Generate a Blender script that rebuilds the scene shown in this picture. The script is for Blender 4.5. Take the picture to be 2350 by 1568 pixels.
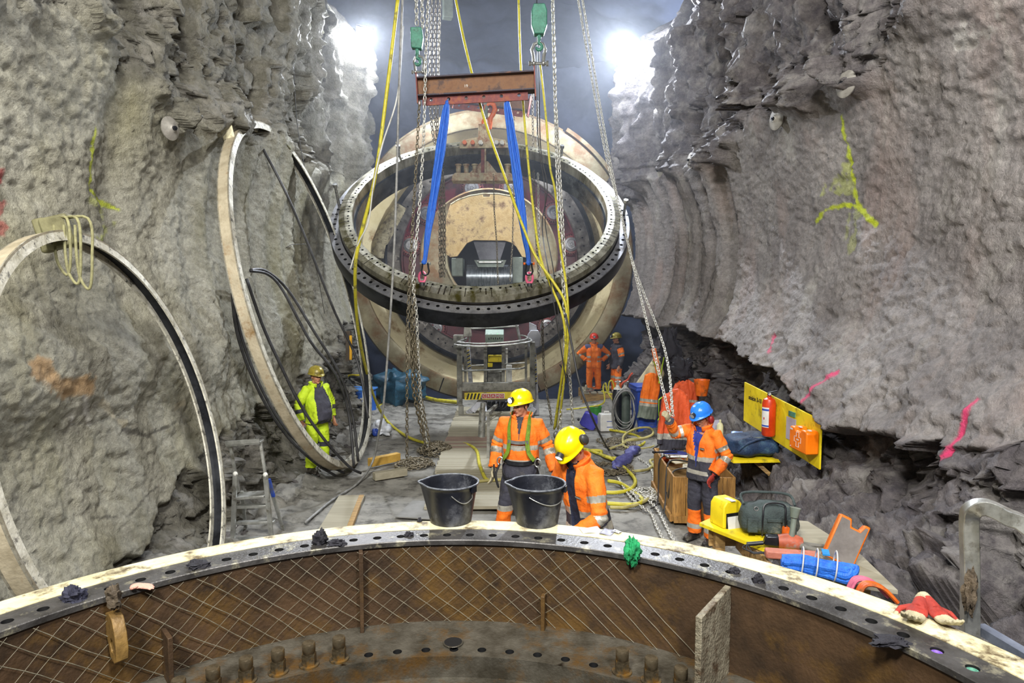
import bpy, bmesh, math, random
import numpy as np
from mathutils import Vector, Matrix
random.seed(7)
PI = math.pi
scn = bpy.context.scene
for o in list(bpy.data.objects): bpy.data.objects.remove(o)
col = scn.collection

# ------------------------------------------------------------------ camera
F = 1500.0; HC = 3.0; PITCH = math.atan(108 / 1500)
cd = bpy.data.cameras.new('camera'); cam = bpy.data.objects.new('camera', cd); col.objects.link(cam)
cam.location = (0, 0, HC); cam.rotation_euler = (PI / 2 - PITCH, 0, 0)
cd.sensor_width = 36; cd.lens = 36 * F / 2350; cd.clip_start = .05; cd.clip_end = 200
scn.camera = cam
# ------------------------------------------------------------------ world, exposure
w = bpy.data.worlds.new('world'); scn.world = w; w.use_nodes = True
bg = w.node_tree.nodes['Background']; bg.inputs[0].default_value = (.62, .66, .78, 1); bg.inputs[1].default_value = .10
scn.view_settings.view_transform = 'Standard'; scn.view_settings.look = 'None'
scn.view_settings.gamma = 1; scn.view_settings.exposure = 0.0; scn.view_settings.use_curve_mapping = False

def lamp(name, kind, loc, target, power, size=1.0, color=(1, 1, 1), sizey=None, spot=None, blend=.5):
    l = bpy.data.lights.new(name, kind); l.energy = power; l.color = color
    if kind == 'AREA':
        l.size = size
        if sizey: l.shape = 'RECTANGLE'; l.size_y = sizey
    else: l.shadow_soft_size = size
    if kind == 'SPOT': l.spot_size = spot; l.spot_blend = blend
    o = bpy.data.objects.new(name, l); col.objects.link(o); o.location = loc
    o.rotation_euler = (Vector(target) - Vector(loc)).to_track_quat('-Z', 'Y').to_euler()
    return o
# unseen work lights behind and above the photographer
lamp('work_light', 'AREA', (-1.9, -2.2, 7.6), (-2.2, 9, 2.0), 980, .9, (1, .97, .90))
lamp('work_light', 'AREA', (2.0, -1.6, 7.2), (2.9, 8, 2.2), 700, .8, (.97, .96, 1))
lamp('work_light', 'AREA', (-.6, 1.0, 9.0), (-.9, 12, 4), 720, 1.0, (1, .98, .94))
# flood lamps at the far end of the section
lamp('flood_light', 'SPOT', (-3.9, 17.6, 9.85), (-.8, 13.5, 2.0), 3300, .16, (.86, .91, 1), spot=2.7)
lamp('flood_light', 'SPOT', (3.0, 17.6, 9.55), (-.6, 12.5, 2.0), 4600, .16, (.84, .90, 1), spot=2.7)
lamp('pillar_fill', 'POINT', (-3.55, 17.2, 9.5), (0, 0, 0), 210, .18, (.9, .93, 1))  # added point lights, no lamps of their own: brighten pillars by the floods
lamp('pillar_fill', 'POINT', (2.75, 17.2, 9.1), (0, 0, 0), 380, .18, (.86, .91, 1))
lamp('cavern_fill', 'AREA', (5.5, 23, 14.5), (-1, 33, 8), 1700, 1.2, (.60, .72, 1))  # added unseen fill that brightens the cavern behind the machine in blue

# ------------------------------------------------------------------ maths helpers
cp_, sp_ = math.cos(PITCH), math.sin(PITCH)
def ray(px, py):
    a = (px - 1175) / F; b = -(py - 784) / F
    return Vector((a, cp_ + b * sp_, -sp_ + b * cp_))
def at(px, py, Y):
    r = ray(px, py); return Vector((0, 0, HC)) + r * (Y / r.y)
def ground(px, py, z=0):
    r = ray(px, py); return Vector((0, 0, HC)) + r * ((z - HC) / r.z)
def V(*a): return Vector(a)

def _h(x, y, z, s):
    h = (x.astype(np.int64) * 374761393 + y.astype(np.int64) * 668265263 + z.astype(np.int64) * 1274126177 + s * 974711) & 0xffffffff
    h = ((h ^ (h >> 13)) * 1103515245) & 0xffffffff
    h = ((h ^ (h >> 16)) * 2654435761) & 0xffffffff
    return (h ^ (h >> 15)) / 4294967295.0
def vnoise(P, s=0):
    i = np.floor(P); f = P - i; f = f * f * (3 - 2 * f); i = i.astype(np.int64); r = 0
    for dx in (0, 1):
        for dy in (0, 1):
            for dz in (0, 1):
                wgt = (f[:, 0] if dx else 1 - f[:, 0]) * (f[:, 1] if dy else 1 - f[:, 1]) * (f[:, 2] if dz else 1 - f[:, 2])
                r = r + wgt * _h(i[:, 0] + dx, i[:, 1] + dy, i[:, 2] + dz, s)
    return r * 2 - 1
def fbm(P, o=4, g=.5, s=0):
    a = 1; r = 0; P = np.asarray(P, float)
    for k in range(o):
        r = r + a * vnoise(P, s + k); P = P * 2.03 + 11.7; a *= g
    return r
def facet(P, s=0, tilt=.8):
    """broken-rock facets: each cell of a worley pattern is a tilted plane"""
    i = np.floor(P).astype(np.int64); best = np.full(len(P), 1e9); sec = best.copy(); val = np.zeros(len(P))
    for dx in (-1, 0, 1):
        for dy in (-1, 0, 1):
            for dz in (-1, 0, 1):
                c = [i[:, 0] + dx, i[:, 1] + dy, i[:, 2] + dz]
                fp = [c[k] + _h(*c, s + 11 * k) for k in range(3)]
                d = [P[:, k] - fp[k] for k in range(3)]
                q = d[0] ** 2 + d[1] ** 2 + d[2] ** 2
                v = (_h(*c, s + 50) - .5) + tilt * sum(d[k] * (_h(*c, s + 60 + k) * 2 - 1) for k in range(3))
                m = q < best
                sec = np.where(m, best, np.minimum(sec, q)); val = np.where(m, v, val); best = np.where(m, q, best)
    return val, np.sqrt(sec) - np.sqrt(best)
def sstep(a, b, x):
    t = np.clip((x - a) / (b - a), 0, 1); return t * t * (3 - 2 * t)

# ------------------------------------------------------------------ object helpers
def empty(name, loc=(0, 0, 0), rz=0, parent=None):
    o = bpy.data.objects.new(name, None); col.objects.link(o); o.location = loc; o.rotation_euler = (0, 0, rz)
    o.empty_display_size = .2
    if parent: o.parent = parent
    return o
def tag(o, label=None, cat=None, group=None, kind=None):
    if label: o['label'] = label
    if cat: o['category'] = cat
    if group: o['group'] = group
    if kind: o['kind'] = kind
    return o
def thing(name, label, cat, loc=(0, 0, 0), rz=0, group=None):
    return tag(empty(name, loc, rz), label, cat, group)
def kids(o): return [c for c in bpy.data.objects if c.parent == o]
def copy_tree(o, parent=None):
    c = o.copy(); col.objects.link(c); c.parent = parent
    for ch in kids(o): copy_tree(ch, c)
    return c

class MB:
    def __init__(s): s.v = []; s.f = []; s.mi = []; s.m = 0
    def add(s, vs, fs):
        b = len(s.v); s.v.extend([tuple(v) for v in vs]); s.f.extend([tuple(b + i for i in f) for f in fs]); s.mi.extend([s.m] * len(fs)); return s
    def box(s, c, d, M=None):
        c = Vector(c); d = Vector(d) / 2; vs = []
        for x in (-1, 1):
            for y in (-1, 1):
                for z in (-1, 1):
                    p = Vector((x * d.x, y * d.y, z * d.z)); p = (M @ p if M else p) + c; vs.append(p)
        return s.add(vs, [(0, 1, 3, 2), (4, 6, 7, 5), (0, 4, 5, 1), (2, 3, 7, 6), (0, 2, 6, 4), (1, 5, 7, 3)])
    def bar(s, a, b, w, h, up=(0, 0, 1)):
        a = Vector(a); b = Vector(b); d = b - a; L = d.length; d.normalize(); u = Vector(up)
        x = d.cross(u)
        if x.length < 1e-4: x = d.cross(Vector((1, 0, 0)))
        x.normalize(); z = x.cross(d); M = Matrix((x, d, z)).transposed()
        return s.box((a + b) / 2, (w, L, h), M)
    def tube(s, pts, r, seg=8, closed=False, cap=True, sy=1):
        P = [Vector(p) for p in pts]; n = len(P); R = r if hasattr(r, '__len__') else [r] * n
        T = []
        for i in range(n):
            a = P[(i - 1) % n] if (i or closed) else P[0]; b = P[(i + 1) % n] if (i < n - 1 or closed) else P[-1]
            t = (b - a); T.append(t.normalized() if t.length > 1e-9 else Vector((0, 0, 1)))
        t = T[0]; u = t.cross(Vector((0, 0, 1)))
        if u.length < .05: u = t.cross(Vector((1, 0, 0)))
        u.normalize(); vs = []
        for i in range(n):
            t = T[i]; u = (u - t * u.dot(t))
            if u.length < 1e-6: u = t.orthogonal()
            u.normalize(); w_ = t.cross(u)
            for k in range(seg):
                a = 2 * PI * k / seg; vs.append(P[i] + (u * math.cos(a) + w_ * math.sin(a) * sy) * R[i])
        fs = []
        for i in range(n if closed else n - 1):
            j = (i + 1) % n
            for k in range(seg):
                l = (k + 1) % seg; fs.append((i * seg + k, i * seg + l, j * seg + l, j * seg + k))
        if cap and not closed: fs.append(tuple(reversed(range(seg)))); fs.append(tuple(range((n - 1) * seg, n * seg)))
        return s.add(vs, fs)
    def lathe(s, prof, M=None, seg=32, a0=0, a1=2 * PI, closedprof=False):
        full = abs(a1 - a0 - 2 * PI) < 1e-6; N = seg if full else seg + 1; vs = []; m = len(prof)
        for k in range(N):
            a = a0 + (a1 - a0) * k / seg
            for (r, z) in prof:
                p = Vector((r * math.cos(a), r * math.sin(a), z)); vs.append(M @ p if M else p)
        fs = []
        for k in range(seg):
            l = (k + 1) % N
            for i in range(m if closedprof else m - 1):
                j = (i + 1) % m; fs.append((k * m + i, l * m + i, l * m + j, k * m + j))
        return s.add(vs, fs)
    def cyl(s, a, b, r, seg=12, r2=None):
        return s.tube([a, b], [r, r if r2 is None else r2], seg)
    def ell(s, c, r, seg=12, ring=8, M=None):
        c = Vector(c); vs = []; fs = []
        for i in range(ring + 1):
            t = PI * i / ring
            for k in range(seg):
                a = 2 * PI * k / seg; p = Vector((r[0] * math.sin(t) * math.cos(a), r[1] * math.sin(t) * math.sin(a), r[2] * math.cos(t)))
                vs.append((M @ p if M else p) + c)
        for i in range(ring):
            for k in range(seg):
                l = (k + 1) % seg; fs.append((i * seg + k, (i + 1) * seg + k, (i + 1) * seg + l, i * seg + l))
        return s.add(vs, fs)
    def prism(s, poly, h, M=None):
        n = len(poly); vs = [Vector((x, y, z)) for z in (0, h) for (x, y) in poly]
        if M: vs = [M @ v for v in vs]
        return s.add(vs, [tuple(reversed(range(n))), tuple(range(n, 2 * n))] + [(i, (i + 1) % n, n + (i + 1) % n, n + i) for i in range(n)])
    def grid(s, fn, nu, nv, cu=False, cv=False):
        vs = [fn(i / (nu if cu else nu - 1), j / (nv if cv else nv - 1)) for i in range(nu) for j in range(nv)]
        fs = []
        for i in range(nu if cu else nu - 1):
            for j in range(nv if cv else nv - 1):
                a, b = (i + 1) % nu, (j + 1) % nv; fs.append((i * nv + j, a * nv + j, a * nv + b, i * nv + b))
        return s.add(vs, fs)
    def xf(s, M, i0=0):
        for i in range(i0, len(s.v)): s.v[i] = tuple(M @ Vector(s.v[i]))
        return s
    def mesh(s, name, mats, smooth=True, ang=.7):
        me = bpy.data.meshes.new(name); me.from_pydata(s.v, [], s.f)
        for m in (mats if isinstance(mats, (list, tuple)) else [mats]): me.materials.append(m)
        me.polygons.foreach_set('material_index', s.mi)
        bm = bmesh.new(); bm.from_mesh(me); bmesh.ops.remove_doubles(bm, verts=bm.verts, dist=1e-6)
        bmesh.ops.recalc_face_normals(bm, faces=bm.faces)
        if smooth:
            for f in bm.faces: f.smooth = True
            for e in bm.edges:
                if len(e.link_faces) == 2 and e.calc_face_angle(0) > ang: e.smooth = False
        bm.to_mesh(me); bm.free(); me.update(); return me
    def build(s, name, mats, parent=None, smooth=True, ang=.7, bevel=0):
        o = bpy.data.objects.new(name, s.mesh(name, mats, smooth, ang)); col.objects.link(o)
        if parent: o.parent = parent
        if bevel:
            b = o.modifiers.new('bevel', 'BEVEL'); b.width = bevel; b.segments = 2; b.limit_method = 'ANGLE'; b.angle_limit = .7
        return o
def inst(name, me, parent=None, M=None):
    o = bpy.data.objects.new(name, me); col.objects.link(o)
    if parent: o.parent = parent
    if M is not None: o.matrix_basis = M
    return o
def TR(x=0, y=0, z=0): return Matrix.Translation((x, y, z))
def RX(a): return Matrix.Rotation(a, 4, 'X')
def RY(a): return Matrix.Rotation(a, 4, 'Y')
def RZ(a): return Matrix.Rotation(a, 4, 'Z')
def SC(x, y, z): return Matrix.Diagonal((x, y, z, 1))
def curve_pts(P, n=8):
    P = [Vector(p) for p in P]; out = []
    for i in range(len(P) - 1):
        a = P[max(i - 1, 0)]; b = P[i]; c = P[i + 1]; d = P[min(i + 2, len(P) - 1)]
        for k in range(n):
            t = k / n; out.append(.5 * ((2 * b) + (c - a) * t + (2 * a - 5 * b + 4 * c - d) * t * t + (-a + 3 * b - 3 * c + d) * t ** 3))
    out.append(P[-1]); return out

# ------------------------------------------------------------------ materials
def hexc(h):
    h = h.lstrip('#'); return tuple(((int(h[i:i + 2], 16) / 255) ** 2.2) for i in (0, 2, 4)) + (1,)
def mat(name, c1, c2=None, scale=6, rough=.6, metal=0, bump=.15, bscale=40, dirt=None, dscale=2.5, damt=.5, rvar=.12, spec=.5, stretch=None, detail=8):
    m = bpy.data.materials.new(name); m.use_nodes = True; nt = m.node_tree; N = nt.nodes; L = nt.links
    bs = N['Principled BSDF']; bs.inputs['Metallic'].default_value = metal; bs.inputs['Specular IOR Level'].default_value = spec
    c1 = hexc(c1); c2 = hexc(c2) if c2 else tuple(x * .72 for x in c1[:3]) + (1,)
    tc = N.new('ShaderNodeTexCoord'); src = tc.outputs['Object']
    if stretch:
        mp = N.new('ShaderNodeMapping'); mp.inputs['Scale'].default_value = stretch; L.new(src, mp.inputs[0]); src = mp.outputs[0]
    n1 = N.new('ShaderNodeTexNoise'); n1.inputs['Scale'].default_value = scale; n1.inputs['Detail'].default_value = detail; n1.inputs['Roughness'].default_value = .65
    L.new(src, n1.inputs['Vector'])
    r1 = N.new('ShaderNodeValToRGB'); r1.color_ramp.elements[0].position = .36; r1.color_ramp.elements[1].position = .64
    r1.color_ramp.elements[0].color = c2; r1.color_ramp.elements[1].color = c1; L.new(n1.outputs[0], r1.inputs[0]); out = r1.outputs[0]
    if dirt:
        n2 = N.new('ShaderNodeTexNoise'); n2.inputs['Scale'].default_value = dscale; n2.inputs['Detail'].default_value = 10; n2.inputs['Roughness'].default_value = .7
        L.new(src, n2.inputs['Vector'])
        r2 = N.new('ShaderNodeMapRange'); r2.inputs['From Min'].default_value = .62 - damt * .3; r2.inputs['From Max'].default_value = .72 - damt * .2
        L.new(n2.outputs[0], r2.inputs[0]); mx = N.new('ShaderNodeMix'); mx.data_type = 'RGBA'
        L.new(r2.outputs[0], mx.inputs[0]); L.new(out, mx.inputs[6]); mx.inputs[7].default_value = hexc(dirt); out = mx.outputs[2]
    L.new(out, bs.inputs['Base Color'])
    mr = N.new('ShaderNodeMapRange'); mr.inputs['To Min'].default_value = max(.02, rough - rvar); mr.inputs['To Max'].default_value = min(1, rough + rvar)
    L.new(n1.outputs[0], mr.inputs[0]); L.new(mr.outputs[0], bs.inputs['Roughness'])
    if bump:
        n3 = N.new('ShaderNodeTexNoise'); n3.inputs['Scale'].default_value = bscale; n3.inputs['Detail'].default_value = 5; L.new(src, n3.inputs['Vector'])
        b = N.new('ShaderNodeBump'); b.inputs['Strength'].default_value = bump; b.inputs['Distance'].default_value = .02
        L.new(n3.outputs[0], b.inputs['Height']); L.new(b.outputs[0], bs.inputs['Normal'])
    return m
def emis(name, c, s):
    m = bpy.data.materials.new(name); m.use_nodes = True; bs = m.node_tree.nodes['Principled BSDF']
    bs.inputs['Emission Color'].default_value = hexc(c); bs.inputs['Emission Strength'].default_value = s; bs.inputs['Base Color'].default_value = hexc(c)
    return m
M_steel = mat('machined_steel', '#a2a3a6', '#6a6a6e', 3, .34, .55, .06, 60, '#3c362e', 3, .35)
M_dsteel = mat('dark_steel', '#3b3d42', '#24262a', 3, .33, .6, .05, 60, '#17181a', 2, .3)
M_oily = mat('oily_steel', '#a8a490', '#6f6b5a', 5, .30, .6, .08, 50, '#4f4a1f', 4, .5, stretch=(1, 1, .25))
M_groove = mat('dark_groove', '#2a2620', '#15130f', 6, .35, .3, .15, 60)  # near-black brown for the groove between the ring flanges
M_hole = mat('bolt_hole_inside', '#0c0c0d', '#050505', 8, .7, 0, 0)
M_rust = mat('rusty_plate', '#4f3c29', '#33281d', 3.5, .58, .2, .2, 60, '#5c4522', 2.2, .35)
M_rustedge = mat('rusty_flange', '#5c584e', '#3c382f', 7, .45, .4, .25, 70, '#5a4426', 4, .35)
M_cream = mat('worn_cream_paint', '#d8d0ac', '#c4b98e', 5, .55, 0, .25, 50, '#5c4f38', 7, .42, detail=12)
M_creamrust = mat('cream_paint_over_rust', '#a69d7f', '#82785c', 2, .55, .05, .2, 30, '#7a5a38', 1.3, .6)
M_flange = mat('scuffed_flange_steel', '#5c5a58', '#3e3c3a', 6, .42, .5, .15, 60, '#97927c', 9, .2)
M_red = mat('dark_red_paint', '#6d1f2c', '#47141f', 2, .45, 0, .1, 30, '#241416', 2, .3)
M_tan = mat('tan_worn_hood', '#cbb07c', '#a98b56', 3, .6, 0, .2, 30, '#74583a', 3, .35)
M_greygreen = mat('grey_green_paint', '#7b8578', '#5b6359', 3, .5, .1, .1)
M_white = mat('hoop_paint', '#d6d3c4', '#a9a592', 9, .5, .1, .2, 40, '#3d3a36', 14, .33)
M_hoopside = mat('hoop_flange_side', '#b8ad94', '#978c74', 6, .6, .1, .2, 40, '#7d6440', 3, .3)
M_alu = mat('aluminium', '#b9bab5', '#8f908b', 8, .38, .75, .08, 60, '#6e6a5c', 6, .3)
M_chain = mat('galvanised_chain', '#d0cfc6', '#a3a198', 20, .35, .45, .05)
M_chaind = mat('dirty_chain', '#857c68', '#564f40', 20, .45, .45, .05)
M_hose = mat('yellow_hose', '#d2c93c', '#a89c2a', 6, .5, 0, .05, 60, '#6d6636', 6, .35)
M_dhose = mat('dusty_yellow_hose', '#b3a96a', '#857d4d', 6, .65, 0, .05)
M_cable = mat('black_cable', '#3a3a3b', '#232324', 8, .5, 0, .02)
M_gcable = mat('grey_cable', '#8c8c88', '#5f5f5c', 8, .5, 0, .02)
M_blue = mat('blue_sling', '#2f6fd6', '#1d4ca6', 14, .55, 0, .25, 90, stretch=(6, 6, .6))
M_wood = mat('raw_timber', '#b3925c', '#8a6c40', 3, .65, 0, .12, 40, '#5d4a32', 4, .35, stretch=(1, 8, 8))
M_plank = mat('dusty_plank', '#9a9480', '#857f6b', 2, .75, 0, .15, 40, stretch=(.4, 6, 6))
M_orange = mat('orange_paint', '#e0691c', '#b84f12', 10, .5, 0, .05, 40, '#7d4a26', 8, .3)
M_yellow = mat('yellow_board', '#e2cc1e', '#cdb416', 4, .55, 0, .05, 40, '#8a7c20', 6, .25)
M_black = mat('black_plastic', '#1d1f24', '#101216', 8, .45, 0, .05, 40, '#3a3b3c', 3, .35)
M_green = mat('green_paint', '#4d8a74', '#2f6553', 8, .5, .1, .05, 40, '#39483f', 6, .3)
M_bluep = mat('blue_plastic', '#2d4fb0', '#213d8c', 5, .5, 0, .05, 40, '#4a5270', 5, .3)
M_rubber = mat('black_rubber', '#202022', '#141416', 10, .7, 0, .1)
M_print = mat('black_print', '#1b1a14', '#141310', 10, .6, 0, 0)
M_whitep = mat('white_plastic', '#d6d6cf', '#bdbdb4', 6, .5, 0, .03, 40, '#8f8e84', 5, .25)
# ================================================================== SETTING: rock tunnel
RT = 4.25
def xc(Y): return -.085 * np.clip(Y - 12, 0, 9)
def circx(z): return np.sqrt(np.maximum(RT * RT - (z - 4) ** 2, .5))
def ledgeR(Y):
    P = np.stack([Y * 1.4, Y * 0, Y * 0], 1)
    return np.interp(Y, [2, 5, 5.6, 6.6, 7.8, 8.7, 11, 15, 20], [1.95, 1.9, 1.74, 1.56, 1.66, 1.76, 2.08, 2.25, 2.3]) + .10 * fbm(P, 4, .6, 5)
def wallR(z, Y, detail=True):
    z = np.asarray(z, float); Y = np.asarray(Y, float)
    circ = circx(z)
    zt = 5.75 + (.35 * fbm(np.stack([Y * .9, Y * 0, Y * 0 + 3], 1), 4, .6, 9) if detail else 0)
    # rock above the bored profile
    up = 3.85 + .05 * (z - 5.7) + np.interp(z, [5.7, 6.3, 7.5, 9, 10.5, 12, 14], [0, .25, .15, .1, .35, 1.0, 2.0])
    neck = np.interp(Y, [11, 14, 16.5, 19, 20.5], [0, 0, .55, 1.0, .9])
    neckz = np.interp(z, [5.6, 6.9, 7.9, 8.8, 9.6, 10.4, 11.2, 13], [.2, .55, .5, .2, -.3, -1.4, -2.2, -4])
    up = up - neck * neckz
    low = np.interp(z, [-.5, 0, .35, .8, 1.3, 1.7, 2.4], [2.5, 3.0, 3.15, 3.45, 3.8, 3.92, 3.95]) + np.interp(Y, [3, 5.5, 8, 9, 12, 15, 19], [-.25, -.2, .05, .25, .45, .55, .55])
    zl = ledgeR(Y) if detail else np.interp(Y, [2, 11, 20], [1.6, 2., 2.3])
    rockm = 1 - sstep(-.03, .05, z - zl); topm = sstep(-.15, .15, z - zt)
    X = circ * (1 - rockm) * (1 - topm) + low * rockm + up * topm
    # gripper ribs pressed into the shotcrete
    if detail:
        m = sstep(12.5, 12.75, Y) * (1 - sstep(18.2, 18.9, Y)) * (1 - topm) * sstep(2.2, 2.6, z) * (1 - sstep(5.6, 6.3, z))
        ph = (Y - 12.6) / .78; fr = ph - np.floor(ph)
        X = X + m * (.26 * (1 - sstep(.0, .22, np.abs(fr - .5) - .08)) * np.interp(Y, [12, 14, 18], [1.0, .8, .6]))
        X = X + .22 * (sstep(12.3, 12.45, Y) - sstep(12.8, 13.0, Y)) * (1 - topm) * (1 - rockm)
    return X + xc(Y), rockm, topm
def wallL(z, Y, detail=True):
    z = np.asarray(z, float); Y = np.asarray(Y, float)
    circ = circx(z) + .05
    zt = 5.3 + np.interp(Y, [3, 6, 9, 14], [.5, .1, 0, .4]) + (.3 * fbm(np.stack([Y * .8, Y * 0, Y * 0 + 7], 1), 4, .6, 19) if detail else 0)
    up = 4.0 + np.interp(z, [5.3, 6, 7.5, 9, 10.5, 12, 14], [0, .25, .1, .1, .3, 1.2, 2.5])
    neck = np.interp(Y, [12, 15, 17, 19.5], [0, 0, .3, .65]); neckz = np.interp(z, [5.5, 6.5, 8, 9.4, 10.4, 11.2, 12.5], [.5, .8, .75, .3, -.5, -1.8, -3.8])
    up = up - neck * neckz
    low = np.interp(z, [-.5, 0, .3, .9, 1.5, 2.3, 3], [2.9, 3.35, 3.6, 3.78, 3.86, 3.95, 4.2]) + np.interp(Y, [3, 6, 9, 11, 16], [.35, .3, .1, .1, -.1])
    zl = np.interp(Y, [2, 7, 9, 12, 16, 20], [.2, .4, 1.0, 1.5, 2.1, 2.3]) + (.2 * fbm(np.stack([Y * 1.5, Y * 0, Y * 0 + 9], 1), 4, .6, 25) if detail else 0)
    blend = 1 - sstep(1.6, 2.6, z)
    X = circ * (1 - blend) + low * blend
    rockm = 1 - sstep(-.05, .08, z - zl); topm = sstep(-.2, .25, z - zt)
    X = X * (1 - topm) + up * topm
    if detail:
        m = sstep(7.5, 9, Y) * (1 - sstep(16, 18, Y)) * (1 - topm) * sstep(1.8, 2.4, z)
        X = X + m * .035 * np.sin(Y * 8.2 + .6 * np.sin(z)) + .12 * np.exp(-((Y - 7.2) / .25) ** 2) * (1 - topm) * sstep(2, 3, z)
    return -(X - xc(Y)), rockm, topm
def hit_wall(px, py, right=True):
    r = ray(px, py); t = 2.0
    f = wallR if right else wallL
    while t < 40:
        p = Vector((0, 0, HC)) + r * t
        X = f(np.array([p.z]), np.array([p.y]), False)[0][0]
        if (right and p.x > X) or (not right and p.x < X): return p
        t += .01
    return p
def wall_mesh(name, right, marks, side=1):
    ny, Y0, Y1 = 560, 1.6, 20.2
    Yg = Y0 * (Y1 / Y0) ** (np.linspace(0, 1, ny))
    zg = np.concatenate([np.linspace(-.5, 6.4, 330), np.linspace(6.4, 14.5, 130)[1:]]); nz = len(zg)
    Y, z = [a.ravel() for a in np.meshgrid(Yg, zg, indexing='ij')]
    X, rk, tp = (wallR if right else wallL)(z, Y)
    P = np.stack([X, Y, z], 1); sg = 1 if right else -1
    f1, e1 = facet(P * [1.4, 1.4, 1.1], 3 + side, .9); f2, e2 = facet(P * [4.2, 3.4, 4.6] + 5, 7 + side, .9); f3, e3 = facet(P * [10, 7, 12] + 9, 17 + side, .8)
    rough = np.clip(rk + tp * (1 if right else .8), 0, 1)
    amp = rough * (.55 + .45 * sstep(-.5, .5, fbm(P * .5, 3, .5, 30)))
    far = sstep(14, 17, Y) * tp; slope = rk * (1 - sstep(.7, 1.5, z)) if right else 0 * z
    d = amp * (f1 * .36 + f2 * .20 + f3 * .06 * (1 - .8 * slope)) * (1 - .45 * far)
    # draped shotcrete folds on the far pillars
    fold = fbm(np.stack([P[:, 1] * 1.5, P[:, 2] * .32, P[:, 0] * 0], 1), 4, .55, 41)
    d += far * fold * .55 + tp * fold * .22
    d += (.10 if right else .06) * fbm(P * .55, 3, .5, 60) + .022 * fbm(P * [2, 2, 1.5], 3, .55, 65)
    strat = fbm(np.stack([P[:, 1] * 5 + P[:, 2] * 1.2, P[:, 2] * 9 - sg * P[:, 1] * 2, P[:, 0] * 3], 1), 5, .62, 80)
    d += .020 * (1 - .5 * rough) * strat + .015 * fbm(P * 14, 3, .6, 90)
    if right:   # coarse sprayed band just above the ledge
        band = (1 - rk) * (1 - sstep(.2, .9, z - np.interp(Y, [2, 11, 20], [1.6, 2., 2.3])))
        d += band * .05 * fbm(P * 3.2, 4, .6, 95) - band * .06
    slope = rk * (1 - sstep(.7, 1.5, z)) if right else 0 * z
    P[:, 0] += sg * d * (1 - .45 * slope); P[:, 2] -= d * .75 * slope; P[:, 2] += amp * .05 * f2 * (1 - slope)
    # at the far end the walls turn away into the cavern
    turn = sstep(19.2, 20.2, Y); P[:, 0] += sg * turn * 3.0
    me = bpy.data.meshes.new(name); n = len(P)
    idx = np.arange(n).reshape(ny, nz); a, b, c, e = idx[:-1, :-1], idx[1:, :-1], idx[1:, 1:], idx[:-1, 1:]
    fcs = np.stack([a, b, c, e] if not right else [a, e, c, b], -1).reshape(-1, 4)
    me.vertices.add(n); me.vertices.foreach_set('co', P.ravel()); me.loops.add(fcs.size); me.loops.foreach_set('vertex_index', fcs.ravel())
    me.polygons.add(len(fcs)); me.polygons.foreach_set('loop_start', np.arange(0, fcs.size, 4)); me.polygons.foreach_set('loop_total', np.full(len(fcs), 4))
    me.update(); me.validate()
    cols = np.zeros((n, 4))
    YZ = np.stack([Y, z], 1); brk = fbm(P * 9, 3, .6, 120)
    for (pts, c, wd, alpha, soft) in marks:
        q = [hit_wall(x_, y_, right) for x_, y_ in pts]; dist = np.full(n, 9.)
        for p0, p1 in zip(q[:-1], q[1:]):
            A = np.array([p0.y, p0.z]); B = np.array([p1.y, p1.z]); ab = B - A; L2 = (ab ** 2).sum() + 1e-9
            t = np.clip(((YZ - A) @ ab) / L2, 0, 1); dist = np.minimum(dist, np.hypot(*(YZ - A - t[:, None] * ab).T))
        al = (1 - sstep(wd * .4, wd, dist + brk * wd * soft)) * alpha
        cc = np.array(hexc(c)[:3]); m = al > cols[:, 3]; cols[m, :3] = cc; cols[m, 3] = al[m]
    ca = me.color_attributes.new('spray', 'FLOAT_COLOR', 'POINT'); ca.data.foreach_set('color', cols.ravel())
    at_ = me.attributes.new('rocky', 'FLOAT', 'POINT'); at_.data.foreach_set('value', rough)
    me.polygons.foreach_set('use_smooth', np.ones(len(fcs), bool))
    o = bpy.data.objects.new(name, me); col.objects.link(o); tag(o, kind='structure'); return o
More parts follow.
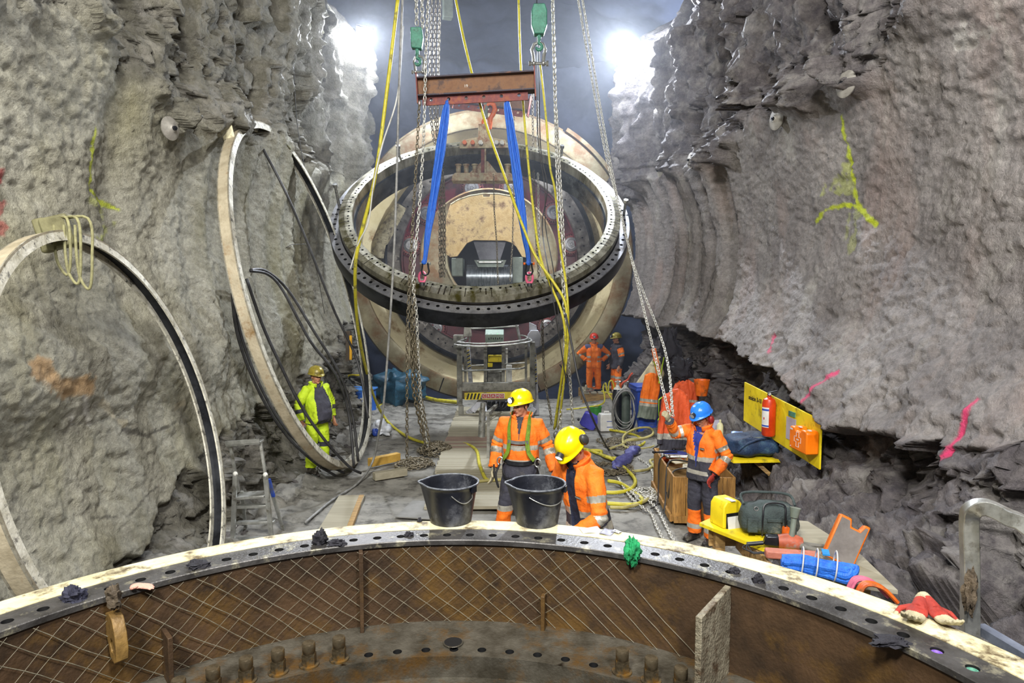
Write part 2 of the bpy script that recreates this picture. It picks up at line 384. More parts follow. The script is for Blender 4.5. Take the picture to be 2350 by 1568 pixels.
def wall_mat(name, c1, c2, rock1, rock2, stain, stain_amt):
    m = bpy.data.materials.new(name); m.use_nodes = True; N = m.node_tree.nodes; L = m.node_tree.links; bs = N['Principled BSDF']
    bs.inputs['Specular IOR Level'].default_value = .35
    g = N.new('ShaderNodeNewGeometry')
    def noise(sc, det=8, ro=.65, st=None):
        s = g.outputs['Position']
        if st:
            mp = N.new('ShaderNodeMapping'); mp.inputs['Scale'].default_value = st; L.new(s, mp.inputs[0]); s = mp.outputs[0]
        n = N.new('ShaderNodeTexNoise'); n.inputs['Scale'].default_value = sc; n.inputs['Detail'].default_value = det; n.inputs['Roughness'].default_value = ro
        L.new(s, n.inputs['Vector']); return n.outputs[0]
    def ramp(v, a, ca_, b, cb):
        r = N.new('ShaderNodeValToRGB'); r.color_ramp.elements[0].position = a; r.color_ramp.elements[1].position = b
        r.color_ramp.elements[0].color = ca_; r.color_ramp.elements[1].color = cb; L.new(v, r.inputs[0]); return r.outputs[0]
    def mix(f, a, b, mode='MIX'):
        x = N.new('ShaderNodeMix'); x.data_type = 'RGBA'; x.blend_type = mode
        if isinstance(f, float): x.inputs[0].default_value = f
        else: L.new(f, x.inputs[0])
        for s_, v in ((6, a), (7, b)):
            if isinstance(v, tuple): x.inputs[s_].default_value = v
            else: L.new(v, x.inputs[s_])
        return x.outputs[2]
    B = (0, 0, 0, 1); W = (1, 1, 1, 1)
    base = ramp(noise(1.1), .35, hexc(c2), .62, hexc(c1))
    speck = ramp(noise(16, 10, .75), .38, (.55, .55, .55, 1), .6, (1.12, 1.12, 1.12, 1)); base = mix(.7, base, speck, 'MULTIPLY')
    st = ramp(noise(.8, 6, .6, (1, 1, .45)), .5, B, .72, (stain_amt,) * 3 + (1,)); base = mix(st, base, hexc(stain))
    lt = ramp(noise(1.7, 7, .7, (1, 1, .35)), .56, B, .74, (.55,) * 3 + (1,)); base = mix(lt, base, hexc('#b9b6ab'))
    rock = ramp(noise(3.2, 10, .7), .36, hexc(rock2), .64, hexc(rock1)); rock = mix(.6, rock, speck, 'MULTIPLY')
    ra = N.new('ShaderNodeAttribute'); ra.attribute_name = 'rocky'
    dust = ramp(noise(2.1, 8, .7), .5, B, .7, (.75,) * 3 + (1,)); rock = mix(dust, rock, hexc('#a09c95'))
    allc = mix(ra.outputs['Fac'], base, rock)
    sa = N.new('ShaderNodeAttribute'); sa.attribute_name = 'spray'
    allc = mix(sa.outputs['Alpha'], allc, sa.outputs['Color'])
    L.new(allc, bs.inputs['Base Color']); bs.inputs['Roughness'].default_value = .72
    mr = N.new('ShaderNodeMapRange'); mr.inputs['To Min'].default_value = .5; mr.inputs['To Max'].default_value = .9; L.new(noise(5), mr.inputs[0]); L.new(mr.outputs[0], bs.inputs['Roughness'])
    a = N.new('ShaderNodeMath'); a.operation = 'MULTIPLY_ADD'; L.new(noise(26, 8, .7), a.inputs[0]); a.inputs[1].default_value = .6; L.new(noise(7, 8, .7), a.inputs[2])
    b = N.new('ShaderNodeBump'); b.inputs['Strength'].default_value = .85; b.inputs['Distance'].default_value = .07; L.new(a.outputs[0], b.inputs['Height']); L.new(b.outputs[0], bs.inputs['Normal'])
    return m
M_wallR = wall_mat('shotcrete_right', '#96908b', '#78726f', '#76706e', '#4a464a', '#a88f83', .55)
M_wallL = wall_mat('shotcrete_left', '#aeab9b', '#8d8a7a', '#7b786d', '#524f44', '#8c865f', .6)
yel, pink, tan_, redm, white_ = '#b9c520', '#d8406e', '#b0916a', '#a8383c', '#c9c6bd'
marksR = [([(1921, 268), (1935, 320), (1946, 380), (1958, 440), (1966, 478)], yel, .045, .95, .5), ([(1868, 510), (1900, 478), (1935, 470), (1968, 474), (2010, 515)], yel, .045, .95, .5),
          ([(1895, 440), (1940, 390), (1955, 440), (1915, 430)], yel, .09, .35, 1.2), ([(1965, 490), (1955, 560)], yel, .10, .25, 1.3), ([(1940, 500), (1935, 540)], yel, .05, .25, 1.3),
          ([(1780, 770), (1770, 815)], pink, .04, .75, .6), ([(1945, 855), (1915, 940)], pink, .045, .9, .5), ([(2268, 920), (2222, 1055)], pink, .035, .95, .5),
          ([(2260, 70), (2190, 100)], white_, .10, .4, 1)]
marksL = [([(226, 290), (215, 360), (203, 430)], yel, .03, .8, .9), ([(203, 432), (240, 455), (286, 480)], yel, .03, .8, .9), ([(205, 460), (280, 510)], yel, .06, .3, 1.3),
          ([(230, 560), (270, 520)], yel, .06, .35, 1.3), ([(5, 390), (25, 440)], redm, .04, .8, 1), ([(5, 470), (20, 520)], redm, .06, .6, 1.3), ([(0, 590), (5, 640)], redm, .03, .5, 1.3),
          ([(95, 850), (140, 885), (205, 885)], tan_, .125, .95, .45), ([(240, 920), (285, 975)], '#b3aa92', .05, .9, .5), ([(410, 935), (425, 925)], '#b3aa92', .07, .8, .6),
          ([(165, 920), (175, 975)], white_, .025, .8, .8), ([(193, 905), (212, 975)], white_, .03, .7, .9),
          ([(285, 985), (340, 1000), (400, 975)], '#3f3b35', .03, .8, .8), ([(210, 1190), (290, 1185), (370, 1110)], '#3f3b35', .02, .7, .8)]
oR = wall_mesh('wall_right', True, marksR, 1); oR.data.materials.append(M_wallR)
oL = wall_mesh('wall_left', False, marksL, 2); oL.data.materials.append(M_wallL)

# floor, back wall and roof of the cavern
def field(name, fn, nu, nv, m, smooth=True):
    u, v = [a.ravel() for a in np.meshgrid(np.linspace(0, 1, nu), np.linspace(0, 1, nv), indexing='ij')]
    P = fn(u, v); me = bpy.data.meshes.new(name); idx = np.arange(nu * nv).reshape(nu, nv)
    f = np.stack([idx[:-1, :-1], idx[1:, :-1], idx[1:, 1:], idx[:-1, 1:]], -1).reshape(-1, 4)
    me.from_pydata(P.tolist(), [], f.tolist()); me.materials.append(m)
    me.polygons.foreach_set('use_smooth', np.ones(len(f), bool)); o = bpy.data.objects.new(name, me); col.objects.link(o)
    return tag(o, kind='structure')
def floor_fn(u, v):
    Y = 1.0 * (19.1 / 1.0) ** u; X = -4.1 + 8.0 * v
    P = np.stack([X, Y, X * 0], 1)
    side = sstep(2.3, 3.6, np.abs(X + .1)); rough = .15 + side
    f2, _ = facet(P * [2.6, 2.6, 1], 203, .8); f3, _ = facet(P * [8, 8, 1], 204, .8)
    flat = sstep(.55, .95, np.abs(X + .82))
    z = -.02 + flat * (.018 * fbm(P * 1.3, 5, .55, 200) + rough * (.10 * f2 + .03 * f3)) + .16 * sstep(2.6, 4.0, -X) + .1 * sstep(2.0, 3.2, X)
    z = z + .12 * sstep(1.6, 2.2, X) * sstep(16.5, 17.6, Y); z = z - .5 * sstep(18.9, 19.1, Y)
    return np.stack([X, Y, z], 1)
M_floor = mat('dusty_concrete', '#8b8981', '#6a6861', 1.6, .8, 0, .5, 22, '#4a4843', 3.5, .45, detail=12)
field('floor', floor_fn, 330, 240, M_floor)
M_cav = mat('cavern_rock', '#5f6370', '#42464f', .5, .85, 0, .4, 3)
def back_fn(u, v):
    a = PI * u; X = -1.5 + 12 * np.cos(a); z = -2 + 18 * v; Y = 27 + 9 * np.sin(a)
    P = np.stack([X, Y, z], 1); d = .9 * fbm(P * .35, 5, .55, 300); P[:, 1] -= d; return P
field('wall_back', back_fn, 160, 110, M_cav)
def ceil_fn(u, v):
    a = PI * u; X = -.8 + 9 * np.cos(a); z = 12.6 + 3.0 * np.sin(a); Y = -4 + 42 * v
    P = np.stack([X, Y, z], 1); P[:, 2] += .6 * fbm(P * .4, 5, .55, 310); return P
field('ceiling', ceil_fn, 100, 140, M_cav)
def pit_fn(u, v):
    P = np.stack([-9 + 16 * u, 18 + 18 * v, -1.6 + 0 * u], 1); P[:, 2] += .2 * fbm(P * .8, 4, .5, 320); return P
pf = field('floor', pit_fn, 60, 60, M_cav)
# ================================================================== helpers for drilled flanges
def drilled(mb, r0, r1, z, holes, M=None, depth=.1, n=20, m_face=0, m_hole=1, fill=3, sub=1):
    """annulus r0..r1 at height z with real holes; holes = list of (angle, radius_pos, hole_r) evenly assigned to sectors"""
    hs = sorted(holes); K = len(hs)
    for k in range(K):
        a, rp, hr = hs[k]
        am = (hs[k - 1][0] if k else hs[-1][0] - 2 * PI); ap = hs[(k + 1) % K][0] + (2 * PI if k == K - 1 else 0)
        aL, aR = (a + am) / 2, (a + ap) / 2
        # points on the sector boundary, in order, matched to the circle by angle
        q = n // 4; bd = []
        for i in range(q): bd.append((r1, aL + (aR - aL) * i / q))
        for i in range(q): bd.append((r1 + (r0 - r1) * i / q, aR))
        for i in range(q): bd.append((r0, aR + (aL - aR) * i / q))
        for i in range(q): bd.append((r0 + (r1 - r0) * i / q, aL))
        vs = []; cx_, cy_ = rp * math.cos(a), rp * math.sin(a)
        outer = [Vector((r * math.cos(t), r * math.sin(t), z)) for r, t in bd]
        inner = []; low = []
        for i in range(4 * q):
            ph = (i / (4 * q)) * 2 * PI - PI / 4   # start corner: outer radius, low angle
            er = math.cos(ph); et = math.sin(ph)
            x = cx_ + hr * (er * math.cos(a) - et * math.sin(a)); y = cy_ + hr * (er * math.sin(a) + et * math.cos(a))
            inner.append(Vector((x, y, z))); low.append(Vector((x, y, z - depth)))
        N_ = 4 * q; vs = outer + inner + low
        if M: vs = [M @ v for v in vs]
        mb.m = m_face; mb.add(vs, [(i, (i + 1) % N_, N_ + (i + 1) % N_, N_ + i) for i in range(N_)])
        mb.m = m_hole; mb.add(vs[N_:], [(i, (i + 1) % N_, N_ + (i + 1) % N_, N_ + i) for i in range(N_)] + [tuple(range(2 * N_ - 1, N_ - 1, -1))])
    mb.m = 0
def hexbolt(h=.05, r=.035, stud=.06):
    mb = MB(); mb.lathe([(0, 0), (r * 1.35, 0), (r * 1.35, .008), (0, .008)], seg=20)
    mb.tube([(0, 0, .008), (0, 0, .008 + h)], r, 6); mb.tube([(0, 0, .008 + h), (0, 0, .012 + h)], r * .9, 12)
    z = .01 + h; prof = [(r * .84, z - .01), (r * .84, z + .01), (r * .88, z + .012), (r * .88, z + stud), (r * .80, z + stud + .006), (0, z + stud + .006)]; mb.lathe(prof, seg=20); return mb

# ================================================================== foreground bearing housing
CX, CY, RO, ZT = -.30, 1.46, 2.406, 1.65
hs_ = thing('bearing_housing', 'huge circular steel housing in the foreground with cream-painted rim and rust-brown inner wall', 'machine part', (CX, CY, 0))
mb = MB()   # outer shell with bevelled dark edge down to the floor
mb.lathe([(RO - .025, ZT - .012), (RO, ZT - .04), (RO, 0.9), (RO - .02, .9), (RO - .02, 0), (RO - .12, 0), (RO - .12, ZT - .05)], seg=160)
mb.build('outer_shell', M_flange, hs_)
mb = MB(); mb.lathe([(RO - .185, ZT - .004), (RO - .184, ZT + .004), (RO - .06, ZT + .004), (RO - .035, ZT - .002), (RO - .02, ZT - .012)], seg=200)
mb.build('painted_rim', M_cream, hs_)
RI = 2.06
mb = MB(); holes = []
nh = 104; _p = ground(1920, 1403, ZT); A0 = math.atan2(_p.y - CY, _p.x - CX)
for k in range(nh):
    holes.append((A0 + 2 * PI * (k - 26) / nh, RO - .275, .0235))
drilled(mb, RI, RO - .184, ZT, holes, depth=.09, n=20)
mb.m = 0; mb.lathe([(RI, ZT), (RI - .004, ZT - .004), (RI - .004, ZT - .028), (RI + .01, ZT - .028)], seg=180)
for a in (1.33, 1.86, 1.1):       # two small tapped holes between the big ones
    pass
mb.build('top_flange', [M_flange, M_hole], hs_)
ZL = 1.17
mb = MB(); mb.lathe([(RI + .01, ZT - .028), (RI + .01, ZL)], seg=180); mb.build('inner_wall', M_rust, hs_)
mb = MB(); RL = 1.73
holes = [(2 * PI * (k + .5) / 78, RL + .065, .023) for k in range(78)]
drilled(mb, RL, RL + .16, ZL, holes, depth=.08, n=20); mb.m = 0
mb.lathe([(RL + .16, ZL), (RI + .01, ZL + .012)], seg=160); mb.lathe([(RL, ZL), (RL, ZL - .11), (RL - .1, ZL - .11), (RL - .1, ZL - .15), (RL - .14, ZL - .15), (RL - .14, .3)], seg=160)
mb.build('lower_flange', [M_rustedge, M_hole], hs_)
mb = MB(); mb.lathe([(RL - .1, ZL - .108), (RL - .095, ZL - .10), (RL - .085, ZL - .108)], seg=160); mb.lathe([(0, .32), (RL - .1, .32)], seg=90)
mb.build('bearing_race', M_dsteel, hs_)
def on_ring(px, py, z):
    p = ground(px, py, z); return math.atan2(p.y - CY, p.x - CX), math.hypot(p.x - CX, p.y - CY)
bme = hexbolt(.052, .036, .048).mesh('bolt', [mat('greasy_bolt', '#6f6450', '#473f31', 20, .4, .6, .1, 60, '#80602c', 12, .45)])
for px in ((478, 1558), (550, 1548), (622, 1538), (692, 1518), (760, 1507), (1427, 1537), (1492, 1560), (410, 1568), (330, 1585), (1560, 1590)):
    a, _ = on_ring(px[0], px[1] + 22, ZL); a = (round(a / (2 * PI / 78) - .5) + .5) * 2 * PI / 78; inst('bolt', bme, hs_, TR((RL + .065) * math.cos(a), (RL + .065) * math.sin(a), ZL))
# big drain hole collar
a, r = on_ring(1040, 1477, ZL); mb = MB(); mb.lathe([(.0, -.001), (.047, -.001), (.047, .003), (.052, .004), (.054, 0)], TR(r * math.cos(a), r * math.sin(a), ZL + .006), 28); mb.m = 1
mb.lathe([(0, .0045), (.0475, .0045)], TR(r * math.cos(a), r * math.sin(a), ZL + .004), 28); mb.build('plug_hole', [M_rustedge, M_hole], hs_)
# stiffener ribs: radial plates standing on the lower flange
def rib(px, py, depth, ztop, thick=.022, m=M_rust, curve=0, slope=0):
    a, _ = on_ring(px, py, ZL); mb = MB(); n = 8 if curve else 1; pts = [(RI + .008, ZL), (RI + .008, ztop)]
    if curve:
        for k in range(n + 1): t = k / n; pts.append((RI + .008 - depth * (1 - (1 - t) ** 2) ** .5, ztop - (ztop - ZL) * t * .999))
    else: pts += [(RI + .008 - depth, ztop - slope), (RI + .008 - depth, ZL)]
    M = RZ(a) @ Matrix(((1, 0, 0, 0), (0, 0, -1, thick / 2), (0, 1, 0, 0), (0, 0, 0, 1)))
    mb.prism(pts, thick, M); o = mb.build('stiffener', m, hs_, bevel=.003)
M_ribp = mat('primer_grey_plate', '#8b8470', '#6d6655', 8, .6, .1, .7, 60, '#4a3b2a', 12, .5)
rib(832, 1465, .06, ZT - .03); rib(1243, 1457, .05, ZT - .28); rib(1690, 1520, .33, ZT - .04, .03, M_ribp, slope=.03); rib(372, 1540, .12, ZT - .24)
rib(2090, 1640, .2, ZT - .30, .03)
# lifting lug at the left
a, _ = on_ring(243, 1390, ZT - .08); mb = MB()
out = [(0, 0), (.05, .015), (.09, .0), (.125, -.06), (.14, -.13), (.135, -.18), (.105, -.20), (.055, -.185), (.02, -.12), (0, -.10)]
hole = [(.085 + .026 * math.cos(t), -.165 + .036 * math.sin(t)) for t in [2 * PI * k / len(out) for k in range(len(out))]]
th = .05; M = RZ(a) @ TR(RI + .006, 0, ZT - .08) @ Matrix(((-1, 0, 0, 0), (0, 0, -1, th / 2), (0, 1, 0, 0), (0, 0, 0, 1)))
n = len(out); ang = lambda p: math.atan2(p[1] + .125, p[0] - .075); hole = [(.075 + .022 * math.cos(ang(p)), -.125 + .03 * math.sin(ang(p))) for p in out]
vs = [M @ Vector((x, y, z)) for z in (0, th) for ring in (out, hole) for (x, y) in ring]
fs = []
for k in range(n):
    j = (k + 1) % n; fs += [(k, j, n + j, n + k), (2 * n + k, 3 * n + k, 3 * n + j, 2 * n + j), (k, 2 * n + k, 2 * n + j, j), (n + k, n + j, 3 * n + j, 3 * n + k)]
mb.add(vs, fs); mb.build('lifting_lug', mat('worn_lug', '#8d6f3c', '#5f4a2a', 8, .55, .2, .2), hs_, bevel=.004)
# crossed cord net against the inner wall
mb = MB(); rn = RI - .012; zt, zb = ZT - .035, ZL + .02
rng = random.Random(3)
M_net = mat('cord', '#7a7564', '#585344', 30, .7, 0, 0)
Lh = .88
for dirn, sp, rr in ((1, .112, .0019), (-1, .116, .0011)):
    a = .35
    while a < 3.0:
        pts = []
        da = dirn * (-.245)
        j = rng.uniform(-.012, .012)
        for k in range(9):
            t = k / 8; aa = a + da * t + j * math.sin(t * 3)
            sag = .004 * math.sin(t * 11 + a * 20); pts.append(((rn - .006 * math.sin(PI * t)) * math.cos(aa), (rn - .006 * math.sin(PI * t)) * math.sin(aa), zt + (zb - zt) * t + sag))
        lim = 1.12
        if a > lim: mb.tube(pts, rr, 4, cap=False)
        a += sp / rn * rng.uniform(.92, 1.08)
mb.build('cord_net', M_net, hs_)

# ================================================================== suspended bearing ring
RCEN = Vector((-.675, 14.3, 4.72)); el = .875; az = -1.545
Nn = Vector((math.cos(el) * math.cos(az), math.cos(el) * math.sin(az), math.sin(el)))
u_ = Vector((0, 0, 1)).cross(Nn).normalized(); v_ = Nn.cross(u_)      # u to the right-ish, v up the slope
MR = Matrix((u_, v_, Nn)).transposed().to_4x4()
sr = thing('bearing_ring', 'large tilted steel bearing ring hanging from blue slings, drilled flanges streaked with grease', 'machine part', tuple(RCEN))
sr.matrix_world = TR(*RCEN) @ MR
mb = MB(); ho = [(2 * PI * k / 104, 3.10, .034) for k in range(104)]
drilled(mb, 3.0, 3.2, 0, ho, depth=.08, n=16); mb.m = 0
mb.lathe([(3.2, 0), (3.205, -.01), (3.205, -.36), (3.0, -.36)], seg=150)
mb.build('outer_flange', [M_steel, M_hole], sr)
mb = MB(); mb.lathe([(3.206, -.02), (3.209, -.03), (3.209, -.35), (3.206, -.36)], seg=150); mb.build('outer_band', M_dsteel, sr)
mb = MB(); mb.lathe([(3.0, 0), (3.0, -.05), (2.985, -.05), (2.985, .06)], seg=150); mb.build('seal_groove', M_groove, sr)
mb = MB(); hi = []
for k in range(48):
    for j in range(3): hi.append((2 * PI * (k + j * .27 + .1) / 48, 2.785 + (.012 if j == 1 else 0), .024 if j != 1 else .017))
drilled(mb, 2.71, 2.86, .22, hi, depth=.07, n=16); mb.m = 0
mb.lathe([(2.86, .22), (2.985, .19), (2.985, .06)], seg=150); mb.lathe([(2.71, .22), (2.70, .21), (2.70, .0)], seg=150)
mb.build('inner_flange', [M_oily, M_hole], sr)
mb = MB(); mb.lathe([(2.70, .0), (2.66, -.02), (2.66, -.26), (2.70, -.28), (2.70, -.50), (2.78, -.50), (2.78, -.36), (3.0, -.36)], seg=150)
mb.build('race_wall', mat('race_steel', '#6f7478', '#3b4046', 1.5, .26, .75, .03, 40, '#22262a', 2, .4), sr)
# grease streaks below the inner bolt holes at the near side
mb = MB(); rng = random.Random(5)
for (a, rp, hr) in hi:
    if math.sin(a) < .1 and rng.random() < .75:
        wd = rng.uniform(.004, .012); r1 = 2.985 if rng.random() < .6 else rng.uniform(2.87, 2.95)
        z1 = .22 - (max(r1, 2.86) - 2.86) * .24 + .0015
        for (ra, za, rb, zb_) in ((rp + hr, .2215, 2.86, .2215), (2.86, .2215, r1, z1)):
            t = wd / 2.8; mb.add([(ra * math.cos(a - t), ra * math.sin(a - t), za), (rb * math.cos(a - t), rb * math.sin(a - t), zb_), (rb * math.cos(a + t), rb * math.sin(a + t), zb_), (ra * math.cos(a + t), ra * math.sin(a + t), za)], [(0, 1, 2, 3)])
tag(mb.build('grease_streaks', mat('grease', '#2d2612', '#1c170b', 20, .3, 0, 0), sr), kind='stuff')
# stud bolts standing on the rim
M_bolt = mat('bright_bolt', '#a8a8a4', '#6f6f6b', 20, .35, .8, .05)
for (a, r, z, h) in ((3.05, 3.10, 0, .5), (.02, 3.12, 0, .28), (2.3, 2.95, .2, .2), (.87, 2.95, .2, .2)):
    mb = MB(); M = TR(r * math.cos(a), r * math.sin(a), z)
    mb.tube([M @ Vector((0, 0, 0)), M @ Vector((0, 0, h))], .032, 12); mb.tube([M @ Vector((0, 0, h)), M @ Vector((0, 0, h + .07))], .055, 6); mb.build('stud_bolt', M_bolt, sr)
def ring_pt(a, r, z): return TR(*RCEN) @ MR @ Vector((r * math.cos(a), r * math.sin(a), z))

# ================================================================== tunnel boring machine front
TC = Vector((-.69, 19.5, 4.07))
tb = thing('tunnel_boring_machine', 'round cream and red tunnel boring machine head filling the far end of the tunnel', 'machine', tuple(TC))
tb.rotation_euler = (PI / 2, 0, 0)     # local z points to the camera (-Y)
mb = MB(); mb.lathe([(4.28, -3.2), (4.28, .05), (4.22, .16), (3.80, .26), (3.74, .24), (3.72, .16)], seg=128); mb.build('shield_skin', M_creamrust, tb)
mb = MB(); mb.lathe([(3.72, .16), (3.22, -.50), (3.18, -.45)], seg=128); mb.build('shield_cone', mat('cream_cone_paint', '#d3c7a0', '#bcae84', 1.2, .5, .05, .15, 30, '#83683f', 1.2, .35), tb)
mb = MB(); mb.lathe([(3.18, -.45), (3.20, -.2), (3.10, -.16), (3.05, -.2)], seg=128); mb.build('seal_ring', M_dsteel, tb)
mb = MB(); hb = [(2 * PI * (k + .5) / 72, 2.86, .028) for k in range(72)]
drilled(mb, 2.68, 3.05, -.2, hb, depth=.08, n=12); mb.m = 0; mb.lathe([(2.68, -.2), (2.66, -.22), (2.66, -.95)], seg=128)
mb.build('bolt_ring', [mat('dull_bolt_ring', '#74706a', '#4e4a46', 4, .45, .5, .1, 40, '#35302b', 3, .4), M_hole], tb)
mb = MB(); mb.lathe([(2.66, -.6), (1.95, -.6), (1.9, -.55)], seg=96); mb.lathe([(2.62, -.42), (2.66, -.42), (2.66, -.6), (2.62, -.6)], seg=96, closedprof=True)
mb.build('red_bulkhead', M_red, tb)
# drive pinions
def pinion():
    e = empty('drive_pinion'); mb = MB(); n = 26; pts = []
    for k in range(n):
        for (dr, da) in ((.30, -.3), (.30, .08), (.265, .16), (.265, .62)): a = 2 * PI * (k + da) / n; pts.append((dr * math.cos(a), dr * math.sin(a)))
    mb.prism(pts, .10, TR(0, 0, 0)); mb.build('gear', mat('red_grey_gear', '#8a4240', '#6b5a55', 6, .5, .3), e)
    mb = MB(); mb.lathe([(.22, .10), (.21, .16), (.15, .17), (.14, .15), (.09, .15), (.085, .19), (0, .19)], seg=28); mb.build('hub', M_steel, e)
    mb = MB(); mb.m = 0
    for k in range(5): a = 2 * PI * k / 5; mb.cyl((.045 * math.cos(a), .045 * math.sin(a), .188), (.045 * math.cos(a), .045 * math.sin(a), .196), .014, 8)
    mb.build('hub_bolts', M_hole, e); return e
pp = pinion(); first = True
for (px, py) in ((940, 562), (1312, 560), (998, 753), (1256, 750), (1272, 486), (978, 488), (1082, 430), (1172, 428)):
    q = at(px, py, 19.8); o = pp if first else copy_tree(pp, tb); first = False; o.parent = tb
    o.location = (q.x - TC.x, q.z - TC.z, -.58)
    c = MB(); c.lathe([(.36, .0), (.36, .06), (.31, .07), (.31, .0)], seg=28); oc = c.build('collar', M_red, tb); oc.location = o.location
# central cream barrel with its cone
mb = MB(); mb.lathe([(2.04, -.6), (2.04, .1), (1.99, .17), (1.93, .12), (1.32, .12), (1.28, .05), (1.25, -1.5)], seg=72); mb.build('centre_barrel', M_creamrust, tb)
# hood: worn curved plate
def PXT(px, py, d=0): q = at(px, py, 19.5 - d); return (q.x - TC.x, q.z - TC.z)
hood_t = [(1033, 470), (1050, 460), (1075, 451), (1105, 445), (1140, 446), (1170, 452), (1190, 462), (1203, 478), (1207, 495)]
mb = MB(); pl = [PXT(x, y, .8) for x, y in [(1033, 472), (1052, 461), (1078, 452), (1108, 447), (1109, 453), (1124, 453), (1125, 447), (1142, 447), (1170, 453), (1190, 462), (1206, 478), (1210, 505), (1209, 592), (1198, 590), (1184, 566), (1172, 557), (1158, 553), (1088, 552), (1072, 559), (1060, 575), (1050, 589), (1034, 591), (1024, 584), (1021, 545), (1024, 505)]]
mb.prism(pl, .06, TR(0, 0, .8)); o = mb.build('hood_plate', M_tan, tb, bevel=.01)
mb = MB(); mb.tube([PXT(x, y, .8) + (.85,) for x, y in [(1034, 470), (1052, 459), (1078, 450), (1108, 445), (1142, 445), (1170, 450), (1190, 459), (1206, 475)]], .018, 6); mb.build('hood_edge', M_cream, tb)
# hopper, conveyor drum and side boxes under the hood
mb = MB(); mb.prism([PXT(x, y, .7) for x, y in [(1086, 553), (1162, 553), (1148, 596), (1100, 596)]], .05, TR(0, 0, .62)); mb.build('hopper', mat('hopper_grey', '#6b6c72', '#4b4c52', 4, .5, .4), tb)
mb = MB(); A = PXT(1096, 600, .7); B = PXT(1154, 600, .7); mb.tube([(A[0], A[1], .75), (A[0] + .05, A[1] - .03, .85), (B[0] - .05, B[1] - .03, .85), (B[0], B[1], .75)], .025, 6); mb.build('hopper_lip', M_alu, tb)
mb = MB(); mb.prism([PXT(x, y, .7) for x, y in [(1088, 597), (1162, 597), (1155, 613), (1097, 613)]], .12, TR(0, 0, .6)); mb.build('scraper_plate', M_greygreen, tb)
A = PXT(1070, 636, .7); B = PXT(1176, 636, .7)
mb = MB(); mb.tube([(A[0], A[1], .35), (B[0], B[1], .35)], .36, 28); mb.build('conveyor_drum', mat('drum_steel', '#8c9296', '#5c6266', 4, .3, .7, .05, 40, '#4a4f52', 3, .4, stretch=(8, 1, 1)), tb)
for x0, x1, y0, y1 in ((1036, 1062, 592, 634), (1176, 1200, 590, 650)):
    A = PXT(x0, y1, .7); B = PXT(x1, y0, .7); mb = MB(); mb.box(((A[0] + B[0]) / 2, (A[1] + B[1]) / 2, .4), (B[0] - A[0], B[1] - A[1], .5)); mb.build('side_box', M_greygreen, tb, bevel=.02)
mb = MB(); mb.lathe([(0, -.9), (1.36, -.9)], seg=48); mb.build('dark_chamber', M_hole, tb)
# scoop arm and openings at the left of the cone
A = PXT(918, 470, 0); B = PXT(868, 555, 0); Cc = PXT(862, 590, 0)
mb = MB(); mb.tube([(A[0], A[1], -.35), (B[0], B[1], -.3), (Cc[0], Cc[1], -.3)], [.24, .26, .24], 14); mb.build('scoop_pipe', mat('scoop_paint', '#a59b7d', '#7f7659', 5, .6, .05, .5, 30, '#4c4234', 6, .5), tb)
for (x, y) in ((915, 472), (851, 507)): A = PXT(x, y, 0); mb = MB(); mb.box((A[0], A[1], -.3), (.26, .16, .3), RZ(-.6).to_3x3()); mb.build('slot', M_hole, tb)
# roof canopy segment with ribs
mb = MB(); a0, a1 = .52, 2.45
mb.lathe([(4.29, -2.6), (4.40, -2.6), (4.40, .18), (4.29, .18)], seg=48, a0=a0, a1=1.02, closedprof=True)
mb.lathe([(4.22, -2.6), (4.32, -2.6), (4.32, .05), (4.22, .05)], seg=60, a0=1.04, a1=2.25, closedprof=True); mb.build('canopy_plate', M_creamrust, tb)
mb = MB(); mb.lathe([(3.9, -.1), (3.9, .12), (3.83, .12), (3.83, -.1)], seg=60, a0=1.0, a1=2.3, closedprof=True)
for k in range(8):
    a = 1.05 + k * .17; mb.bar((3.85 * math.cos(a), 3.85 * math.sin(a), 0), (4.25 * math.cos(a), 4.25 * math.sin(a), 0), .05, .2, (0, 0, 1))
mb.build('canopy_rib', M_cream, tb)
for a in (-2.15, -1.93, -1.2, -.98):
    mb = MB(); mb.bar((3.78 * math.cos(a), 3.78 * math.sin(a), .265), (4.24 * math.cos(a), 4.24 * math.sin(a), .15), .03, .03); mb.build('segment_joint', M_hole, tb)

# ================================================================== steel hoops leaning on the left wall
def hoop(c, a, b, R, label, name='steel_hoop', lug=None):
    n = Vector((math.cos(b) * math.cos(a), math.cos(b) * math.sin(a), math.sin(b))); u = Vector((0, 0, 1)).cross(n).normalized(); v = n.cross(u)
    M = TR(*c) @ Matrix((u, v, n)).transposed().to_4x4()
    t = thing(name, label, 'hoop', tuple(c)); t.matrix_world = M
    # U-channel ring open to the inside
    w_, h, th = .078 if R > 2 else .07, .115 if R > 2 else .085, .016
    mb = MB(); mb.lathe([(R, -w_), (R, w_), (R - th, w_), (R - th, -w_)], seg=120, closedprof=True); mb.build('web', M_hoopside, t)
    mb = MB(); mb.lathe([(R - th - .001, -w_ + th), (R - th - .006, 0), (R - th - .001, w_ - th)], seg=120); mb.build('inner_face', M_dsteel, t)
    for s in (-1, 1):
        mb = MB(); mb.lathe([(R, s * w_), (R - h, s * w_), (R - h, s * (w_ - th)), (R, s * (w_ - th))], seg=120, closedprof=True); mb.build('flange', M_white, t)
    return t, M
h1, MH1 = hoop((-3.42, 11.15, 2.93), -.0, .235, 2.93, 'tall white-edged steel hoop standing tilted on the left wall behind the man in yellow-green')
h0, MH0 = hoop((-3.27, 5.5, 1.77), .11, .24, 1.79, 'nearer white-edged steel hoop leaning on the left wall beside the stepladder')
def hoop_pt(M, R, ang, z=0): return M @ Vector((R * math.cos(ang), R * math.sin(ang), z))
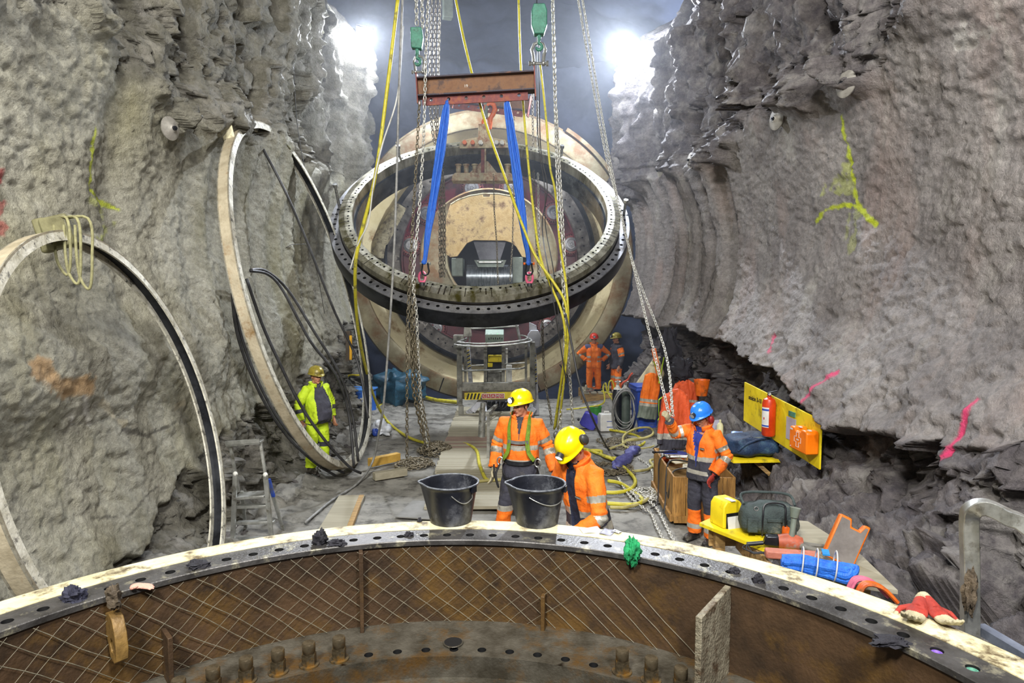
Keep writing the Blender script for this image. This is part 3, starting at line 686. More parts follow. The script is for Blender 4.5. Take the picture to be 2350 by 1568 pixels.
# ================================================================== PEOPLE
def remeshed(mb, name, mats, parent, voxel, smooth=4, fac=.5, matfn=None, disp=None, M=None):
    tmp = bpy.data.objects.new('tmp', mb.mesh('tmp', [], False)); col.objects.link(tmp)
    r = tmp.modifiers.new('r', 'REMESH'); r.mode = 'VOXEL'; r.voxel_size = voxel; r.use_smooth_shade = True
    s = tmp.modifiers.new('s', 'SMOOTH'); s.factor = fac; s.iterations = smooth
    dg = bpy.context.evaluated_depsgraph_get(); me = bpy.data.meshes.new_from_object(tmp.evaluated_get(dg)); me.name = name
    old = tmp.data; bpy.data.objects.remove(tmp); bpy.data.meshes.remove(old)
    n = len(me.vertices); co = np.empty(n * 3); me.vertices.foreach_get('co', co); co = co.reshape(-1, 3)
    if disp is not None:
        no = np.empty(n * 3); me.vertices.foreach_get('normal', no); no = no.reshape(-1, 3); co = co + no * disp(co, no)[:, None]
        me.vertices.foreach_set('co', co.ravel())
    me.materials.clear()
    for m in mats: me.materials.append(m)
    if matfn is not None:
        k = len(me.polygons); c = np.empty(k * 3); me.polygons.foreach_get('center', c); me.polygons.foreach_set('material_index', matfn(c.reshape(-1, 3)).astype(np.int32))
    me.polygons.foreach_set('use_smooth', np.ones(len(me.polygons), bool)); me.update()
    o = bpy.data.objects.new(name, me); col.objects.link(o); o.parent = parent; return o
def loft(mb, rings, U=None, seg=20):
    vs = []
    for (c, rx, ry) in rings:
        for k in range(seg):
            a = 2 * PI * k / seg; ca, sa = math.cos(a), math.sin(a)
            e = .8; p = Vector((c[0] + rx * math.copysign(abs(ca) ** e, ca), c[1] + ry * math.copysign(abs(sa) ** e, sa), c[2])); vs.append(U @ p if U else p)
    n = len(rings); fs = [(i * seg + k, i * seg + (k + 1) % seg, (i + 1) * seg + (k + 1) % seg, (i + 1) * seg + k) for i in range(n - 1) for k in range(seg)]
    fs += [tuple(reversed(range(seg))), tuple(range((n - 1) * seg, n * seg))]; mb.add(vs, fs)
def seg_t(P, a, b):
    a = np.array(a); ab = np.array(b) - a; L2 = (ab ** 2).sum(); t = ((P - a) @ ab) / L2; tc = np.clip(t, 0, 1)
    return np.linalg.norm(P - a - tc[:, None] * ab, axis=1), t
SKIN = mat('skin', '#b98468', '#a56f56', 12, .5, 0, .05, 80)
HI_OR = mat('hivis_orange_cloth', '#f27a1c', '#dc6414', 5, .75, 0, .3, 60, '#8a3f12', 4, .12)
HI_YE = mat('hivis_yellow_cloth', '#c6e02a', '#a3bf1e', 5, .75, 0, .3, 60, '#5f6b1c', 5, .28)
REFL = mat('reflective_tape', '#b3b0a2', '#96938a', 12, .35, .2, .1, 60, '#706c60', 8, .3)
DARKC = mat('dark_grey_cloth', '#3c3c46', '#2b2b33', 5, .8, 0, .3, 60, '#4e4c4c', 4, .2)
NAVY = mat('navy_cloth', '#262b40', '#1b1f30', 5, .8, 0, .3, 60)
BLUEC = mat('blue_shirt', '#2b3a8c', '#202c70', 5, .8, 0, .3, 60)
LILAC = mat('grey_blue_yoke', '#585c7c', '#464a66', 5, .8, 0, .3, 60)
BOOT = mat('boot_leather', '#2a2622', '#1b1815', 8, .6, 0, .2, 60, '#5a554a', 6, .4)
H_YEL = mat('yellow_helmet', '#f2d60c', '#e0c208', 6, .28, 0, .02, 60, '#a07a12', 5, .3)
H_BLU = mat('blue_helmet', '#2f80e8', '#2a72d2', 6, .28, 0, .02)
H_RED = mat('red_helmet', '#c93b2a', '#b03020', 6, .3, 0, .02)
H_BRS = mat('brass_helmet', '#a3953c', '#857830', 6, .35, .2, .04, 60, '#5d5328', 6, .4)
HAIR = mat('hair', '#3a2c22', '#241b15', 30, .7, 0, .4, 120)
GLOVE = mat('work_glove', '#a9a183', '#857d62', 14, .8, 0, .3, 80)
GLOVER = mat('red_glove', '#9c3326', '#7e2820', 14, .8, 0, .3, 80)
EYE = mat('eye', '#2a2420', '#1a1614', 10, .2, 0, 0)
LAMPW = emis('headlamp_on', '#e6ecff', 14)
LAMPO = mat('headlamp_off', '#b3b7bc', '#8c9095', 8, .3, .3, 0)
GRN_ST = mat('green_strap', '#7c9a2c', '#5c7520', 14, .7, 0, .2, 80, '#3c4425', 6, .4)
GREY_ST = mat('grey_strap', '#6d6e6c', '#4e4f4d', 14, .7, 0, .2, 80)
M_badge = mat('badge_white', '#cfcfca', '#b9b9b4', 6, .6, 0, 0)

def hand_prims(mb, W, d, palm, curl=.5, s=1.0, thumb=1):
    """palm + four fingers + thumb. W wrist, d hand direction, palm = palm normal"""
    d = Vector(d).normalized(); pn = Vector(palm); pn = (pn - d * pn.dot(d)).normalized(); sd = d.cross(pn) * thumb
    W = Vector(W); C = W + d * .05 * s; M = Matrix((sd, d, pn)).transposed()
    mb.ell(C, (.042 * s, .055 * s, .018 * s), 12, 8, M)
    for i, (off, L) in enumerate(((.030, .072), (.010, .082), (-.011, .076), (-.031, .060))):
        p = W + d * .085 * s + sd * off * s; dd = d.copy(); pts = [W + d * .05 * s + sd * off * .8 * s, p]
        for k, fr in enumerate((.42, .33, .27)):
            dd = (Matrix.Rotation(-curl * (.7 + .3 * k), 3, sd * thumb) @ dd) if True else dd
            p = p + dd * L * fr * s * 1.15; pts.append(p.copy())
        mb.tube(pts, [.0095 * s, .010 * s, .0093 * s, .0085 * s, .007 * s], 8)
    p0 = W + d * .02 * s + sd * .03 * s; p1 = p0 + (d * .5 + sd * .75 + pn * .15).normalized() * .04 * s; p2 = p1 + (d * .85 + sd * .25 + pn * .35).normalized() * .034 * s; p3 = p2 + (d * .9 + pn * .4).normalized() * .024 * s
    mb.tube([p0, p1, p2, p3], [.014 * s, .0125 * s, .011 * s, .009 * s], 8)

def helmet(parent, H, mt, lamp_m=None, muff=None, muff_up=False, band=None):
    e = empty('helmet', parent=parent); e.matrix_basis = H
    mb = MB(); nu, nv = 40, 14
    def fn(u, v):
        a = 2 * PI * u; ca, sa = math.cos(a), math.sin(a); t = v / .86
        if t <= 1:
            s = math.sin(t * PI / 2) ** .85; x = .122 * s * ca; y = .142 * s * sa; z = .05 + .128 * math.cos(t * PI / 2) ** .9
            rid = max(0, 1 - abs(x) / .022) * .007 * (1 - t * .6) + max(0, 1 - abs(abs(x) - .055) / .014) * .004 * (1 - t)
            z += rid
        else:
            k = (t - 1) / .163; fr = max(0, sa) ** 3; bk = max(0, -sa) ** 3
            x = (.122 + .012 * k) * ca; y = (.142 + k * (.012 + .038 * fr + .01 * bk)) * sa; z = .05 - k * (.010 + .012 * fr + .01 * bk)
        return Vector((x, y - .004, z))
    mb.grid(fn, nu, nv, cu=True)
    o = mb.build('shell', mt, e); so = o.modifiers.new('solid', 'SOLIDIFY'); so.thickness = .004; so.offset = -1
    mb = MB(); mb.lathe([(.112, .03), (.116, .03), (.116, .06), (.112, .06)], SC(1, 1.16, 1), 28, closedprof=True); mb.build('head_band', M_black, e)
    if lamp_m:
        mb = MB(); M = TR(0, .150, .088) @ RX(-PI / 2 - .12); mb.lathe([(0, -.02), (.030, -.02), (.034, .0), (.034, .02), (.029, .022)], M, 20); mb.build('lamp_body', M_black, e)
        mb = MB(); mb.lathe([(0, .0225), (.029, .0215)], M, 20); mb.build('lamp_lens', lamp_m, e)
    if muff:
        for s in (-1, 1):
            mb = MB(); c = Vector((s * .135, -.005, -.03)) if not muff_up else Vector((s * .142, -.045, .075))
            mb.ell(c, (.026, .040, .052), 14, 10); mb.lathe([(.0, 0), (.036, 0), (.038, .012), (0, .014)], TR(c.x - s * .03, c.y, c.z) @ RY(s * PI / 2) @ SC(1.2, 1, 1), 18); mb.build('ear_muff', muff, e)
            mb = MB(); mb.tube([c, (s * .135, -.01, .05)], .005, 6); mb.build('muff_arm', M_black, e)
    return e

def person(label, loc, face, scale=1.0, bend=0, hp=0, hy=0, arms=None, legs=None, gloves=None, top='orange', rules=None, shirt=DARKC, open_w=.06, trousers=None, helm=None, belly=0, voxel=.008, curl=(.5, .5), palms=None, extras=None, tdir=(1, 1)):
    rz = math.atan2(-face[0], face[1]); root = thing('person', label, 'person', loc, rz); root.scale = (scale,) * 3
    U = TR(0, 0, .95) @ RX(-bend) @ TR(0, 0, -.95); Ui = np.array(U.inverted())
    SH = {s: U @ Vector((s * .180, 0, 1.405)) for s in (-1, 1)}
    arms = arms or {}; E = {}; W = {}
    for s in (-1, 1):
        E[s], W[s] = [Vector(v) for v in arms.get(s, ((s * .27, -.03, 1.15), (s * .27, .07, .90)))]
    legs = legs or {}; K = {}; A = {}
    for s in (-1, 1):
        K[s], A[s] = [Vector(v) for v in legs.get(s, ((s * .12, .02, .50), (s * .13, -.02, .10)))]
    HD = U @ TR(0, .015, 1.60) @ RZ(hy) @ RX(-hp)
    # --- body, one continuous surface
    mb = MB()
    i0 = len(mb.v)
    mb.ell((0, -.005, .045), (.074, .094, .088), 20, 14); mb.ell((0, .028, -.015), (.060, .062, .085), 18, 12); mb.ell((0, .036, -.068), (.048, .046, .038), 16, 10)
    mb.ell((0, .070, -.090), (.022, .018, .018), 10, 8); mb.tube([(0, .082, .025), (0, .100, -.005), (0, .108, -.024)], [.008, .011, .014], 10); mb.ell((0, .098, -.027), (.017, .012, .010), 10, 8)
    mb.ell((0, .074, .032), (.050, .020, .013), 14, 8); mb.ell((0, .086, -.053), (.023, .012, .009), 12, 8)
    for s in (-1, 1): mb.ell((s * .036, .066, -.018), (.02, .018, .022), 10, 8); mb.ell((s * .076, -.002, -.002), (.010, .022, .033), 10, 8, RZ(-s * .3).to_3x3())
    mb.xf(HD, i0)
    nb = U @ Vector((0, -.01, 1.40)); mb.tube([nb, U @ Vector((0, -.005, 1.48)), HD @ Vector((0, -.018, -.06)), HD @ Vector((0, -.01, 0))], [.075, .058, .054, .05], 14)
    loft(mb, [((0, 0, .86), .13, .09), ((0, .01 + belly * .3, 1.05), .12, .09), ((0, 0, 1.3), .15, .10), ((0, 0, 1.42), .13, .08)], U)
    for s in (-1, 1):
        mb.tube([U @ Vector((s * .12, 0, 1.40)), SH[s], (SH[s] + E[s]) / 2, E[s], E[s] * .4 + W[s] * .6, W[s]], [.05, .052, .044, .036, .036, .026], 12)
        hx = Vector((s * .09, 0, .90)); mb.tube([hx, (hx + K[s]) / 2, K[s], (K[s] * .6 + A[s] * .4), A[s], A[s] - Vector((0, 0, .05))], [.075, .07, .05, .05, .035, .035], 12)
        mb.tube([A[s] - Vector((0, 0, .05)), A[s] + Vector((s * .01, .1, -.06))], [.035, .035], 8)
        d = (W[s] - E[s]).normalized(); pl = (palms or {}).get(s, (-s, .1, 0))
        hand_prims(mb, W[s], d, pl, curl[0 if s < 0 else 1], 1.04, thumb=tdir[0 if s < 0 else 1])
    gl = gloves or {}
    skm = [SKIN, gl.get(-1, SKIN), gl.get(1, SKIN), mat('lips', '#8f4f43', '#7c4238', 10, .5, 0, 0), HAIR]
    HDi = np.array(HD.inverted())
    def mf(c):
        o = np.zeros(len(c), int)
        for k, s in ((1, -1), (2, 1)):
            if s in gl:
                dd = np.array((W[s] - E[s]).normalized()); o[((c - np.array(W[s])) @ dd > -.02) & (np.linalg.norm(c - np.array(W[s]), axis=1) < .24)] = k
        h = c @ HDi[:3, :3].T + HDi[:3, 3]
        o[(np.abs(h[:, 2] + .053) < .007) & (h[:, 1] > .085) & (np.abs(h[:, 0]) < .022)] = 3
        o[(np.abs(h[:, 2] - .034) < .005) & (h[:, 1] > .07) & (np.abs(np.abs(h[:, 0]) - .03) < .02)] = 4
        return o
    remeshed(mb, 'body', skm, root, voxel * .85, 2, .4, mf)
    eb = MB()
    for s in (-1, 1):
        eb = MB(); eb.ell((s * .030, .0835, .010), (.0125, .008, .007), 10, 8); eb.xf(HD); eb.build('eye', EYE, root)
    # hair at the back of the head
    mb = MB(); mb.ell((0, -.024, .03), (.081, .082, .085), 20, 14); mb.xf(HD)
    o = mb.build('hair', HAIR, root)
    # --- jacket
    rg = random.Random(hash(label) % 999 if False else len(label))
    mb = MB(); bl = belly
    loft(mb, [((0, .01, .82), .205, .15 + bl * .3), ((0, .015 + bl * .4, .90), .205, .148 + bl * .6), ((0, .01 + bl * .5, 1.02), .195, .14 + bl * .7), ((0, .005 + bl * .3, 1.18), .205, .142 + bl * .45), ((0, 0, 1.31), .210, .140), ((0, -.005, 1.385), .185, .12), ((0, -.01, 1.435), .135, .10), ((0, -.01, 1.50), .085, .082)], U, 28)
    for s in (-1, 1):
        m1 = (SH[s] + E[s]) / 2; m2 = (E[s] + W[s]) / 2; wc = W[s] - (W[s] - E[s]).normalized() * .015
        mb.tube([U @ Vector((s * .13, 0, 1.39)), SH[s], m1, E[s], m2, wc], [.078, .080, .076, .068, .063, .055], 18)
    bones = [('torso', U @ Vector((0, 0, .85)), U @ Vector((0, 0, 1.45)), 2.1)]
    for s in (-1, 1): bones += [('up', SH[s], E[s], 1), ('lo', E[s], W[s], 1)]
    def zones(c):
        D = []; T = []
        for (_, a, b, r) in bones: d, t = seg_t(c, a, b); D.append(d / r); T.append(t)
        k = np.argmin(np.array(D), 0); t = np.choose(k, T); u = c @ Ui[:3, :3].T + Ui[:3, 3]; return k, t, u
    base = {'orange': 0, 'yellow': 0, 'vest': 0}[top]
    mats = [HI_OR if top != 'yellow' else HI_YE, REFL, DARKC, shirt, LILAC, NAVY]
    def jmat(c):
        k, t, u = zones(c); o = np.zeros(len(c), int); z = u[:, 2]; y = u[:, 1]; x = u[:, 0]; tor = k == 0; up = (k == 1) | (k == 3); lo = (k == 2) | (k == 4)
        ax = np.abs(x)
        if top == 'vest':
            o[tor] = 2; o[lo] = 2; o[up & (t > .62)] = 1; o[up & (t > .78)] = 0; o[up & (t > .95)] = 2; o[up & (t < .12)] = 2
            return o
        for (z0, z1, m_) in rules['torso']: o[tor & (z > z0) & (z < z1)] = m_
        for (t0, t1, m_) in rules['up']: o[up & (t > t0) & (t < t1)] = m_
        for (t0, t1, m_) in rules['lo']: o[lo & (t > t0) & (t < t1)] = m_
        if open_w:
            w_ = np.interp(z, [.8, 1.0, 1.25, 1.42, 1.5], rules.get('open', [0, 0, .3, 1, 1.2])) * open_w
            o[tor & (y > .03) & (ax < w_)] = 3
        return o
    def jdisp(c, n):
        k, t, u = zones(c)
        d = .010 * fbm(c * [9, 9, 6], 3, .55, 400 + rg.randint(0, 50)) + .008 * np.abs(fbm(c * [14, 14, 7] + 5, 2, .5, 420)) 
        el_ = np.exp(-((t - 1) / .25) ** 2) * (k != 0); d += .006 * np.sin(t * 38) * el_
        if open_w and top != 'vest':
            w_ = np.interp(u[:, 2], [.8, 1.0, 1.25, 1.42, 1.5], rules.get('open', [0, 0, .3, 1, 1.2])) * open_w
            d -= .018 * (1 - sstep(-.008, .008, np.abs(u[:, 0]) - w_)) * (u[:, 1] > .03) * (k == 0)
        return d
    rules = rules or dict(torso=[], up=[], lo=[])
    remeshed(mb, 'jacket', mats, root, voxel * 1.15, 4, .5, jmat, jdisp)
    # collar
    if top != 'vest':
        mb = MB()
        def cf(u, v):
            a = PI / 2 + .42 + (2 * PI - .84) * u; r = .088 + .022 * v + .01 * math.sin(u * 9)
            return U @ Vector((r * math.cos(a) * 1.02, r * math.sin(a) * .98 - .01, 1.47 + .055 * v - .05 * max(0, math.sin(a)) * (1 - .3 * v)))
        mb.grid(cf, 26, 4); o = mb.build('collar', mats[0], root); so = o.modifiers.new('s', 'SOLIDIFY'); so.thickness = .008
    # --- trousers
    mb = MB()
    loft(mb, [((0, 0, 1.02), .165, .12), ((0, 0, .92), .178, .128), ((0, 0, .80), .17, .12)], TR(0, 0, 0), 22)
    for s in (-1, 1):
        hx = Vector((s * .095, 0, .88)); mb.tube([hx, hx * .5 + K[s] * .5, K[s], K[s] * .5 + A[s] * .5, A[s] + Vector((0, 0, .0))], [.105, .098, .082, .080, .082], 18)
    tr = trousers or [(0, 2, 0)]; tm = [HI_OR, REFL, DARKC, HI_YE]
    def tmat(c):
        o = np.full(len(c), tr[0][2]); z = c[:, 2]
        for (z0, z1, m_) in tr: o[(z > z0) & (z < z1)] = m_
        return o
    remeshed(mb, 'trousers', tm, root, voxel * 1.15, 4, .5, tmat, lambda c, n: .010 * fbm(c * [8, 8, 5], 3, .55, 440) + .012 * np.abs(fbm(c * [6, 6, 12], 2, .5, 450)) * (c[:, 2] < .7))
    for s in (-1, 1):
        mb = MB(); a = A[s]; mb.tube([a + Vector((0, 0, .06)), a + Vector((0, 0, -.02))], [.06, .056], 14); mb.ell(a + Vector((s * .01, .065, -.05)), (.05, .135, .045), 16, 10); mb.ell(a + Vector((0, -.02, -.045)), (.047, .06, .05), 12, 8)
        mb.box(a + Vector((s * .01, .05, -.088)), (.09, .27, .022)); remeshed(mb, 'boot', [BOOT], root, .012, 3)
    if helm: helmet(root, HD @ TR(0, 0, .012), **helm)
    return root, U, HD, SH, E, W
OR = dict(torso=[(.80, .90, 2), (.90, .955, 1), (.955, 1.07, 2), (1.07, 1.125, 1)], up=[(.50, .68, 1)], lo=[(.05, .28, 1), (.93, 1.2, 2)])
def on_torso(pts, U, r=.004, w=.022): pass

# man in safety harness
pA = person('man in yellow helmet and green safety harness over an orange jacket, behind the buckets', (.11, 7.6, 0), (-.22, -1), 1.06, 0, .10, -.55,
    arms={1: ((.285, -.04, 1.14), (.30, .07, .885)), -1: ((-.30, -.01, 1.15), (-.40, .12, .90))}, legs={1: ((.17, .03, .50), (.24, -.02, .10)), -1: ((-.17, .05, .50), (-.27, 0, .10))},
    gloves={1: GLOVE, -1: GLOVE}, rules=dict(torso=[(.78, .97, 2), (.97, 1.02, 1), (1.13, 1.185, 1)], up=[(.60, .78, 1)], lo=[(.10, .33, 1), (.93, 1.3, 2)], open=[0, 0, 0, .55, 1.1]),
    shirt=DARKC, open_w=.045, trousers=[(0, 2, 2), (.30, .42, 0), (.42, .49, 1), (.10, .30, 0)], helm=dict(mt=H_YEL, lamp_m=LAMPW), voxel=.0075, curl=(.35, .3))
root, U = pA[0], pA[1]
def strap(pts, m, w=.024, name='strap', root=root, th=.006):
    mb = MB(); P = curve_pts(pts, 5)
    cen = Vector((0, 0, 0)); vs = []
    for i, p in enumerate(P):
        t = (P[min(i + 1, len(P) - 1)] - P[max(i - 1, 0)]).normalized(); n = Vector((p.x, p.y, 0)).normalized(); sd = t.cross(n).normalized(); n2 = sd.cross(t)
        for (a, b) in ((-1, 0), (1, 0), (1, 1), (-1, 1)): vs.append(p + sd * a * w + n * b * th)
    fs = [(i * 4 + k, i * 4 + (k + 1) % 4, (i + 1) * 4 + (k + 1) % 4, (i + 1) * 4 + k) for i in range(len(P) - 1) for k in range(4)]
    mb.add(vs, fs); return mb.build(name, m, root)
for s in (-1, 1):
    strap([(s * .10, -.06, 1.515), (s * .105, .05, 1.50), (s * .108, .135, 1.38), (s * .10, .168, 1.25), (s * .115, .172, 1.12), (s * .17, .145, 1.03)], GRN_ST)
    strap([(s * .17, .145, 1.03), (s * .20, .06, .94), (s * .17, .12, .84), (s * .08, .14, .80)], mat('black_strap', '#2a2a2c', '#1c1c1e', 10, .7, 0, .1), .02)
strap([(-.11, .175, 1.235), (0, .185, 1.225), (.11, .175, 1.235)], GREY_ST, .018); strap([(-.20, .07, 1.03), (-.12, .155, 1.0), (0, .172, .99), (.12, .155, 1.0), (.20, .07, 1.03)], M_black, .022)
for s in (-1, 1):
    mb = MB(); c = Vector((s * .21, .12, 1.0)); mb.tube([c + Vector((.035 * math.cos(t), .01, .045 * math.sin(t))) for t in [2 * PI * k / 14 for k in range(14)]], .008, 6, closed=True); mb.build('harness_ring', M_alu, root)
    mb = MB(); mb.tube(curve_pts([(s * .21, .13, .97), (s * .25, .17, .86), (s * .22, .18, .72), (s * .27, .14, .84), (s * .29, .10, .95)], 5), .011, 6); mb.build('lanyard', GREY_ST if s < 0 else M_rubber, root)
# man leaning forward
pB = person('man in yellow helmet with raised ear muffs looking down, right of the right bucket', (.69, 5.75, 0), (-.78, -.62), 1.055, .27, .50, .15,
    arms={-1: ((-.28, .16, 1.05), (-.14, .36, .90)), 1: ((.31, .14, 1.04), (.27, .22, .78))},
    rules=dict(torso=[(.78, .86, 2), (.86, .94, 1), (.94, 1.04, 2), (1.04, 1.10, 1)], up=[(.50, .66, 1), (.93, 1.3, 1)], lo=[(-.3, .10, 1)], open=[1, 1.1, 1.2, 1.2, 1.3]), shirt=NAVY, open_w=.045,
    trousers=[(0, 2, 2), (.1, .42, 0)], helm=dict(mt=H_YEL, lamp_m=LAMPW, muff=mat('grey_muff', '#4a4a48', '#2c2c2b', 8, .4), muff_up=True), voxel=.007, curl=(.5, .5))
root, U = pB[0], pB[1]
def badge(txt, M, parent, w=.075, h=.028, dark=False, name='badge'):
    mb = MB(); mb.box((0, 0, 0), (w, h, .003)); b = mb.build(name, M_print if dark else M_badge, parent); b.matrix_basis = M
    c = bpy.data.curves.new('t', 'FONT'); c.body = txt; c.size = h * .8; c.align_x = 'CENTER'; c.align_y = 'CENTER'; c.extrude = .0008
    t = bpy.data.objects.new('t', c); col.objects.link(t); dg = bpy.context.evaluated_depsgraph_get(); me = bpy.data.meshes.new_from_object(t.evaluated_get(dg)); bpy.data.objects.remove(t)
    me.materials.clear(); me.materials.append(M_badge if dark else M_print); me.name = 'lettering'
    o = inst('lettering', me, b, TR(0, 0, .0022)); return b
# man with blue helmet hauling the chain
pC = person('man in blue helmet with red ear muffs pulling the hand chain beside the wooden crate', (2.31, 7.75, 0), (-.80, -.60), .965, .06, .32, .0,
    arms={1: ((.30, .20, 1.36), (.25, .38, 1.56)), -1: ((-.31, -.03, 1.15), (-.24, .13, .93))},
    gloves={-1: GLOVER, 1: GLOVE}, rules=dict(torso=[(.78, .90, 2), (.90, .955, 1), (.955, 1.07, 2), (1.07, 1.13, 1)], up=[(.55, .73, 1)], lo=[(.02, .27, 1), (.90, 1.3, 2)], open=[0, 0, .6, 1.3, 1.6]),
    shirt=BLUEC, open_w=.055, trousers=[(0, 2, 2), (.32, .40, 0), (.10, .16, 0), (.16, .22, 1), (.22, .34, 0)], helm=dict(mt=H_BLU, lamp_m=LAMPO, muff=mat('red_muff', '#8e2a2c', '#5f1c20', 8, .4)), voxel=.0075, curl=(.5, 1.0))
# man in yellow-green
pD = person('stout man in yellow-green high-visibility suit and brass helmet standing behind the tall hoop', (-3.12, 10.35, .16), (.78, -.60), .955, -.03, .12, -.1,
    arms={-1: ((-.32, -.05, 1.15), (-.30, .04, .88)), 1: ((.33, -.05, 1.15), (.33, .04, .90))}, top='yellow', belly=.10,
    rules=dict(torso=[(.78, .84, 5)], up=[(.93, 1.3, 0)], lo=[(-.3, .0, 0), (.25, .5, 2), (.85, 1.3, 0)], open=[2.2, 2.4, 2.3, 1.4, 1.2]), shirt=DARKC, open_w=.062,
    trousers=[(0, 2, 3), (.42, .5, 2)], helm=dict(mt=H_BRS, muff=None), voxel=.009)
# two men far away by the machine
pE = person('man in red helmet and orange jacket with hands on hips near the machine', (2.29, 18.2, .14), (-.08, -1), 1.0, 0, .05, 0,
    arms={-1: ((-.42, -.06, 1.20), (-.22, -.0, 1.02)), 1: ((.42, -.06, 1.20), (.22, -.0, 1.02))},
    rules=dict(torso=[(.98, 1.03, 1), (1.10, 1.15, 1), (1.38, 1.5, 4)], up=[(-.5, .12, 4)], lo=[(.1, .35, 1)], open=[1, 1, 1, 1, 1]), shirt=HI_OR, open_w=.085,
    trousers=[(0, 2, 0), (.18, .26, 1)], helm=dict(mt=H_RED, lamp_m=LAMPO), voxel=.012)
pF = person('man in brass helmet and dark grey vest with orange sleeve, seen side-on beside the machine', (2.92, 18.15, .10), (-1, -.35), 1.03, 0, .05, 0,
    top='vest', open_w=0, trousers=[(0, 2, 0), (.55, .62, 1)], helm=dict(mt=H_BRS, lamp_m=LAMPO), voxel=.012)
# badges
badge('TUNG', pB[1] @ TR(-.115, .155, 1.27) @ RX(PI / 2) @ RY(PI - .35) if False else pB[1] @ Matrix(((-1, 0, 0, -.105), (0, .25, .97, .160), (0, .97, -.25, 1.24), (0, 0, 0, 1))), pB[0], .06, .028, True)
badge('TUNG', pC[1] @ Matrix(((-1, 0, 0, -.105), (0, .12, .99, .163), (0, .99, -.12, 1.24), (0, 0, 0, 1))), pC[0], .065, .026, True)
# ================================================================== RIGGING: chains, slings, beams, hoists
def poly_resample(P, step):
    P = [Vector(p) for p in P]; out = [P[0]]; acc = 0
    for a, b in zip(P[:-1], P[1:]):
        L = (b - a).length; d = step - acc
        while d <= L: out.append(a + (b - a) * (d / L)); d += step
        acc = L - (d - step)
    return out
def chain_mb(mb, P, L=.055, r=.006, wd=.6, twist=0, seg=5, ns=10):
    """real interlocked links along a polyline; L = inner pitch of a link"""
    pts = poly_resample(P, L); prof = []
    a_ = L * .5; b_ = L * wd * .5
    loop = []
    for k in range(ns):
        t = 2 * PI * k / ns; loop.append((b_ * math.cos(t) * 1.05, (a_ - b_ * .2) * (1 if math.sin(t) > 0 else -1) * abs(math.sin(t)) ** .7 * 1.32))
    base = MB(); base.tube([(x, y, 0) for x, y in loop], r, seg, closed=True); bv = np.array([tuple(v) for v in base.v]); bf = base.f
    up = Vector((1, 0, 0))
    for i in range(len(pts) - 1):
        d = (pts[i + 1] - pts[i]); c = (pts[i] + pts[i + 1]) / 2
        if d.length < 1e-6: continue
        d.normalize(); x = (up - d * up.dot(d))
        if x.length < .1: x = Vector((0, 1, 0)) - d * d.y
        x.normalize(); z = x.cross(d); up = x
        an = (PI / 2) * (i % 2) + .6 + twist * i; X = x * math.cos(an) + z * math.sin(an); Z = X.cross(d)
        R = np.array([tuple(X), tuple(d), tuple(Z)]); v = bv @ R + np.array(tuple(c)); mb.add(v.tolist(), bf)
    return mb
def chain(label, P, m, L=.055, r=.006, group=None, name='chain', cat='chain', smooth_n=0, wd=.6, twist=0, seg=5):
    if smooth_n: P = curve_pts(P, smooth_n)
    mb = MB(); chain_mb(mb, P, L, r, wd, twist, seg); o = mb.build(name, m, smooth=True, ang=3); return tag(o, label, cat, group)
def pix(L): return [at(x, y, d) for x, y, d in L]

def hexshackle(parent, M, s, m, mp=None):
    mb = MB(); pts = [Vector((-.032, 0, -.05)), Vector((-.036, 0, 0)), Vector((-.045, 0, .04)), Vector((-.03, 0, .075)), Vector((0, 0, .088)), Vector((.03, 0, .075)), Vector((.045, 0, .04)), Vector((.036, 0, 0)), Vector((.032, 0, -.05))]
    mb.tube(pts, .011, 8); mb.ell((-.032, 0, -.05), (.014, .018, .018), 10, 8); mb.ell((.032, 0, -.05), (.014, .018, .018), 10, 8); mb.xf(M @ SC(s, s, s)); mb.build('bow', m, parent)
    mb = MB(); mb.tube([(-.06, 0, -.05), (.06, 0, -.05)], .010, 8); mb.tube([(.05, 0, -.05), (.066, 0, -.05)], .018, 6); mb.tube([(-.066, 0, -.05), (-.05, 0, -.05)], .016, 6); mb.xf(M @ SC(s, s, s)); mb.build('pin', mp or m, parent)

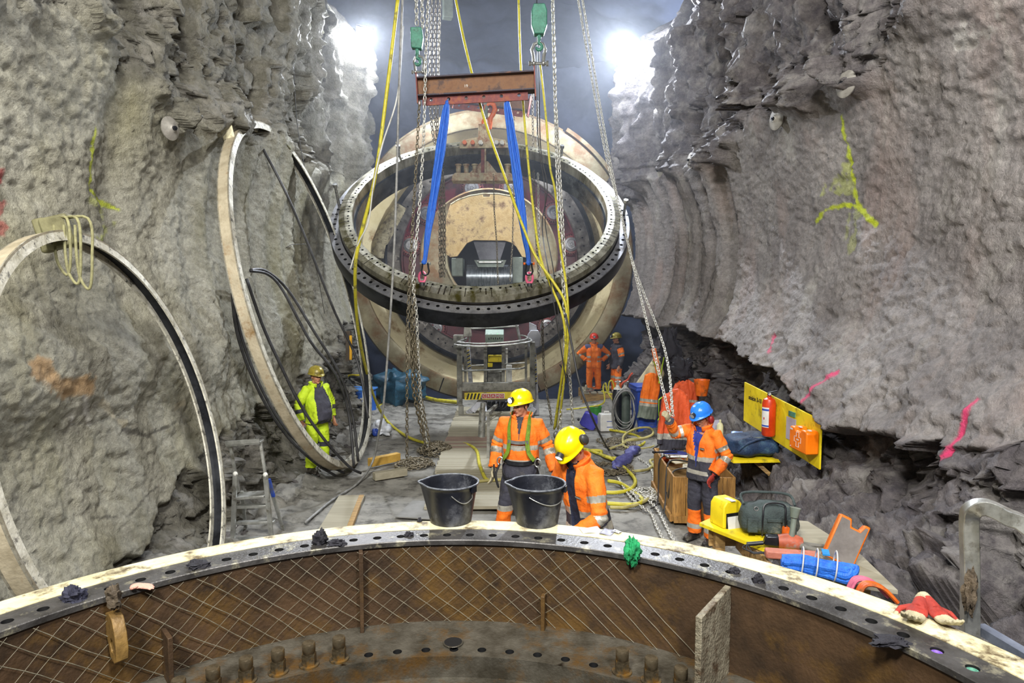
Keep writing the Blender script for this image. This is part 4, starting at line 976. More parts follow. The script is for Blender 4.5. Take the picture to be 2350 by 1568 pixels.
def ibeam(label, A, B, h, w, mside, text=None, tcol=None, plate_h=.14, nh=6, endp=True):
    A, B = Vector(A), Vector(B); d = (B - A); L = d.length; d.normalize(); up = Vector((0, 0, 1)); y = up.cross(d).normalized(); z = d.cross(y)
    M = TR(*A) @ Matrix((d, y, z)).transposed().to_4x4(); t = thing('lifting_beam', label, 'beam', tuple(A)); t.matrix_world = M
    mb = MB(); mb.box((L / 2, 0, 0), (L, .018, h)); mb.build('web', M_beamweb, t)
    for s in (-1, 1): mb = MB(); mb.box((L / 2, 0, s * h / 2), (L, w, .024)); mb.build('flange', mside, t)
    # holed plate under the beam
    mb = MB(); x0, x1 = .06, L - .12; zt_, zb_ = -h / 2 - .012, -h / 2 - .012 - plate_h; n = nh; ww = (x1 - x0) / n
    for k in range(n):
        cx_ = x0 + ww * (k + .5); c = (cx_, (zt_ + zb_) / 2 + .02); r = .03; N = 16
        outer = []
        for i in range(4): outer.append((x0 + ww * k + ww * i / 4, zb_))
        for i in range(4): outer.append((x0 + ww * (k + 1), zb_ + (zt_ - zb_) * i / 4))
        for i in range(4): outer.append((x0 + ww * (k + 1) - ww * i / 4, zt_))
        for i in range(4): outer.append((x0 + ww * k, zt_ + (zb_ - zt_) * i / 4))
        inner = [(c[0] + r * math.cos(-3 * PI / 4 + 2 * PI * i / N), c[1] + r * math.sin(-3 * PI / 4 + 2 * PI * i / N)) for i in range(N)]
        for yy in (-.012, .012): mb.add([(p[0], yy, p[1]) for p in outer + inner], [(i, (i + 1) % N, N + (i + 1) % N, N + i) for i in range(N)])
        mb.add([(p[0], yy, p[1]) for yy in (-.012, .012) for p in inner], [(i, (i + 1) % N, N + (i + 1) % N, N + i) for i in range(N)])
    mb.box(((x0 + x1) / 2, 0, zb_), (x1 - x0, .024, .002)); mb.build('holed_plate', M_beamred, t)
    if endp:
        for xx in (-.01, L + .01): mb = MB(); mb.box((xx, 0, -.02), (.02, w * .9, h + .22)); mb.build('end_plate', M_beamred, t)
    if text:
        c = bpy.data.curves.new('t', 'FONT'); c.body = text[0]; c.size = text[1]; c.extrude = .001; o_ = bpy.data.objects.new('t', c); col.objects.link(o_)
        me = bpy.data.meshes.new_from_object(o_.evaluated_get(bpy.context.evaluated_depsgraph_get())); bpy.data.objects.remove(o_); me.materials.clear(); me.materials.append(tcol)
        inst('lettering', me, t, TR(text[2], -.0105, text[3]) @ RX(PI / 2))
    return t, M, L
M_beamweb = mat('rusty_beam_web', '#8f6a4c', '#6d4e3a', 4, .7, .2, .2, 50, '#5b4a44', 4, .4)
M_beamflg = mat('dark_beam_flange', '#46414a', '#322e36', 4, .6, .3, .2, 50, '#6b4b3e', 6, .3)
M_beamred = mat('red_primer', '#85403c', '#63302e', 6, .6, .1, .2, 50, '#8d5234', 6, .4)
YB = 11.7
A = at(960, 203, YB); B = at(1226, 188, YB - .05)
bt1, MB1, LB1 = ibeam('rusty steel lifting beam hanging from two green hoist hooks with the blue slings below it', A, B, .30, .26, M_beamflg, ('19', .07, .80, -.03), M_whitep)
A2 = at(1040, 222, 16.6); B2 = at(1214, 243, 16.2)
bt2, MB2, LB2 = ibeam('second smaller rusty lifting beam further back above the orange hook', A2, B2, .26, .22, M_beamflg, ('22 1.', .10, .72, -.03), mat('yellow_paint_marker', '#e0cf2a'), nh=7)
# hoist hook assemblies
def hoist_block(label, x, y0, y1, Y, big=False):
    P0 = at(x, y0, Y); P1 = at(x, y1, Y); h = (P0 - P1).length; t = thing('hoist_block', label, 'hoist', tuple(P1))
    w = .22 if not big else .27
    mb = MB()
    if not big: mb.prism([(-w * .45, h * .45), (-w * .5, h), (w * .38, h), (w * .5, h * .72), (w * .35, h * .42)], .14, TR(0, .07, 0) @ RX(PI / 2))
    else: mb.prism([(-w * .3, h * .35), (-w * .5, h * .55), (-w * .5, h * .85), (-w * .35, h), (w * .35, h), (w * .5, h * .85), (w * .5, h * .55), (w * .3, h * .35)], .18, TR(0, .09, 0) @ RX(PI / 2))
    mb.build('housing', M_green, t, bevel=.015)
    mb = MB(); mb.tube([(0, 0, h * .45), (0, 0, h * .28)], .035, 12); mb.build('swivel', M_green, t)
    mb = MB(); pts = [(0, 0, h * .30), (0, 0, h * .22)] + [(.0 + .05 * math.sin(a), 0, h * .10 + .055 * math.cos(a)) for a in [0, .7, 1.4, 2.1, 2.8, 3.5, 4.1, 4.6]]; mb.tube(pts, [.032, .028, .026, .026, .028, .03, .03, .028, .024, .014], 10); mb.build('hook', M_green, t)
    return t
hoist_block('green chain hoist block at the left end of the lifting beam', 958, 65, 150, YB)
hoist_block('larger green hoist block at the right end of the lifting beam, high up', 1237, 12, 118, YB - .05, True)
for (x, y, s, lab) in ((962, 152, 2.0, 'steel bow shackle at the left end of the lifting beam'), (1236, 128, 2.6, 'big galvanised bow shackle at the right end of the lifting beam')):
    t = thing('shackle', lab, 'shackle', tuple(at(x, y, YB))); hexshackle(t, Matrix.Identity(4), s, M_alu)
# the blue round slings
EYES = []
def sling(label, top, bot, side):
    P0 = at(*top); P1 = at(*bot); mb = MB(); rng = random.Random(side + 5)
    for k in range(6):
        a = rng.uniform(0, 6); pts = []; R = []
        n = 26
        for i in range(n + 1):
            t = i / n; c = P0.lerp(P1, t); wdt = (.032 + .055 * math.sin(PI * min(1, t * 1.1)) ** .7) * (1 - .35 * t)
            off = ((k + .5) / 6 - .5) * 2 * wdt; c = c + Vector((off + .006 * math.sin(t * 9 + a), .025 * math.sin(k * 2.1 + t * 2), 0)); pts.append(c); R.append(.026 + .007 * math.sin(t * 14 + a) * t + .004 * math.sin(t * 31 + k))
        mb.tube(pts, R, 8)
    mb.ell(P0 + Vector((0, 0, .03)), (.04, .04, .05)); mb.ell(P1, (.05, .04, .045))
    tag(mb.build('sling', M_blue), label, 'sling', None)
sling('left blue round sling between the lifting beam and the ring', (1026, 240, YB), (973, 602, 11.75), 0)
sling('right blue round sling between the lifting beam and the ring', (1164, 236, YB), (1213, 604, 11.75), 1)
for (x, y, lab) in ((1026, 228, 'dark shackle joining the left blue sling to the beam'), (1163, 222, 'dark shackle joining the right blue sling to the beam')):
    t = thing('shackle', lab, 'shackle', tuple(at(x, y, YB))); hexshackle(t, Matrix.Identity(4), 1.25, M_dsteel)
for (x, y, lab, mp) in ((976, 615, 'steel shackle under the left blue sling', M_alu), (1214, 615, 'steel shackle with orange pin under the right blue sling', M_orange)):
    t = thing('shackle', lab, 'shackle', tuple(at(x, y, 11.75))); hexshackle(t, RX(PI), 1.5, M_dsteel, mp)
M_pink = mat('pink_swivel', '#d0607c', '#a84560', 10, .4, 0, .05)
for (x, y, lab) in ((969, 648, 'pink swivel lifting eye bolted to the ring below the left blue sling'), (1215, 650, 'pink swivel lifting eye bolted to the ring below the right blue sling')):
    P = at(x, y, 11.78); t = thing('lifting_eye', lab, 'lifting eye', tuple(P))
    mb = MB(); mb.tube([(.085 * math.sin(a) * .7, .02 * math.cos(a), .09 + .085 * math.cos(a) * 1.15) for a in [2 * PI * k / 18 for k in range(18)]], .022, 8, closed=True); mb.build('eye', M_pink, t)
    mb = MB(); mb.tube([(0, 0, -.06), (0, 0, .0)], .05, 10); mb.build('base', M_black, t); mb = MB(); mb.tube([(0, 0, 0), (0, 0, .03)], .04, 6); mb.build('nut', M_pink, t)

# back lifting bracket, orange hook
br = thing('lifting_bracket', 'rust-spotted cream lifting bracket clamped on the far edge of the ring', 'bracket', tuple(at(1112, 420, 16.2)))
O = at(1112, 420, 16.2); s16 = 16.2 / 1500
def bx(x, y, dy=0): p = at(x, y, 16.2) - O; return Vector((p.x, dy, p.z))
def flat(poly, th, m, name, dy=0, bev=.004):
    mb = MB(); pts = [bx(x, y) for x, y in poly]; vs = [Vector((p.x, dy + t, p.z)) for t in (0, th) for p in pts]; n = len(pts)
    mb.add(vs, [tuple(reversed(range(n))), tuple(range(n, 2 * n))] + [(i, (i + 1) % n, n + (i + 1) % n, n + i) for i in range(n)]); return mb.build(name, m, br, bevel=bev)
M_brk = mat('bracket_paint', '#b8ab88', '#8c8064', 6, .55, .1, .15, 50, '#7e5230', 5, .5)
flat([(1040, 406), (1046, 400), (1172, 400), (1178, 408), (1178, 418), (1038, 418)], .45, M_brk, 'base_plate', -.2)
flat([(1076, 398), (1106, 370), (1120, 370), (1142, 398)], .03, M_brk, 'gusset', 0); flat([(1104, 290), (1112, 290), (1114, 420), (1104, 420)], .05, M_beamred, 'upright', -.05); flat([(1112, 292), (1116, 292), (1116, 418), (1112, 418)], .3, M_brk, 'upright_rib', -.1)
for x in (1052, 1070, 1090, 1165):
    mb = MB(); p = bx(x, 402); mb.lathe([(.0, 0), (.075, 0), (.06, .03), (.06, .22), (.085, .23), (.085, .26), (.035, .26), (.035, .2), (0, .2)], TR(p.x, 0, p.z), 16); mb.build('post', M_brk, br)
flat([(1056, 335), (1060, 325), (1098, 318), (1098, 288), (1122, 288), (1122, 318), (1160, 325), (1164, 342), (1056, 344)], .35, M_brk, 'clamp_head', -.15)
for x in (1068, 1086, 1104, 1140, 1152):
    mb = MB(); p = bx(x, 333); mb.tube([(p.x, -.18, p.z), (p.x, -.30, p.z)], .055, 6); mb.build('clamp_bolt', M_orange if x < 1100 else M_whitep, br)
t = thing('crane_hook', 'orange crane hook and shackle under the second lifting beam', 'hook', tuple(at(1124, 262, 16.25)))
mb = MB(); mb.tube([(.0, 0, -.35), (.02, 0, -.1), (.08, 0, .0), (.13, 0, .1), (.10, 0, .22), (0, 0, .26), (-.1, 0, .2), (-.12, 0, .1)], [.05, .055, .06, .065, .06, .05, .045, .03], 10); mb.build('hook', M_orange, t)
mb = MB(); mb.tube([(-.09 + .09 * math.cos(a), .02, -.25 + .18 * math.sin(a)) for a in [2 * PI * k / 14 for k in range(14)]], .03, 8, closed=True); mb.build('ring', M_orange, t)
mb = MB(); mb.tube([(-.09, 0, .30), (-.09, 0, .10), (-.1, 0, -.1)], [.05, .045, .05], 8); mb.ell((-.09, 0, .32), (.055, .055, .06)); mb.build('shackle_bow', M_greygreen, t)

# hanging chains
g1 = 'dull hoist chains hanging left of centre'
chain('galvanised hoist chain hanging from above to the left hook block', pix([(968, -10, 11.9), (970, 70, 11.8)]), M_chain, .10, .012)
chain('second strand of galvanised chain above the left hook block', pix([(955, -10, 11.7), (957, 70, 11.7)]), M_chain, .10, .012)
chain('bright hand chain left of the left blue sling, reaching down in front of the ring', pix([(983, -10, 11.4), (978, 110, 11.4), (972, 320, 11.4), (962, 480, 11.3), (948, 640, 11.2), (956, 720, 11.3), (962, 860, 11.6), (970, 960, 11.9), (985, 1040, 12.2)]), M_chain, .075, .010, smooth_n=3)
chain('dull hand chain falling to the floor, leftmost of the hanging chains', pix([(963, 232, 11.5), (950, 470, 11.3), (940, 640, 11.1), (935, 760, 11.1), (934, 900, 11.3), (934, 1060, 11.7)]), M_chaind, .075, .010, smooth_n=3)
chain('dull chain strand beside the leftmost chain down to the chain heap', pix([(940, 640, 11.3), (946, 760, 11.4), (950, 850, 11.6), (968, 960, 11.9), (978, 1048, 12.1)]), M_chaind, .075, .010, smooth_n=3)
chain('dull chain strand gathered in the bundle under the left end of the ring', pix([(952, 640, 11.2), (950, 740, 11.3), (956, 830, 11.5), (968, 920, 11.8), (992, 1048, 12.1)]), M_chaind, .075, .010, smooth_n=3)
chain('thick load chain running down the chain bundle left of the planks', pix([(944, 700, 11.3), (948, 880, 11.5), (960, 950, 11.8), (972, 1005, 12)]), M_chaind, .10, .014, smooth_n=3)
for x0, x1, x2, wh in ((992, 987, 1012, 'left'), (1001, 996, 1018, 'right'), (1010, 1004, 1008, 'middle')):
    chain('dirty chain behind the left blue sling, %s strand of the three' % wh, pix([(x0, -10, 16.4), (x1, 250, 16.4), (x2, 420, 16.4), (x2 + 2, 640, 16.4)]), M_chaind, .10, .014, group='dirty chains behind the left sling', smooth_n=3)
chain('bright heavy hoist chain right of the right hook block, left strand', pix([(1268, -10, 11.7), (1274, 220, 11.7), (1280, 420, 11.7), (1291, 620, 11.6), (1297, 800, 11.7), (1288, 930, 11.9), (1284, 1000, 12.2), (1282, 1043, 12.2)]), M_chain, .095, .013, smooth_n=3)
chain('bright heavy hoist chain right of the right hook block, right strand', pix([(1276, 250, 11.6), (1286, 430, 11.6), (1297, 620, 11.6), (1303, 780, 11.8), (1310, 900, 12.2), (1316, 990, 12.6), (1318, 1032, 12.6)]), M_chain, .085, .012, smooth_n=3)
chain('thin grey chain behind the right end of the beam, left strand', pix([(1222, 215, 16.3), (1224, 350, 16.3), (1228, 500, 16.3), (1238, 655, 16.3)]), M_chaind, .085, .011, smooth_n=3)
chain('thin grey chain behind the right end of the beam, right strand', pix([(1233, 232, 16.2), (1234, 350, 16.3), (1236, 500, 16.3), (1240, 655, 16.3)]), M_chain, .085, .011, smooth_n=3)
chain('fine chain hanging in the centre in front of the tan hood', pix([(1133, 400, 16.0), (1134, 480, 16.0), (1140, 560, 16), (1143, 655, 16)]), M_chaind, .06, .008)
chain('fine chain hanging in front of the right lobe of the tan hood', pix([(1180, 250, 16.4), (1178, 480, 17.2), (1176, 560, 17.5), (1170, 650, 17.5)]), M_chaind, .06, .008)
chain('dull chain hanging between the lift and the ring', pix([(1244, 700, 14.5), (1248, 850, 14.6), (1262, 940, 14.8), (1266, 976, 14.9)]), M_chaind, .08, .011, smooth_n=2)
# chain hauled by the man in the blue helmet: two strands
hand = Vector((1.99, 7.98, 1.60))
chain('bright thin hand chain, left strand, hauled by the man in the blue helmet', [at(1326, -5, 11.2), at(1385, 330, 11.0), at(1420, 470, 10.8), at(1470, 680, 9.8), Vector((1.94, 7.96, 1.50))], M_chain, .06, .0075, smooth_n=6)
chain('bright thin hand chain, right strand, hauled by the man in the blue helmet', [at(1336, -5, 11.2), at(1398, 360, 11.0), at(1452, 600, 10.8), at(1525, 800, 9.6), Vector((1.98, 7.96, 1.50))], M_chain, .06, .0075, smooth_n=6)
# heaps of chain on the floor
def heap(label, cx_, cy_, R, H, n, m, L=.07, r=.009, seed=1, group=None):
    rng = random.Random(seed); P = []; a = 0
    for i in range(n):
        t = i / n; a += rng.uniform(.5, 1.3) * rng.choice((1, 1, -1)); rr = R * math.sqrt(rng.random()) * (1 - .3 * t)
        P.append(Vector((cx_ + rr * math.cos(a + t * 20), cy_ + rr * 1.25 * math.sin(a + t * 20), .02 + H * t * (1 - rr / R) + .01 * rng.random())))
    return chain(label, P, m, L, r, group=group, name='chain_heap', smooth_n=4)
heap('heap of dirty chain on the floor where the hanging bundle ends', -1.45, 12.3, .42, .22, 70, M_chaind, seed=2)
heap('small heap of dirty chain on the floor left of the planks by the timber', -1.72, 11.3, .40, .12, 46, M_chaind, seed=3)
heap('bright chain heap on the floor between the crate and the bent man', 2.0, 9.55, .30, .10, 60, M_chain, .06, .0075, seed=4)
heap('dull chain lying loose in front of the white jerrycan', 2.15, 12.9, .55, .03, 34, M_chaind, .06, .008, seed=5)
heap('dirty chain patch on the floor behind the yellow hose loops', 1.75, 11.0, .45, .03, 36, M_chaind, .06, .008, seed=6)
G = lambda x, y, z=.02: ground(x, y, z)
chain('bright chain snaking over the floor toward the foreground ring, left strand', [G(1418, 1095), G(1435, 1125), G(1455, 1150), G(1475, 1165), G(1495, 1180), G(1505, 1205), G(1520, 1235), G(1535, 1262)], M_chain, .06, .0085, smooth_n=4)
chain('bright chain snaking over the floor toward the foreground ring, right strand', [G(1465, 1052), G(1490, 1070), G(1500, 1100), G(1490, 1130), G(1485, 1145), G(1505, 1165), G(1520, 1190), G(1530, 1210), G(1550, 1250)], M_chain, .06, .0085, smooth_n=4)
chain('short bright chain tail lying by the corner of the crate', [G(1490, 1142), G(1512, 1152), G(1520, 1150), G(1538, 1156)], M_chain, .06, .0085, smooth_n=3)

# hoses and cables
def hose(label, P, r, m, name='hose', cat='hose', n=6, group=None, seg=8):
    mb = MB(); mb.tube(curve_pts(P, n), r, seg); return tag(mb.build(name, m, ang=2), label, cat, group)
FZ = .035
hose('long yellow air hose hanging at the left, crossing the ring and trailing over the planks', [at(914, -10, 10.6), at(889, 200, 10.6), at(862, 400, 10.6), at(828, 540, 10.8), at(815, 620, 11), at(820, 740, 12), at(838, 840, 13.3), at(862, 920, 14.6), ground(890, 968, FZ), ground(940, 1005, FZ), ground(1000, 1020, FZ), ground(1060, 1018, FZ), ground(1092, 1032, .09), ground(1100, 1065, .09), ground(1112, 1095, .09), ground(1120, 1103, .09)], .030, M_hose)
hose('dull yellow hose lying across the planks behind the buckets', [ground(1090, 1106, .09), ground(1120, 1103, .09), ground(1160, 1101, .09), ground(1200, 1100, .09), ground(1270, 1098, FZ), ground(1320, 1080, FZ), ground(1360, 1060, FZ)], .026, M_dhose)
hose('yellow hose slanting from the beam across the right blue sling to the right', [at(1045, -5, 12.6), at(1062, 80, 12.4), at(1082, 165, 12.2), at(1098, 225, 12), at(1120, 300, 11.9), at(1160, 410, 11.6), at(1200, 520, 11.3), at(1230, 590, 11.2), at(1275, 655, 11.1), at(1298, 700, 11.0), at(1303, 780, 11.1), at(1290, 860, 11.6), at(1275, 980, 12.4)], .024, M_hose)
hose('pale yellow hose hanging straight right of the right sling', [at(1190, -5, 12.2), at(1195, 150, 12.2), at(1204, 280, 12.2), at(1218, 430, 12), at(1238, 580, 11.6), at(1262, 650, 11.3), at(1290, 720, 11.1), at(1298, 800, 11.2), at(1284, 900, 11.8), at(1272, 985, 12.4)], .022, M_hose)
hose('yellow hose beside the heavy right chain', [at(1240, 150, 12), at(1252, 260, 12), at(1262, 380, 12), at(1274, 440, 12), at(1285, 560, 11.5), at(1300, 660, 11.1), at(1304, 760, 11.1), at(1296, 860, 11.4), at(1281, 985, 12.3)], .020, M_hose)
hose('grey cable hanging left, falling down to the timber', [at(924, -5, 9.9), at(916, 200, 9.9), at(910, 420, 9.9), at(903, 600, 9.9), at(892, 780, 10), at(880, 930, 10.2), at(870, 990, 10.5), at(855, 1060, 10.8), ground(820, 1110, .03), ground(760, 1150, .03), ground(700, 1200, .03)], .018, M_gcable, 'cable', 'cable')
hose('thin pale cable sagging left of the ring beside the yellow hose', [at(925, 60, 10), at(912, 220, 10), at(878, 330, 10.2), at(858, 420, 10.4), at(845, 510, 10.6), at(822, 560, 10.8), at(803, 620, 11)], .012, M_whitep, 'cable', 'cable')
hose('black cable running from the right chains down over the floor hoses to the bent man', [at(1298, 720, 10.4), at(1312, 790, 10.2), at(1330, 880, 10), at(1360, 960, 9.8), ground(1395, 1030, .05), ground(1420, 1046, .03), ground(1460, 1046, .03), ground(1500, 1030, .04), at(1540, 1000, 10.2)], .017, M_cable, 'cable', 'cable')
hose('black cable pair sagging beside the right chains, outer one', [at(1237, 80, 12.4), at(1240, 330, 12.4), at(1256, 430, 12.3), at(1244, 520, 12.3), at(1262, 640, 11.3), at(1281, 760, 11.2), at(1300, 880, 11.4)], .011, M_cable, 'cable', 'cable')
hose('thin black cable right of the fine centre chain', [at(1232, -5, 12.6), at(1234, 300, 12.5), at(1250, 430, 12.4), at(1252, 520, 12.3), at(1270, 620, 11.6), at(1286, 760, 11.2)], .009, M_cable, 'cable', 'cable')
hose('fine wire hanging at the left in front of the rock pillar', [at(668, -5, 13), at(676, 200, 13), at(684, 300, 13), at(702, 400, 13)], .006, M_cable, 'cable', 'cable', 3)
hose('fine wire holding the top of the tall hoop', [at(603, 20, 11.4), at(590, 140, 11.4), at(574, 272, 11.3)], .006, M_cable, 'cable', 'cable', 3)
for i, (lab, pts) in enumerate((('black cable drooping inside the tall hoop from its top', [(600, 335, 11), (650, 430, 11), (690, 520, 11.2), (730, 620, 11.4), (770, 720, 11.6), (820, 830, 11.8), (845, 960, 11.4)]),
        ('pair of black cables sweeping from the near hoop edge down to the right, upper one', [(575, 620, 9.6), (610, 622, 10), (660, 665, 10.4), (720, 760, 10.6), (780, 860, 10.8), (810, 960, 10.9), (822, 1060, 10.8)]),
        ('pair of black cables sweeping from the near hoop edge down to the right, lower one', [(575, 622, 9.5), (615, 630, 10), (650, 668, 10.2), (710, 780, 10.4), (770, 860, 10.6), (800, 950, 10.8), (812, 1070, 10.6)]),
        ('black cable hanging in a deep loop left of the tall hoop', [(538, 650, 9.2), (534, 690, 9.2), (548, 780, 9.3), (590, 890, 9.4), (650, 990, 9.6), (720, 1060, 9.9), (770, 1092, 10.3)]),
        ('second black cable in the deep loop left of the tall hoop', [(542, 650, 9.3), (540, 700, 9.3), (556, 780, 9.4), (598, 888, 9.5), (656, 985, 9.7), (726, 1052, 10), (790, 1086, 10.4)]),
        ('black cable crossing the chest of the man in yellow-green', [(566, 640, 9.2), (600, 740, 9.4), (640, 830, 9.5), (690, 930, 9.7), (745, 1010, 9.9), (800, 1070, 10.2), (828, 1086, 10.4)]))):
    hose(lab, pix(pts), .022, M_cable, 'cable', 'cable', 5, group=None)
hose('thin wire slanting on the left wall behind the tall hoop', [at(560, 500, 12), at(556, 620, 12), at(700, 560, 13), at(745, 720, 14)], .005, M_cable, 'cable', 'cable', 4)
# yellow hose loops on the floor
def gp(L, z=FZ): return [ground(x, y, z) for x, y in L]
hose('yellow hose lying in loops on the floor in front of the blue bin, upper loops', gp([(1390, 985), (1430, 992), (1460, 1000), (1480, 1015), (1455, 1030), (1440, 1045), (1410, 1052), (1370, 1040), (1340, 1030), (1300, 1025)]), .028, M_hose)
hose('yellow hose ring loop raised on the floor before the blue bin', [ground(1430, 1020, .05), ground(1432, 1000, .15), ground(1460, 984, .22), ground(1490, 982, .22), ground(1499, 995, .18), ground(1480, 1005, .10), ground(1440, 1010, .06), ground(1430, 1022, .04), ground(1450, 1030, .04), ground(1490, 1028, .04), ground(1508, 1018, .04), ground(1485, 1010, .05), ground(1445, 1012, .05), ground(1425, 1022, .04), ground(1400, 1030, .04)], .024, M_dhose)
hose('yellow hose curving in an S over the floor beside the bent man', gp([(1345, 1035), (1378, 1035), (1382, 1045), (1412, 1058), (1445, 1085), (1458, 1105), (1448, 1122), (1420, 1130), (1385, 1130), (1340, 1125)]), .030, M_hose)
hose('yellow hose looping under the bright chain near the crate', gp([(1395, 1104), (1425, 1110), (1462, 1135), (1474, 1150), (1455, 1158), (1400, 1156), (1350, 1150)]), .030, M_hose)
hose('dull yellow hose running from the floor centre up toward the crate', gp([(1400, 1165), (1440, 1164), (1480, 1150), (1500, 1130), (1510, 1105), (1503, 1075), (1492, 1058), (1508, 1055), (1502, 1065), (1485, 1078), (1450, 1082)]), .025, M_dhose)
hose('thick yellow hose running along the floor to the left side of the lift', [ground(795, 950, .03), ground(850, 942, .03), ground(905, 918, .04), ground(950, 908, .06), ground(1000, 918, .06), ground(1052, 924, .06)], .055, M_hose)
hose('yellow air hose arching over the clutter by the two far men', [at(1300, 940, 15.5), at(1340, 936, 15.5), at(1385, 925, 15.3), at(1384, 890, 15.4), at(1390, 880, 15.4), at(1394, 900, 15.4), at(1412, 925, 15.3), at(1430, 935, 15.2)], .018, M_hose)
hose('small yellow hose loop standing behind the gas cylinders', [at(1396, 900, 15.6), at(1398, 878, 15.6), at(1405, 875, 15.6), at(1410, 895, 15.6), at(1405, 905, 15.6), at(1380, 898, 15.6)], .018, M_hose)
# ================================================================== access lift in the middle
YL = 15.9
O = at(1137, 955, YL); O.z = 0
lf = thing('access_lift', 'grey work platform lift with tube basket and red lettered sign before the machine', 'lift', tuple(O))
def lx(x, y, dy=0): p = at(x, y, YL + dy) - O; return Vector((p.x, p.y, p.z))
M_lift = mat('lift_grey_paint', '#8f8e84', '#6f6e66', 6, .55, .2, .1, 50, '#4d4b43', 5, .45)
M_lpale = mat('lift_pale_paint', '#b2b4bb', '#999ba2', 5, .45, .2, .05, 50, '#6d6c68', 4, .3)
for (x, yt, yb) in ((1055, 795, 930), (1222, 785, 925)):
    mb = MB(); a = lx(x, yt); b = lx(x, yb); mb.bar(a, b, .13, .16, (0, 1, 0)); mb.build('side_post', M_lift, lf, bevel=.01)
mb = MB(); mb.bar(lx(1050, 888), lx(1228, 886), .12, .20); mb.build('cross_beam', M_lift, lf, bevel=.01)
def rail(pts, r=.022, name='guard_rail', m=M_alu): mb = MB(); mb.tube(pts, r, 8); return mb.build(name, m, lf)
def rr(L, n=4): return curve_pts([lx(*p) for p in L], n)
rail(rr([(1070, 780, .7), (1058, 786, .2), (1044, 792, -.25), (1100, 795, -.35), (1170, 791, -.35), (1216, 785, -.25), (1216, 778, .1), (1205, 772, .7)]), .024)
rail(rr([(1072, 776, .7), (1056, 783, .1), (1052, 786, -.15), (1100, 789, -.3), (1170, 785, -.3), (1208, 779, -.2), (1206, 772, .2), (1196, 770, .7)]), .022)
rail(rr([(1062, 838, 0), (1062, 849, -.05), (1070, 851, -.1), (1140, 849, -.1), (1195, 846, -.1), (1204, 843, 0)]), .022)
rail([lx(1068, 840, .5), lx(1204, 833, .5)], .018)
rail(rr([(1077, 800, .7), (1079, 753, .7), (1085, 754, .7), (1182, 749, .7), (1188, 752, .7), (1196, 790, .7)]), .026)
rail([lx(1185, 745, .6), lx(1194, 788, .6)], .03)
for (x, y0, y1, w) in ((1114, 795, 888, .08), (1155, 795, 888, .08), (1068, 790, 885, .06), (1207, 785, 885, .06)):
    mb = MB(); mb.bar(lx(x, y0, .05), lx(x, y1, .05), w, .06, (0, 1, 0)); mb.build('basket_post', M_lift, lf)
# control box with console
mb = MB(); a = lx(1135, 772, .5); mb.box(a, (.46, .25, .26), RX(.5).to_3x3()); mb.build('control_panel', mat('console_green', '#8a9a8e', '#76857a', 5, .5), lf, bevel=.01)
rng = random.Random(4)
for k in range(7):
    p = lx(1122 + k * 5, 779 - (k % 2), .36); mb = MB(); mb.tube([p, p + Vector((0, -.01, .035))], .012, 8); mb.build('switch', M_black, lf)
for k, x in enumerate((1118, 1127, 1142)):
    p = lx(x, 768, .36); mb = MB(); mb.tube([p, p + Vector((0, -.012, .004))], .02, 10); mb.build('dial', M_dsteel if k < 2 else emis('green_indicator', '#35e05a', 3), lf)
mb = MB(); mb.box(lx(1135, 835, .45), (.40, .2, .95)); mb.build('mast_box', M_dsteel, lf, bevel=.01)
mb = MB(); mb.box(lx(1137, 869, .3), (.38, .05, .38)); mb.build('cover_plate', M_lift, lf, bevel=.01)
mb = MB(); mb.box(lx(1136, 823, .3), (.34, .06, .18)); mb.build('yellow_motor_cover', M_yellow, lf, bevel=.015)
mb = MB(); mb.box(lx(1125, 838, .28), (.12, .05, .10)); mb.build('yellow_valve', M_yellow, lf, bevel=.01)
# sloping stabiliser legs with warning stripes
def striped(P0, P1, w, n, name='outrigger'):
    d = (P1 - P0); mb = MB(); mb.bar(P0, P1, w, .10, (0, 1, 0)); o = mb.build(name, M_lpale, lf, bevel=.008)
    dn = d.normalized(); sd = Vector((0, 1, 0)).cross(dn).normalized()
    for k in range(n):
        t0 = .12 + .45 * k / n; t1 = t0 + .45 / n * .5; yy = Vector((0, -.056, 0))
        q = [P0 + d * t0 - sd * w * .4, P0 + d * (t0 + .03) + sd * w * .4, P0 + d * (t1 + .03) + sd * w * .4, P0 + d * t1 - sd * w * .4]
        s = MB(); s.add([v + yy for v in q] + [v + yy * 1.05 for v in q], [(0, 1, 2, 3), (4, 5, 6, 7), (0, 1, 5, 4), (1, 2, 6, 5), (2, 3, 7, 6), (3, 0, 4, 7)]); s.build('stripe', M_yellow if k % 2 == 0 else M_print, o)
striped(lx(1223, 790, .3), lx(1231, 952, .3), .14, 14); striped(lx(1073, 790, .5), lx(1081, 888, .5), .10, 10)
mb = MB(); mb.bar(lx(1163, 800, .2), lx(1163, 835, .2), .05, .05, (0, 1, 0)); mb.tube([lx(1168, 838, .2), lx(1168, 884, .2)], .075, 14); mb.build('hydraulic_cylinder', M_whitep, lf)
